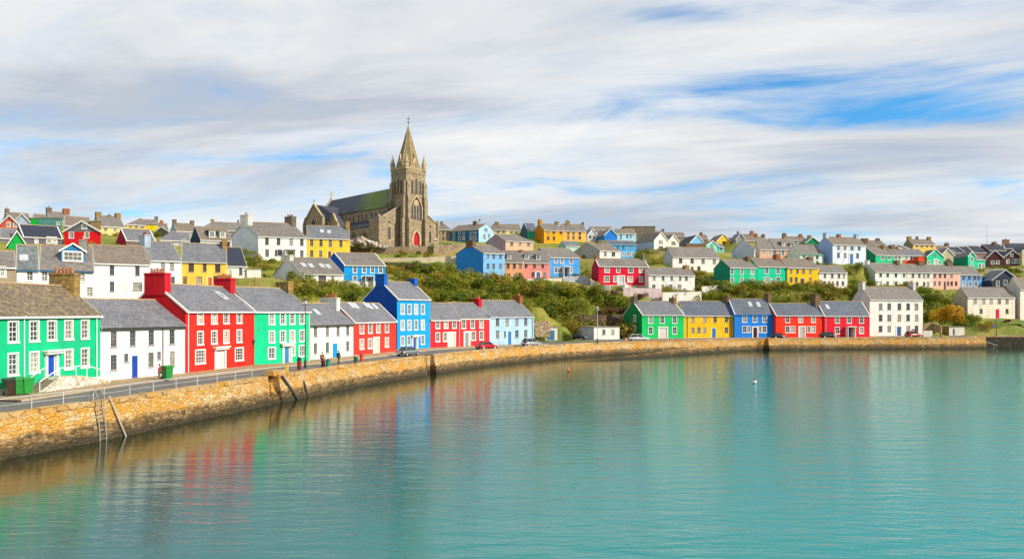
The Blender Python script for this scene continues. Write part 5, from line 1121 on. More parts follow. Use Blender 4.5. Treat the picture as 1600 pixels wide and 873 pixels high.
i = sidx(166); p, az = frame_at(i); s = MB(); s.cyl((0, -.05, 3.3), (1.3, -.85, -.9), .07, .07, 8); s.cyl((0, -.05, 3.3), (0.02, -.06, 3.24), .13, .13, 8); tag(s.build('mooring_pole', plain('weathered_pole', (.42, .38, .3), .7), loc=p, rz=az), 'pale slanting pole leaning on the wall beside the galvanised ladder', 'pole')
for (px, l) in ((472, 'narrow dark drain slot low in the wall below the lamp post'), ):
    i = sidx(px); p, az = frame_at(i); s = MB(); s.hexa([(-.12, -.75, -.4), (.22, -.75, -.4), (.22, -.3, -.4), (-.12, -.3, -.4), (-.5, -.28, 1.9), (-.25, -.28, 1.9), (-.25, .1, 1.9), (-.5, .1, 1.9)])
    tag(s.build('dark_beam', plain('dark_brown_matte', (.03, .025, .02), .8), loc=p, rz=az), 'dark beam fixed low on the wall below the lamp post', 'beam')  # dark beam laid over the place of the slot
i = sidx(441); p, az = frame_at(i); s = MB(); s.hexa([(2.0, -.85, -.5), (2.4, -.85, -.5), (2.4, -.5, -.5), (2.0, -.5, -.5), (-.7, -.12, 2.9), (-.3, -.12, 2.9), (-.3, .25, 2.9), (-.7, .25, 2.9)])
tag(s.build('dark_beam', plain('dark_brown_matte', (.03, .025, .02), .8), loc=p, rz=az), 'dark slanting beam on the wall face right of the steps', 'beam')  # dark beam laid along the slanting groove of the wall
# railings
def railing(pa, pb, label, off=.45, h=.95, gap=2.4):
    i0, i1 = sidx(pa) if pa > -50 else 70, sidx(pb)
    P = QL[i0:i1+1] + QN[i0:i1+1]*off
    s = np.concatenate([[0], np.cumsum(np.hypot(*np.diff(P, axis=0).T))]); n = max(2, int(s[-1]/gap))
    t = np.linspace(0, s[-1], n+1); X = np.interp(t, s, P[:, 0]); Y = np.interp(t, s, P[:, 1])
    r = tag(empty('railing', (X[0], Y[0], 3.04)), label, 'railing', 'railings on the quay')
    for z, rr in ((h, .04), (h*.5, .02)):
        m_ = MB(); m_.tube([(x-X[0], y-Y[0], z) for x, y in zip(X, Y)], rr); m_.build('rail', GALV, r)
    for x, y in zip(X, Y):
        m_ = MB(); m_.cyl((x-X[0], y-Y[0], -.05), (x-X[0], y-Y[0], h), .035, .035, 6); m_.build('post', GALV, r)
railing(-100, 153, 'long pale tube railing left of the galvanised ladder')
railing(171, 404, 'long pale tube railing between the ladder and the stepped gap')
railing(792, 803, 'short pale railing on the quay by the powder blue house', off=2.5, gap=1.6)
# slipway end on the far right
E = QL[-1]; EN = QN[-1]
SLIP = stone('shade_dark_stone', ['3a3020', '2c261a', '51442e', '1f1b14'], '15120d', (1.2, 1.2, 1.8), mw=.08)  # stone coloured dark to stand for the shade on this wall
TL = [E + QT[-1]*.0, TAIL[0], TAIL[1], TAIL[2], TAIL[3]]
s = MB(); acc = 0
for A, B in zip(TL[1:-1], TL[2:]):
    L = float(np.hypot(*(B-A))); s.face([(*A, -1.5), (*B, -1.5), (*B, 2.75), (*A, 2.75)], 0); n_ = np.array([-(B-A)[1], (B-A)[0]])/L
    C = B+n_*1.6; D = A+n_*1.6; s.face([(*A, 2.75), (*B, 2.75), (*C, 2.75), (*D, 2.75)], 1); s.hexa([(*A, 2.75), (*B, 2.75), (*C, 2.75), (*D, 2.75), (*A, 3.0), (*B, 3.0), (*C, 3.0), (*D, 3.0)], 1)
tag(s.build('harbour_wall', [SLIP, COPE]), 'shade-dark painted wall set back behind the slipway at the right edge', 'wall', 'harbour walls')
s = MB(); A, B = TL[0], TL[1]; s.hexa([(*A, -1.5), (*B, -1.5), (*(B+EN*2+QT[-1]*-3), -1.5), (*(A+EN*2), -1.5), (*A, 2.9), (*B, 2.9), (*(B+EN*2+QT[-1]*-3), 2.9), (*(A+EN*2), 2.9)])
tag(s.build('harbour_wall', QWALL), 'square end of the brownish harbour wall at the slipway', 'wall', 'harbour walls')
p = Vector((*(E+QT[-1]*1.2+EN*6), 0)); s = MB(); s.cyl((0, 3.0, 3.2), (9.5, 3.4, .3), .06, .06, 6)
for k in range(4): s.cyl((1+k*2.4, 3.05, 2.9-k*.72), (1+k*2.4, 3.05, 1.6-k*.72), .05, .05, 6)
tag(s.build('handrail', GALV, loc=p), 'sloping handrail going down the slipway at the right edge', 'handrail')
road2 = MB()
B_ = np.array([TL[1], TL[2], TL[3], TL[4]]); T2 = tangents(B_); N2 = np.stack([-T2[:, 1], T2[:, 0]], 1)
tag(ribbon('road', B_, N2, 1.2, 8.0, 2.905, ASPH), kind='structure')

# ------------------------------------------------------------ walls, fences on the hill
RUB = stone('garden_rubble', ['b3997a', '9c8468', 'c2ac8a', '8a755c'], '5f5140', (1.6, 1.6, 2.2), mw=.06)
RUBP = stone('pink_rubble', ['b08a76', '9c7a68', 'bf9c86'], '6f5a4c', (1.8, 1.8, 2.6), mw=.05)
def gwall(label, pts, hpx, mat, name='garden_wall', thick=.45, cap=None, drop=2.5):
    """pts: (px, y of the foot, depth); hpx: height in pixels"""
    W = [Vector((wx(px, D), D, wz(y, D))) for px, y, D in pts]; o0 = W[0]
    s = MB()
    for (a, b), (pa, pb) in zip(zip(W[:-1], W[1:]), zip(pts[:-1], pts[1:])):
        ha = hpx/F*pa[2]; hb = hpx/F*pb[2]; d = (b-a); n = Vector((-d.y, d.x, 0)).normalized()*thick
        a0, b0 = a-o0, b-o0; dn = Vector((0, 0, drop))
        s.hexa([a0-dn, b0-dn, b0-dn+n, a0-dn+n, a0+Vector((0, 0, ha)), b0+Vector((0, 0, hb)), b0+n+Vector((0, 0, hb)), a0+n+Vector((0, 0, ha))])
        if cap:
            e = n.normalized()*.06
            s.hexa([a0-e+Vector((0, 0, ha)), b0-e+Vector((0, 0, hb)), b0+n+e+Vector((0, 0, hb)), a0+n+e+Vector((0, 0, ha)), a0-e+Vector((0, 0, ha+.12)), b0-e+Vector((0, 0, hb+.12)), b0+n+e+Vector((0, 0, hb+.12)), a0+n+e+Vector((0, 0, ha+.12))], 1)
    o = s.build(name, [mat, cap or mat], loc=o0); tag(o, label, 'fence' if 'fence' in name else 'wall'); 
    return o
WW = paint('efe9dd'); GW = paint('b5b0a6'); PW = paint('d9b9a8')
gwall('tan rubble churchyard wall below the church tower', [(548, 396, 226), (600, 396.5, 224), (640, 397, 224), (679, 396, 226)], 11, RUB, cap=VERGE)
gwall('sunlit churchyard wall between the gate pier and the sky blue house', [(684, 395, 226), (716, 394.5, 228), (735, 394, 232)], 12, RUB, cap=VERGE)
s = MB(); s.taper((0, 0), (.7, .7), (.65, .65), -2, 4.2); s.taper((0, 0), (.85, .85), (.2, .2), 4.2, 5.0); tag(s.build('gate_pier', CDR, loc=(wx(681.5, 225), 225, wz(396, 225))), 'square stone gate pier ending the churchyard wall', 'pier')
gwall('long pale concrete wall of the lane below the church', [(598, 409.5, 211), (650, 409, 211), (713, 406.5, 212)], 6.5, paint('d8c8aa'), thick=.5)
gwall('dark boarded fence below the pale lane wall', [(601, 420, 205), (650, 421, 205), (713, 425, 207)], 10, paint('3c454c'), name='board_fence', thick=.12)
gwall('tan rubble retaining wall above the shrub bank, left of the sky blue house', [(651, 447, 189), (690, 446, 192), (738, 446.5, 199)], 11.5, RUB, cap=VERGE)
gwall('white garden fence in front of the rose pink house', [(816, 443, 206), (878, 441.5, 209)], 7, paint('e9dcd0'), name='garden_fence', thick=.12)
gwall('mottled whitewashed wall in front of the cornflower blue house', [(880, 440, 209), (921, 438.5, 211)], 8, stone('mottled_whitewash', ['cfd3da', 'aab0ba', 'e2e4e6'], '8d929a', (1.6, 1.6, 1.8)))
gwall('sloping white wall at the left corner of the crimson house', [(922, 444, 203.5), (937, 452.5, 202), (953, 454, 201)], 8, WW)
gwall('pinkish white terrace wall below the crimson house', [(974, 457, 201), (1034, 459, 201.5)], 8, paint('e9cfd0'))
gwall('white garden wall below the white house with the royal blue door', [(1035, 464, 199.5), (1096, 463, 203)], 7.5, WW)
gwall('low white wall left of the sea green house', [(1097, 452, 208), (1137, 449, 210)], 4.5, WW)
gwall('white plinth wall along the terrace of the bright blue detached house', [(540, 453, 166), (585, 454.5, 167)], 7, paint('e6dfd2'))
gwall('pink stone garden wall right of the low white outbuilding', [(394, 447, 152), (434, 449, 151)], 13, RUBP)
gwall('grey concrete retaining wall behind the low red house', [(538, 476, 140), (566, 476, 146)], 13, GW)
gwall('white picket fence before the house with the cream front door', [(160, 469, 106), (233, 467, 110)], 10, paint('eceae4'), name='picket_fence', thick=.1)
gwall('dark brown rubble wall behind the white garage', [(905, 507, 188), (940, 508, 190), (975, 507, 193)], 16, stone('dark_rubble', ['6a5443', '574436', '7c6650'], '3f3226', (1.8, 1.8, 2.4)))
gwall('old stone wall stub above the blue door shed', [(834, 511, 168), (860, 510, 170)], 9, RUB)
gwall('tan boundary wall right of the tall white three storey house', [(1443, 519, 206), (1457, 518, 206), (1470, 523, 203)], 14, stone('tan_render', ['b39c72', 'a38c64'], '8a7652', (.8, .8, 1)))
gwall('low white bench wall beside the red car', [(1443, 523.5, 201.5), (1457, 523.5, 201.5)], 7, WW)
gwall('low roadside wall below the lawn of the long cream house', [(1514, 519.5, 213), (1620, 518.5, 216)], 4, stone('grey_rubble', ['8c857a', '756f66', '9e968a'], '58534c', (1.8, 1.8, 2.2)))
gwall('front garden wall of the maroon gabled pair', [(1538, 424, 259), (1600, 423, 260)], 4, stone('pale_rubble', ['c2b8a4', 'a89e8a', 'd0c8b4'], '7a7060', (1.6, 1.6, 2)))
gwall('dark lane wall between the painted terrace house and the slate blue gable', [(1534, 446, 248), (1552, 446, 247)], 13, paint('6a6062'))
gwall('rubble wall right of the white gabled houses', [(1013, 396, 244), (1040, 396, 244)], 5, RUB)
# rubble heap by the churchyard
def blob_mesh(name, n, size, mats, seed):
    rr = random.Random(seed); s = MB()
    for k in range(n):
        c = Vector((rr.gauss(0, 1)*size*1.5, rr.gauss(0, .7)*size, 0)); c.z = max(0, size*1.3*(1-abs(c.x)/(size*3.2)))*rr.random()
        r = rr.uniform(.25, .7); R = Matrix.Rotation(rr.random()*6, 3, Vector((rr.random(), rr.random(), rr.random()+.1)).normalized())
        q = [c + R @ Vector((sx*r*rr.uniform(.7, 1.2), sy*r*rr.uniform(.6, 1), sz*r*rr.uniform(.5, .8))) for sz in (-1, 1) for sx, sy in ((-1, -1), (1, -1), (1, 1), (-1, 1))]
        s.hexa(q)
    return s.mesh(name, mats)
me = blob_mesh('rubble_heap', 260, 2.3, [stone('pale_broken_stone', ['d2c4b4', 'b5a08c', 'e4dccf', '8d7866'], '6a5848', (.9, .9, .9))], 3)
tag(link('rubble_heap', me, loc=(wx(563, 224), 224, wz(386, 224))), 'heap of pale broken stone beside the bright yellow house, left of the church', 'rubble', kind='stuff')
# ------------------------------------------------------------ entrance stairs of the emerald house
H1 = HOUSES[0]; ud = H1.door_u
st = tag(empty('entrance_stairs', H1.P0 + Vector((math.cos(H1.A), math.sin(H1.A), 0))*ud + Vector((math.sin(H1.A), -math.cos(H1.A), 0))*.05, H1.A), 'whitewashed rubble stairs with white handrails up to the emerald house door', 'stairs')
WR = stone('whitewashed_rubble', ['efe9da', 'd9cdb4', 'f4f0e4', 'c8b690'], 'a08c66', (1.8, 1.8, 2.2), mw=.06)
s = MB(); s.box(-1.2, 1.3, -2.0, 0, -.1, 1.1); s.hexa([(1.3, -2.0, -.1), (5.2, -2.0, -.1), (5.2, -1.6, -.1), (1.3, -1.6, -.1), (1.3, -2.0, 1.1), (5.2, -2.0, .25), (5.2, -1.6, .25), (1.3, -1.6, 1.1)]); s.build('landing', WR, st)
for k in range(6):
    s = MB(); s.box(-1.2-(k+1)*.36, -1.2-k*.36, -1.6, -.05, -.1, .95-k*.17); s.build('step', plain('grey_step_stone', (.27, .23, .18), .9), st)
s = MB(); s.hexa([(-3.3, -2.0, -.1), (-1.2, -2.0, -.1), (-1.2, -1.6, -.1), (-3.3, -1.6, -.1), (-3.3, -2.0, .1), (-1.2, -2.0, 1.1), (-1.2, -1.6, 1.1), (-3.3, -1.6, .1)]); s.build('stair_cheek', WR, st)
s = MB(); s.tube([(-3.5, -1.8, 1.0), (-1.2, -1.8, 2.0), (2.2, -1.8, 2.0), (5.0, -1.8, 1.1)], .045)
s.tube([(-3.4, -.3, 1.0), (-1.2, -.3, 2.0)], .04); s.build('handrail', TRIM, st)
for (x, y, z0, z1) in ((-3.5, -1.8, 0, 1.0), (-1.2, -1.8, 1.0, 2.0), (.8, -1.8, 1.0, 2.0), (2.2, -1.8, .8, 2.0), (3.6, -1.8, .5, 1.55), (5.0, -1.8, 0, 1.1), (-3.4, -.3, 0, 1.0)):
    s = MB(); s.cyl((x, y, z0), (x, y, z1), .035, .035, 6); s.build('post', TRIM, st)
# ------------------------------------------------------------ shrubs
def leafmat(name, stops):
    m, nt, b, _ = nodes(name); g = nt.nodes.new('ShaderNodeNewGeometry'); oi = nn(nt, 'ShaderNodeObjectInfo')
    f = math_(nt, 'ADD', math_(nt, 'MULTIPLY', g.outputs['Random Per Island'], .62), math_(nt, 'MULTIPLY', oi.outputs['Random'], .38))
    r = ramp(nt, f, stops); nt.links.new(r.outputs[0], b.inputs['Base Color']); b.inputs['Roughness'].default_value = .55; b.inputs['Specular IOR Level'].default_value = .3
    b.inputs['Subsurface Weight'].default_value = 0
    tr = nn(nt, 'ShaderNodeBsdfTranslucent'); nt.links.new(r.outputs[0], tr.inputs[0]); mx = nn(nt, 'ShaderNodeMixShader'); mx.inputs[0].default_value = .38
    nt.links.new(b.outputs[0], mx.inputs[1]); nt.links.new(tr.outputs[0], mx.inputs[2]); nt.links.new(mx.outputs[0], _.inputs[0])
    return m
LEAF = {'green': leafmat('green_leaves', [(0, (.03, .05, .006)), (.35, (.11, .155, .010)), (.7, (.29, .31, .02)), (1, (.48, .42, .04))]),
        'olive': leafmat('olive_leaves', [(0, (.11, .10, .012)), (.5, (.31, .25, .025)), (1, (.55, .42, .06))]),
        'red': leafmat('reddish_leaves', [(0, (.06, .03, .018)), (.5, (.20, .075, .045)), (1, (.36, .19, .10))]),
        'yellow': leafmat('golden_leaves', [(0, (.3, .17, .01)), (.5, (.62, .36, .012)), (1, (.75, .52, .03))])}
def shrub_mesh(seed, leaf, n=1100):
    r = np.random.default_rng(seed); k = 9
    cs = r.normal(0, .42, (k, 3)); cs[:, 2] = np.abs(cs[:, 2])*.8 + .15; rs = r.uniform(.32, .58, k)
    v = []; f = []
    def quad(c, nrm, sz):
        nrm = nrm/np.linalg.norm(nrm); t = np.cross(nrm, r.normal(0, 1, 3)); t /= np.linalg.norm(t); b_ = np.cross(nrm, t)
        i = len(v); a = r.uniform(.35, .6)
        v.extend([tuple(c - t*sz), tuple(c - b_*sz*a), tuple(c + t*sz), tuple(c + b_*sz*a)]); f.append((i, i+1, i+2, i+3))
    for _ in range(n):
        j = r.integers(k); d = r.normal(0, 1, 3); d[2] = d[2]*.9+.25; d /= np.linalg.norm(d)
        c = cs[j] + d*rs[j]*r.uniform(.72, 1.1)
        if c[2] < -.25: continue
        quad(c, d + r.normal(0, .55, 3), r.uniform(.055, .12))
    me = bpy.data.meshes.new('shrub'); me.from_pydata(v, [], f); me.materials.append(LEAF[leaf]); return me
SH = {'green': [shrub_mesh(i, 'green') for i in range(5)], 'olive': [shrub_mesh(20+i, 'olive') for i in range(3)], 'red': [shrub_mesh(40+i, 'red') for i in range(2)], 'yellow': [shrub_mesh(60, 'yellow', 3200)]}
def shrub(kind, x, y, r, label, group, hz=1.0, z=None):
    me = random.choice(SH[kind]); o = link('shrub', me, loc=(x, y, (terr(x, y) if z is None else z) + r*.12), rz=random.random()*6.28)
    o.scale = (r*random.uniform(.9, 1.25), r*random.uniform(.85, 1.15), r*random.uniform(.75, 1.05)*hz)
    return tag(o, label, 'shrub', group)
FOOT = []
for h in HOUSES:
    d = Vector((math.cos(h.A), math.sin(h.A))); n = Vector((-d.y, d.x)); FOOT.append((h.P0.xy, d, n, h.L, h.G))
def inhouse(x, y, mrg=1.2):
    for p, d, n, L, G_ in FOOT:
        q = Vector((x, y)) - p
        if -mrg < q.dot(d) < L+mrg and -mrg*1.3 < q.dot(n) < G_+mrg: return True
    return False
REG = []
def region(px0, px1, D0, D1, n, rr, label, group, kinds, mrg=1.2, dq=12):
    REG.append((px0, px1, D0, D1, n*rr[1]**2))
    placed = []; tries = 0
    while len(placed) < n and tries < n*60:
        tries += 1
        px = random.uniform(px0, px1); D = random.uniform(D0(px) if callable(D0) else D0, D1(px) if callable(D1) else D1)
        x, y = wx(px, D), D; r = random.uniform(*rr)
        if inhouse(x, y, mrg+r*.5) or any((x-a)**2+(y-b)**2 < (.62*(r+c))**2 for a, b, c in placed): continue
        if float(qdist([x], [y])[0]) < dq: continue
        placed.append((x, y, r)); k = random.choices([k for k, _ in kinds], [w for _, w in kinds])[0]
        shrub(k, x, y, r, label[k] if isinstance(label, dict) else label, group)
gr = [('green', .72), ('olive', .28)]
lb = lambda a: {'green': 'green shrub ' + a, 'olive': 'olive yellow shrub ' + a, 'red': 'reddish shrub ' + a}
region(642, 985, lambda p: 168 if p < 830 else 187, 199, 88, (2.5, 3.7), lb('on the steep bank behind the powder blue house and garage'), 'shrubs on the steep bank', gr)
region(930, 1000, 186, 200, 9, (1.3, 1.9), {'red': 'reddish shrub on the bank below the crimson house'}, 'reddish shrubs on the bank', [('red', 1)])
region(1040, 1342, 202, lambda p: 206 if p < 1100 else 217, 66, (1.7, 2.6), lb('in the hedge behind the yellow, azure and orange red houses'), 'shrubs behind the right hand row', [('green', .6), ('olive', .4)], mrg=.1)
region(1000, 1060, 201, 206, 10, (1.2, 1.8), {'red': 'reddish shrub below the white house with the royal blue door', 'green': 'green shrub below the white house with the royal blue door'}, 'shrubs below the white house', [('red', .6), ('green', .4)], mrg=.3)
region(452, 575, 126, 157, 26, (1.7, 2.5), lb('below the roof lit white cottage and bright blue detached house'), 'shrubs below the cottage', gr)
region(606, 735, 193, 205, 20, (1.5, 2.3), lb('between the board fence and the rubble retaining wall'), 'shrubs below the fence', [('green', .5), ('olive', .5)], mrg=.3)
region(602, 640, 197, 204, 6, (1.2, 1.7), {'red': 'reddish shrub at the right corner of the bright blue detached house'}, 'reddish shrubs by the blue house', [('red', 1)], mrg=.2)
region(618, 680, 214, 221, 8, (.9, 1.4), lb('on the strip below the churchyard wall'), 'shrubs below the churchyard', gr)
region(1443, 1525, 211, 232, 30, (1.8, 2.8), lb('between the tall white and long cream houses'), 'shrubs on the right slope', gr, mrg=.3)
region(994, 1048, 224, 248, 14, (1.4, 2.1), lb('between the turquoise blue and white gabled houses'), 'shrubs on the upper slope', gr, mrg=.5)
region(1085, 1140, 212, 226, 12, (1.2, 2.0), lb('in the garden of the long white house'), 'garden shrubs of the long white house', [('olive', .7), ('green', .3)], mrg=.3)
region(1322, 1345, 218, 236, 6, (1.3, 1.8), lb('between the plain white house and the pale mint gable'), 'shrubs by the mint gable', gr, mrg=.2)
region(1275, 1345, 226, 237, 6, (1.0, 1.6), lb('below the big pale blue white house'), 'shrubs below the pale blue house', gr, mrg=.3)
region(1528, 1600, 250, 262, 12, (1.0, 1.6), lb('on the grass below the maroon gabled pair'), 'shrubs below the maroon houses', gr, mrg=.3)
region(384, 440, 160, 180, 10, (1.2, 1.7), lb('on the slope below the big white house'), 'shrubs below the big white house', gr, mrg=.3)
region(896, 926, 212, 228, 7, (1.0, 1.5), lb('beside the cornflower blue house'), 'shrubs by the cornflower blue house', gr, mrg=.3)
region(1336, 1440, 208, 234, 16, (1.3, 2.0), lb('between the mint gable and the tall white three storey house'), 'shrubs below the terrace of four', gr, mrg=.2)
region(10, 400, 138, 215, 22, (1.0, 1.6), lb('among the crowded roofs of the upper left hillside'), 'shrubs among the upper left roofs', gr, mrg=.4)
region(1122, 1182, 226, 242, 7, (1.1, 1.7), lb('in the gap between the sea green house and the mansard houses'), 'shrubs by the mansard houses', gr, mrg=.3)
region(905, 940, 238, 258, 6, (1.1, 1.7), lb('on the slope below the amber and white skyline houses'), 'shrubs below the amber house', gr, mrg=.3)
region(1325, 1368, 240, 256, 6, (1.1, 1.7), lb('between the big pale blue house and the emerald green gable'), 'shrubs by the emerald green house', gr, mrg=.3)
region(690, 705, 236, 246, 4, (1.0, 1.4), {'green': 'green shrub between the church and the long blue house'}, 'shrubs by the church', [('green', 1)], mrg=.2)
yx = wx(1482, 209); shrub('yellow', yx, 209, 3.6, 'large golden yellow shrub on the slope left of the long cream house', None, hz=1.35, z=wz(502, 209))
sx = wx(1543, 213); shrub('olive', sx, 213, 2.3, 'round dark olive shrub below the cream house, left of the red door', None)
sx = wx(885.5, 172); shrub('green', sx, 172, 1.4, 'clipped upright green shrub between the shed and the black car', None, hz=1.6)
for px, r_ in ((1573, 1.2), (1590, 1.0)): shrub('red', wx(px, 217), 217, r_, 'dark reddish shrub at the foot of the long cream house' if px < 1580 else 'small reddish shrub below the white side wall at the right edge', None)
# low bramble and grass between the shrubs: nobody could count it
def undergrowth(N):
    tot = sum(r[4] for r in REG); pts = []
    for p0, p1, D0, D1, wgt in REG:
        for _ in range(int(N*wgt/tot)):
            px = random.uniform(p0, p1); D = random.uniform(D0(px) if callable(D0) else D0, D1(px) if callable(D1) else D1); pts.append((wx(px, D), D))
    P = np.array(pts); P = P[qdist(P[:, 0], P[:, 1]) > 13]
    keep = np.ones(len(P), bool)
    for p, d, n, L, G_ in FOOT:
        q0 = (P[:, 0]-p.x)*d.x + (P[:, 1]-p.y)*d.y; q1 = (P[:, 0]-p.x)*n.x + (P[:, 1]-p.y)*n.y
        keep &= ~((q0 > -.3) & (q0 < L+.3) & (q1 > -.6) & (q1 < G_+.3))
    P = P[keep]; z = hill(P[:, 0], P[:, 1]); r = np.random.default_rng(5); M = 8; n = len(P)*M
    C = np.repeat(np.column_stack([P, z]), M, 0) + np.column_stack([r.normal(0, .5, n), r.normal(0, .5, n), np.abs(r.normal(0, .38, n))])
    nr = r.normal(0, 1, (n, 3)); nr[:, 2] = np.abs(nr[:, 2])+.3; nr /= np.linalg.norm(nr, axis=1)[:, None]
    t = np.cross(nr, r.normal(0, 1, (n, 3))); t /= np.linalg.norm(t, axis=1)[:, None]; b_ = np.cross(nr, t); sz = r.uniform(.13, .3, (n, 1))
    V = np.stack([C-t*sz, C-b_*sz*.5, C+t*sz, C+b_*sz*.5], 1).reshape(-1, 3)
    me = bpy.data.meshes.new('undergrowth'); me.from_pydata(V.tolist(), [], np.arange(n*4).reshape(-1, 4).tolist()); me.materials.append(LEAF['green'])
    tag(link('undergrowth', me), 'low brambles and rough grass covering the banks between the shrubs', kind='stuff')
REG += [(1040, 1345, 202, 217, 900), (1330, 1440, 208, 236, 300), (1443, 1530, 210, 236, 300)]
undergrowth(24000)
m, nt, b, _ = nodes('mown_grass'); Pn = worldpos(nt); n1 = noise(nt, Pn, .5, 5, .7); r = ramp(nt, n1.outputs[0], [(.3, (.06, .12, .01)), (.7, (.17, .24, .02))]); nt.links.new(r.outputs[0], b.inputs['Base Color']); b.inputs['Roughness'].default_value = .9; LAWN = m
def lawn(px0, px1, D0, D1):
    s = MB(); nx, ny = 24, 12
    g = [[(wx(px0+(px1-px0)*i/nx, D0+(D1-D0)*j/ny), D0+(D1-D0)*j/ny) for i in range(nx+1)] for j in range(ny+1)]
    zz = hill([p[0] for r_ in g for p in r_], [p[1] for r_ in g for p in r_]).reshape(ny+1, nx+1) + .12
    for j in range(ny):
        for i in range(nx): s.face([(*g[j][i], zz[j][i]), (*g[j][i+1], zz[j][i+1]), (*g[j+1][i+1], zz[j+1][i+1]), (*g[j+1][i], zz[j+1][i])])
    tag(s.build('lawn', LAWN), kind='structure')
lawn(1512, 1640, 214.5, 221)
s = MB(); x, y = wx(888, 170), 170
s.face([(x-7, y-4, 2.93), (x+9, y-3, 2.93), (x+6, y+4, 2.93), (x-6, y+3, 2.93)]); tag(s.build('grass_verge', LAWN), kind='structure')
# ------------------------------------------------------------ cars
_cars = {}
def car(px, py, hd, col, kind, label, L=4.3):
    D = max(droad(py, 2.93), QL[sidx(px)][1] + (2.8 if px < 1400 else 6.0) if px > 1100 else 0); root = tag(empty('parked_car', (wx(px, D), D, 2.93), rad(hd)), label, 'car', 'cars parked along the quay')
    W = .88; pm = plain('car_paint_' + col, lin(col, .8)[:3], .22, .25 if col in ('b9bdc0', '8f9a9c') else 0.0, var=.03); gl = plain('car_glass', (.03, .035, .04), .06)
    top = 1.46 if kind == 'saloon' else 1.62
    st = [(-.5, .42, .62, .78), (-.47, .30, .82, .94), (-.32, .26, .93, 1.0), (-.1, .25, .95, 1.0), (.16, .25, .93, 1.0), (.36, .27, .82, .97), (.46, .30, .68, .90), (.5, .40, .58, .74)]
    s = MB(); rings = []
    for t, z0, z1, w in st:
        x = t*L; ww = W*w; zm = (z0+z1)*.5+.08
        rings.append([(x, -ww*.94, z0), (x, -ww, zm), (x, -ww*.95, z1-.03), (x, -ww*.82, z1), (x, ww*.82, z1), (x, ww*.95, z1-.03), (x, ww, zm), (x, ww*.94, z0)])
    for a, b in zip(rings[:-1], rings[1:]):
        for i in range(8): s.face([a[i], a[(i+1) % 8], b[(i+1) % 8], b[i]])
    s.face(rings[0]); s.face(rings[-1][::-1]); s.build('body', pm, root, smooth=True)
    cab = [(-.45 if kind != 'saloon' else -.38, .93), (-.33 if kind != 'saloon' else -.22, top-.04), (-.02, top), (.08, top-.03), (.27, .92)]
    s = MB(); rr = []
    for t, z in cab:
        k = .70 if z > 1.2 else .86
        rr.append([(t*L, -W*k, z), (t*L, W*k, z)])
    base = [(t*L, -W*.87, .92) for t, _ in cab], [(t*L, W*.87, .92) for t, _ in cab]
    for i in range(4):
        a, b = rr[i], rr[i+1]; s.face([a[0], b[0], b[1], a[1]])
        s.face([base[0][i], base[0][i+1], b[0], a[0]]); s.face([base[1][i], base[1][i+1], b[1], a[1]])
    s.build('windows', gl, root)
    s = MB(); e = .02
    x0, x1 = cab[1][0]*L-.05, cab[3][0]*L+.08
    s.hexa([(x0, -W*.7, top-.05), (x1, -W*.7, top-.05), (x1, W*.7, top-.05), (x0, W*.7, top-.05), (x0+.05, -W*.64, top+.03), (x1-.1, -W*.64, top+.03), (x1-.1, W*.64, top+.03), (x0+.05, W*.64, top+.03)])
    s.build('roof', pm, root, smooth=False)
    for sy in (-1, 1):
        for (ta, za), (tb, zb) in ((cab[0], cab[1]), (cab[4], cab[3]), ((-.06, .93), (-.05, top-.02))):
            s = MB(); s.tube([(ta*L, sy*W*.875, .93), (tb*L, sy*W*.71, zb)], .045, 5); s.build('pillar', pm, root)
    for sx in (-.31, .31):
        for sy in (-1, 1):
            s = MB(); s.cyl((0, -.1, 0), (0, .1, 0), .325, .325, 16); t = s.build('tyre', BLACK, None); w = empty('wheel', (sx*L, sy*(W-.07), .325)); w.parent = root; t.parent = w
            s = MB(); s.cyl((0, -.112, 0), (0, .112, 0), .2, .2, 10); link('rim', s.mesh('rim', [GALV]), w)
    for sy in (-1, 1):
        s = MB(); s.taper((L*.488, sy*.55), (.05, .2), (.05, .17), .58, .72); s.build('headlight', plain('headlamp_glass', (.7, .72, .74), .1), root)
        s = MB(); s.taper((-L*.488, sy*.58), (.05, .17), (.05, .14), .66, .84); s.build('tail_light', plain('tail_lamp_red', (.4, .01, .01), .2), root)
        s = MB(); s.taper((L*.16, sy*(W+.07)), (.08, .09), (.06, .07), .95, 1.08); s.build('wing_mirror', pm, root)
    s = MB(); s.box(-L*.503, -L*.497, -.26, .26, .5, .61); s.build('number_plate', plain('plate_white', (.7, .7, .62), .5), root)
    return root
car(637.5, 555.5, 62, '8f9a9c', 'saloon', 'greenish silver saloon car parked before the tall blue house', 4.5)
car(760, 545.5, 42, 'c4141f', 'saloon', 'red saloon car parked on the quay before the red and powder blue houses', 4.4)
car(830, 540.5, 38, 'b9bdc0', 'hatch', 'silver hatchback parked at the end of the powder blue house', 4.3)
car(903, 530.5, -30, '1a1113', 'saloon', 'dark maroon black car parked on the grass left of the white garage', 4.5)
car(997, 532.3, 8, 'e9e9e6', 'hatch', 'white hatchback parked in front of the grass green house', 5.2)
car(1216, 528.9, 10, '0d0e10', 'saloon', 'small black car parked between the azure and orange red houses', 3.9)
car(1294.5, 528.6, 8, '23262c', 'hatch', 'charcoal car parked before the chimney end of the orange red house', 5.0)
car(1427, 527.9, 12, 'c4102e', 'hatch', 'bright red car parked in front of the tall white three storey house', 4.7)
tc = tag(empty('parked_car', (wx(268, 170), 170, wz(377, 170)), rad(20)), 'pale green white car roof seen over the pale blue house ridge', 'car')
bpy.data.objects.remove(tc)
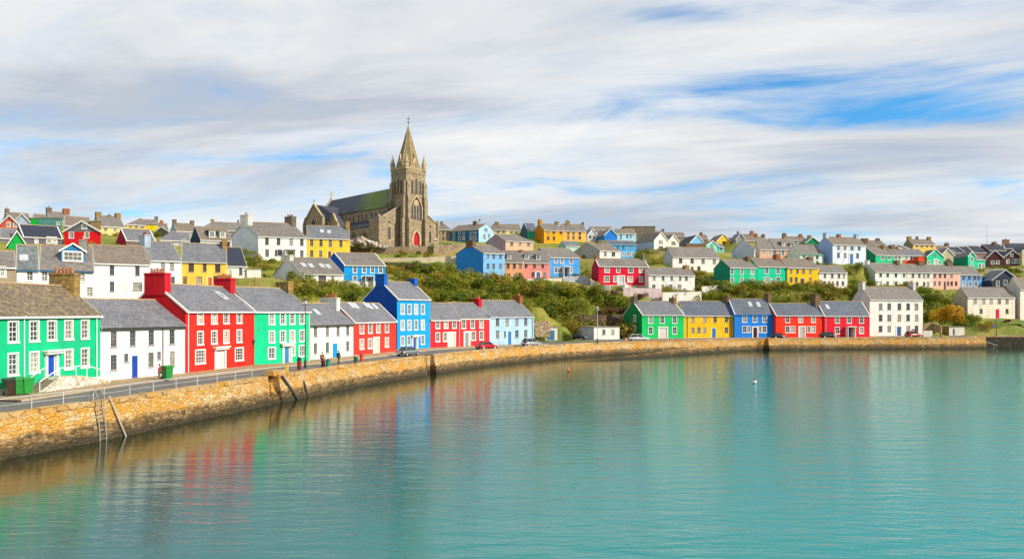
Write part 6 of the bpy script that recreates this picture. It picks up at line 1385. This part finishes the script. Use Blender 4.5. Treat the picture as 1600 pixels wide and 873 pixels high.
# ------------------------------------------------------------ street furniture
def lamp(px, py, h, label, blackp=True, arm=.0):
    D = droad(py, 2.93); mt = BLACK if blackp else GALV; r = tag(empty('street_lamp', (wx(px, D), D, 2.93)), label, 'street lamp')
    s = MB(); s.cyl((0, 0, 0), (0, 0, .9), .17, .14, 10); s.cyl((0, 0, .9), (0, 0, 1.05), .2, .12, 10); s.build('base', BLACK, r)
    s = MB(); s.cyl((0, 0, 1.0), (0, 0, h), .085, .05, 8); s.ball((0, 0, h*.68), .11, 8, 5); s.build('pole', mt, r)
    hd = empty('lantern', (0, 0, h)); hd.parent = r
    s = MB(); s.cyl((0, 0, 0), (0, 0, .08), .1, .2, 8); s.cyl((0, 0, .5), (0, 0, .72), .36, .05, 8); s.box(-.55, .55, -.03, .03, -.12, -.07); s.build('frame', mt, hd)
    s = MB(); s.cyl((0, 0, .08), (0, 0, .5), .18, .27, 8); s.build('lamp_glass', plain('milky_glass', (.6, .62, .6), .2), hd)
    return r
lamp(477, 574.5, 8.0, 'tall black lamp post before the three storey mint green house')
lamp(933.5, 535.8, 7.6, 'thin grey lamp post in front of the white garage', False)
lamp(1557, 524.5, 4.3, 'black lamp post at the slipway below the red door')
s = MB(); s.cyl((0, 0, 0), (0, 0, 1.0), .16, .13, 8); s.ball((0, 0, 1.05), .17, 8, 5); D = droad(527); tag(s.build('bollard', BLACK, loc=(wx(1470, D), D, 2.93)), 'black bollard on the quay by the whitewashed hut', 'bollard')
D = droad(524.5); s = MB(); s.cyl((0, 0, 0), (0, 0, 3.4), .06, .06, 6); s.cyl((0, -.03, 2.9), (0, .03, 2.9), .55, .55, 14); tag(s.build('round_sign', plain('blue_sign_paint', (.08, .14, .25), .4), loc=(wx(1553.5, D), D, 2.93)), 'round dark blue sign on a post beside the slipway lamp', 'sign')
def wheelie(px, py, col, label, rz=0, lidcol=None):
    D = droad(py, 2.95); r = tag(empty('wheelie_bin', (wx(px, D), D, 3.03), rad(rz)), label, 'wheelie bin', 'wheelie bins'); mt = plain('bin_plastic_' + col, lin(col, .8)[:3], .45)
    s = MB(); s.taper((0, 0), (.26, .3), (.33, .38), .08, 1.05); s.box(-.35, .35, -.4, .4, 1.0, 1.08); s.build('body', mt, r)
    s = MB(); s.taper((0, -.02), (.37, .43), (.33, .36), 1.085, 1.2); s.box(-.3, .3, .42, .52, 1.05, 1.12); s.build('lid', plain('bin_plastic_' + (lidcol or col), lin(lidcol or col, .8)[:3], .45), r)
    for sx in (-.28, .28):
        s = MB(); s.cyl((sx-.04, .3, .12), (sx+.04, .3, .12), .12, .12, 10); s.build('wheel', BLACK, r)
    r.scale = (1.25, 1.25, 1.2)
    return r
wheelie(15.5, 619, '3a2418', 'dark brown wheelie bin, first of three by the emerald house', 60, '141414')
wheelie(28, 618, '1f8a34', 'green wheelie bin in the middle of three by the emerald house', 62)
wheelie(40.5, 617, '23953a', 'green wheelie bin nearest the stairs of the emerald house', 65)
wheelie(261, 593.5, '1f8f3a', 'single green wheelie bin beside the person in the red jacket', 60)
def bin_(px, py, col, top, label, h=1.1, r=.3):
    D = droad(py, 2.95); o = tag(empty('litter_bin', (wx(px, D), D, 2.93)), label, 'litter bin', 'litter bins on the quay')
    s = MB(); s.cyl((0, 0, 0), (0, 0, h*.78), r*.85, r, 12); s.build('body', plain('bin_paint_' + col, lin(col, .8)[:3], .5), o)
    s = MB(); s.cyl((0, 0, h*.78), (0, 0, h*.84), r*1.1, r*1.1, 12); s.cyl((0, 0, h*.84), (0, 0, h), r*1.05, r*.4, 12); s.build('lid', plain('bin_paint_' + top, lin(top, .8)[:3], .5), o)
bin_(467.5, 577, '7a1f1c', '1c1a1a', 'narrow dark red litter bin with black top, by the black lamp post', 1.55, .26)
bin_(513, 572, '12967c', '0d6a5c', 'teal litter bin on the wall side, right of the person in orange', .95, .3)
bin_(505, 572.2, '3d1a1c', '5a2a26', 'dark maroon litter bin left of the teal one', .9, .28)
bin_(556, 566.5, '1d5a3c', '9aa8a2', 'dark green litter bin with grey lid, left of the orange red post box', 1.1, .3)
bin_(565, 564.5, 'e0421c', 'c22a12', 'orange red post bin by the wall before the low red house', 1.15, .26)
D = droad(582); s = MB(); s.taper((0, 0), (.16, .16), (.14, .14), 0, .75); s.taper((0, 0), (.18, .18), (.02, .02), .75, .88); tag(s.build('bollard', plain('yellow_bollard_paint', (.6, .42, .04), .6), loc=(wx(448, D), D, 2.95)), 'small yellow bollard on the wall beside the stepped gap', 'bollard')
D = droad(532.5); r = tag(empty('traffic_cone', (wx(978, D), D, 2.93)), 'orange traffic cone behind the white hatchback', 'traffic cone')
s = MB(); s.box(-.35, .35, -.35, .35, 0, .08); s.cyl((0, 0, .08), (0, 0, .9), .25, .06, 10); s.build('cone', plain('cone_orange', (.75, .2, .03), .5), r); s = MB(); s.cyl((0, 0, .42), (0, 0, .6), .178, .14, 10); s.build('reflective_band', TRIM, r)
D = 290.0; s = MB(); s.cyl((0, 0, -3), (0, 0, 11), .11, .05, 6); s.box(-.5, .5, -.04, .04, 9.5, 9.6); s.box(-.35, .35, -.04, .04, 10.2, 10.3); tag(s.build('radio_mast', GALV, loc=(wx(1542, D), D, wz(392, D))), 'thin radio mast above the dark slate roofs on the right', 'mast')
D = 266.0; s = MB(); s.cyl((0, 0, -3), (0, 0, 4.4), .05, .04, 5); s.ball((0, 0, 4.6), .42, 8, 6); tag(s.build('ball_mast', plain('weathered_green_metal', (.09, .11, .07), .6), loc=(wx(749.5, D), D, wz(363, D))), 'thin mast with a dark ball above the long blue house', 'mast')
# buoys
def dwater(py): return HC*F/(py-HY)
D = dwater(580); r = tag(empty('mooring_buoy', (wx(888.3, D), D, 0)), 'small orange mooring buoy floating before the curving wall', 'buoy'); s = MB(); s.ball((0, 0, .2), .25, 10, 7); s.build('float', plain('buoy_orange', (.7, .14, .05), .4), r, smooth=True); s = MB(); s.cyl((0, 0, .5), (0, 0, .75), .05, .05, 6); s.build('ring', GALV, r)
D = dwater(599); r = tag(empty('mooring_buoy', (wx(1179, D), D, 0)), 'small white and black buoy floating in open water before the azure house', 'buoy'); s = MB(); s.ball((0, 0, .22), .3, 10, 7); s.build('float', plain('buoy_white', (.7, .66, .62), .4), r, smooth=True); s = MB(); s.cyl((0, 0, .42), (0, 0, .7), .16, .12, 8); s.build('cap', BLACK, r)
# white garden stairs of the crimson house
D = 203.5; st = tag(empty('garden_stairs', (wx(974, D), D, wz(458, D)), rad(20)), 'white garden stairs with balustrade coming down from the crimson house door', 'stairs')
for k in range(8):
    s = MB(); s.box(k*.42, k*.42+.42, -.9, .9, -2.0, 2.5-k*.3); s.build('step', TRIM, st)
for y in (-.95, .85):
    s = MB(); s.hexa([(-.3, y, 3.2), (3.4, y, .6), (3.4, y+.1, .6), (-.3, y+.1, 3.2), (-.3, y, 3.35), (3.4, y, .75), (3.4, y+.1, .75), (-.3, y+.1, 3.35)]); s.build('handrail', TRIM, st)
    for k in range(8):
        s = MB(); s.box(k*.45, k*.45+.08, y+.01, y+.09, 2.2-k*.3, 3.05-k*.316); s.build('baluster', TRIM, st)
# television aerials on a few chimneys
for h in HOUSES[:40]:
    if h.root.get('group') == Q1 or random.random() < .4: continue
    for ch in h.root.children:
        if ch.name.startswith('chimney') and random.random() < .5:
            bb = [Vector(c_) for c_ in ch.bound_box]; cx_ = sum(b_.x for b_ in bb)/8; cy_ = sum(b_.y for b_ in bb)/8; cz_ = max(b_.z for b_ in bb)
            s = MB(); s.cyl((cx_+.2, cy_, cz_-.3), (cx_+.2, cy_, cz_+1.9), .03, .03, 5)
            for k in range(6): s.box(cx_-.2+k*.16, cx_-.17+k*.16, cy_-.3, cy_+.3, cz_+1.7, cz_+1.73)
            s.box(cx_-.2, cx_+.65, cy_-.015, cy_+.015, cz_+1.68, cz_+1.71); s.build('aerial', GALV, h.root)
# ------------------------------------------------------------ people
def skin(name, V, E, R, mat, parent, root_i=0):
    me = bpy.data.meshes.new(name); me.from_pydata(V, E, []); me.materials.append(mat)
    o = link(name, me, parent); o.modifiers.new('skin', 'SKIN')
    if not me.skin_vertices: me.attributes
    for i, r in enumerate(R): me.skin_vertices[0].data[i].radius = (r, r) if not isinstance(r, tuple) else r
    me.skin_vertices[0].data[root_i].use_root = True
    sub = o.modifiers.new('sub', 'SUBSURF'); sub.levels = 2; sub.render_levels = 2
    return o
def person(px, py, hd, label, top, legs, hair, stride=.22, h=1.75):
    D = droad(py, 2.95); r = tag(empty('person', (wx(px, D), D, 2.93), rad(hd)), label, 'person', 'people walking on the quay'); k = h/1.75; s = stride
    V = [(0, 0, .93), (0, 0, 1.15), (0, 0, 1.38), (0, 0, 1.50), (0.01, 0, 1.60), (.02, 0, 1.72),
         (0, .19, 1.40), (-.06, .25, 1.13), (.05, .25, .90), (.08, .25, .80), (0, -.19, 1.40), (.06, -.25, 1.13), (.14, -.24, .91), (.17, -.24, .81),
         (0, .10, .88), (s*.55, .10, .48), (s*.6, .10, .08), (s*.6+.16, .11, .04), (0, -.10, .88), (-s*.25, -.10, .48), (-s*1.1, -.10, .10), (-s*1.1+.15, -.11, .04)]
    E = [(0, 1), (1, 2), (2, 3), (3, 4), (4, 5), (2, 6), (6, 7), (7, 8), (8, 9), (2, 10), (10, 11), (11, 12), (12, 13), (0, 14), (14, 15), (15, 16), (16, 17), (0, 18), (18, 19), (19, 20), (20, 21)]
    R = [.13, .12, .13, .055, .095, .085, .065, .045, .035, .04, .065, .045, .035, .04, .085, .058, .042, .04, .085, .058, .042, .04]
    V = [(x*k, y*k, z*k) for x, y, z in V]
    skin('body', V, E, R, plain('skin_tone', (.48, .28, .2), .5), r)
    a = [0, 1, 2, 6, 7, 8, 10, 11, 12]; ie = [(0, 1), (1, 2), (2, 3), (3, 4), (4, 5), (2, 6), (6, 7), (7, 8)]
    skin('jacket', [V[i] for i in a], ie, [.165, .155, .165, .09, .072, .06, .09, .072, .06], plain('jacket_' + top, lin(top, .8)[:3], .8), r)
    a = [0, 14, 15, 16, 18, 19, 20]; ie = [(0, 1), (1, 2), (2, 3), (0, 4), (4, 5), (5, 6)]
    skin('trousers', [V[i] for i in a], ie, [.16, .11, .08, .066, .11, .08, .066], plain('trousers_' + legs, lin(legs, .8)[:3], .8), r)
    m_ = MB(); m_.ball((-.015*k, 0, 1.665*k), .108*k, 10, 7, sz=1.05); m_.build('hair', plain('hair_' + hair, lin(hair, .8)[:3], .7), r, smooth=True)
    m_ = MB(); m_.ball((.105*k, 0, 1.62*k), .022*k, 6, 4)
    m_.build('nose', plain('skin_tone', (.48, .28, .2), .5), r, smooth=True)
    for sy in (-1, 1):
        m_ = MB(); m_.taper((((s*.6+.07) if sy > 0 else (-s*1.1+.06))*k, sy*.105*k), (.13, .055), (.11, .045), .0, .09); m_.build('shoe', BLACK, r)
    return r
person(249, 594.5, 200, 'person in a bright red jacket and grey trousers standing by the green bin', 'd81f2a', '6a625c', '3a2a1e', .05)
person(503.5, 571, 80, 'person in an orange brown coat beside the maroon and teal bins', 'b0653a', '5a3a30', '5a4a3c', .08, 1.8)
person(529, 567.5, 60, 'person in dark blue clothes walking past the sky blue door', '22384a', '1a2430', '3c4a44', .26, 1.8)
# ------------------------------------------------------------ sky, sun, camera
SUN_EL, SV = rad(31), Vector((.90, -.43))
az = math.atan2(SV.x, SV.y)              # clockwise from +Y
w = bpy.data.worlds.new('World'); sc.world = w; w.use_nodes = True; nt = w.node_tree; nt.nodes.clear()
out = nt.nodes.new('ShaderNodeOutputWorld'); bg = nt.nodes.new('ShaderNodeBackground'); nt.links.new(bg.outputs[0], out.inputs[0]); bg.inputs[1].default_value = .1
sky = nt.nodes.new('ShaderNodeTexSky'); sky.sky_type = 'NISHITA'; sky.sun_disc = False; sky.sun_elevation = SUN_EL; sky.sun_rotation = az; sky.air_density = 1.0; sky.dust_density = .6; sky.ozone_density = 2.0
tc = nt.nodes.new('ShaderNodeTexCoord'); sp = nt.nodes.new('ShaderNodeSeparateXYZ'); nt.links.new(tc.outputs['Generated'], sp.inputs[0])
zc = math_(nt, 'ADD', math_(nt, 'MAXIMUM', sp.outputs[2], 0.0), .10)
cx_ = math_(nt, 'DIVIDE', sp.outputs[0], zc); cy_ = math_(nt, 'DIVIDE', sp.outputs[1], zc)
cb = nt.nodes.new('ShaderNodeCombineXYZ'); nt.links.new(cx_, cb.inputs[0]); nt.links.new(cy_, cb.inputs[1])
def mapped(scale, rz, loc=(0, 0, 0)):
    a = nt.nodes.new('ShaderNodeMapping'); a.inputs['Rotation'].default_value = (0, 0, rz); nt.links.new(cb.outputs[0], a.inputs[0])
    b_ = nt.nodes.new('ShaderNodeMapping'); b_.inputs['Scale'].default_value = scale; b_.inputs['Location'].default_value = loc; nt.links.new(a.outputs[0], b_.inputs[0]); return b_.outputs[0]
ST = rad(20)
big = noise(nt, mapped((.24, .52, 1), ST, (3.1, 1.7, 0)), 1.0, 5, .6); big.inputs['Distortion'].default_value = .5
fine = noise(nt, mapped((1.0, 2.0, 1), ST, (1.2, 5.0, 0)), 1.0, 9, .6); fine.inputs['Distortion'].default_value = .6
shade = noise(nt, mapped((.42, 1.0, 1), ST, (7.7, 2.3, 0)), 1.0, 7, .6); shade.inputs['Distortion'].default_value = .5
def blob(px, py, rx, ry, amt, rot=0.0):      # an opening or a bank at one bearing of the sky dome, in cloud-plane metres
    d = Vector(((px-CX)/F, 1, (HY-py)/F)).normalized(); zz = max(d.z, 0)+.10; X, Y = d.x/zz, d.y/zz
    a = nt.nodes.new('ShaderNodeMapping'); a.inputs['Location'].default_value = (-X, -Y, 0); nt.links.new(cb.outputs[0], a.inputs[0])
    b_ = nt.nodes.new('ShaderNodeMapping'); b_.inputs['Rotation'].default_value = (0, 0, rot); nt.links.new(a.outputs[0], b_.inputs[0])
    c_ = nt.nodes.new('ShaderNodeMapping'); c_.inputs['Scale'].default_value = (1/rx, 1/ry, 0); nt.links.new(b_.outputs[0], c_.inputs[0])
    l = nt.nodes.new('ShaderNodeVectorMath'); l.operation = 'LENGTH'; nt.links.new(c_.outputs[0], l.inputs[0])
    return math_(nt, 'MULTIPLY', math_(nt, 'SUBTRACT', 1.0, l.outputs['Value'], True), amt)
cov = math_(nt, 'ADD', math_(nt, 'MULTIPLY', big.outputs[0], .42), math_(nt, 'MULTIPLY', fine.outputs[0], .90))
for args in ((1190, 135, .9, .26, -.25, .12), (1410, 182, .9, .24, -.25, .14), (1050, 25, .5, .14, -.12, 0), (560, 8, .7, .14, -.12, 0), (330, 247, 1.0, .2, -.17, 0), (1430, 5, .5, .14, -.22, 0), (900, 175, .9, .2, -.04, 0), (1000, 130, .8, .2, .08, 0), (60, 60, 2.0, .7, .1, 0), (1000, 60, 1.5, .4, .1, 0), (560, 10, .6, .1, -.12, 0), (1080, 20, .4, .1, -.12, 0), (1300, 215, 1.6, .22, .12, .05)):
    cov = math_(nt, 'ADD', cov, blob(*args))
mask = ramp(nt, cov, [(.39, G4(0)), (.49, G4(.42)), (.58, G4(.82)), (.72, G4(1))])
dk = math_(nt, 'ADD', shade.outputs[0], math_(nt, 'ADD', blob(40, 180, 1.3, .45, .17, 0), blob(200, 150, 1.6, .3, .1, 0)))
hz_ = math_(nt, 'MULTIPLY', math_(nt, 'SUBTRACT', .16, sp.outputs[2], True), .9)
cc = ramp(nt, math_(nt, 'ADD', dk, hz_), [(.36, (8.3, 8.3, 8.2)), (.5, (6.8, 7.0, 7.25)), (.64, (4.7, 5.15, 5.9))])
skc = mixc(nt, 1.0, sky.outputs[0], (.5, 1.3, 1.75, 1), 'MULTIPLY')
mix = mixc(nt, mask.outputs[0], skc, cc.outputs[0]); nt.links.new(mix, bg.inputs[0])
sd = bpy.data.lights.new('sun', 'SUN'); sd.energy = 5.0; sd.angle = rad(.6); sd.color = (1, .91, .76)
so = bpy.data.objects.new('sun', sd); COL.objects.link(so)
dirv = Vector((SV.x*math.cos(SUN_EL), SV.y*math.cos(SUN_EL), math.sin(SUN_EL)*SV.length)).normalized(); so.rotation_euler = dirv.to_track_quat('Z', 'Y').to_euler(); so.location = (60, -40, 80)
cd = bpy.data.cameras.new('camera'); co = bpy.data.objects.new('camera', cd); COL.objects.link(co)
co.location = (0, 0, HC); co.rotation_euler = (PI/2, 0, 0); cd.sensor_width = 36; cd.lens = 36*F/1600; cd.shift_y = (HY-436.5)/1600; cd.clip_end = 20000; cd.clip_start = .5
sc.camera = co
sc.view_settings.view_transform = 'Standard'; sc.view_settings.look = 'None'; sc.view_settings.exposure = 0.18; sc.view_settings.gamma = 1
sc.render.engine = 'CYCLES'; sc.cycles.use_denoising = True; sc.cycles.max_bounces = 6; sc.cycles.diffuse_bounces = 3; sc.cycles.transparent_max_bounces = 4
sc.cycles.caustics_reflective = False; sc.cycles.caustics_refractive = False
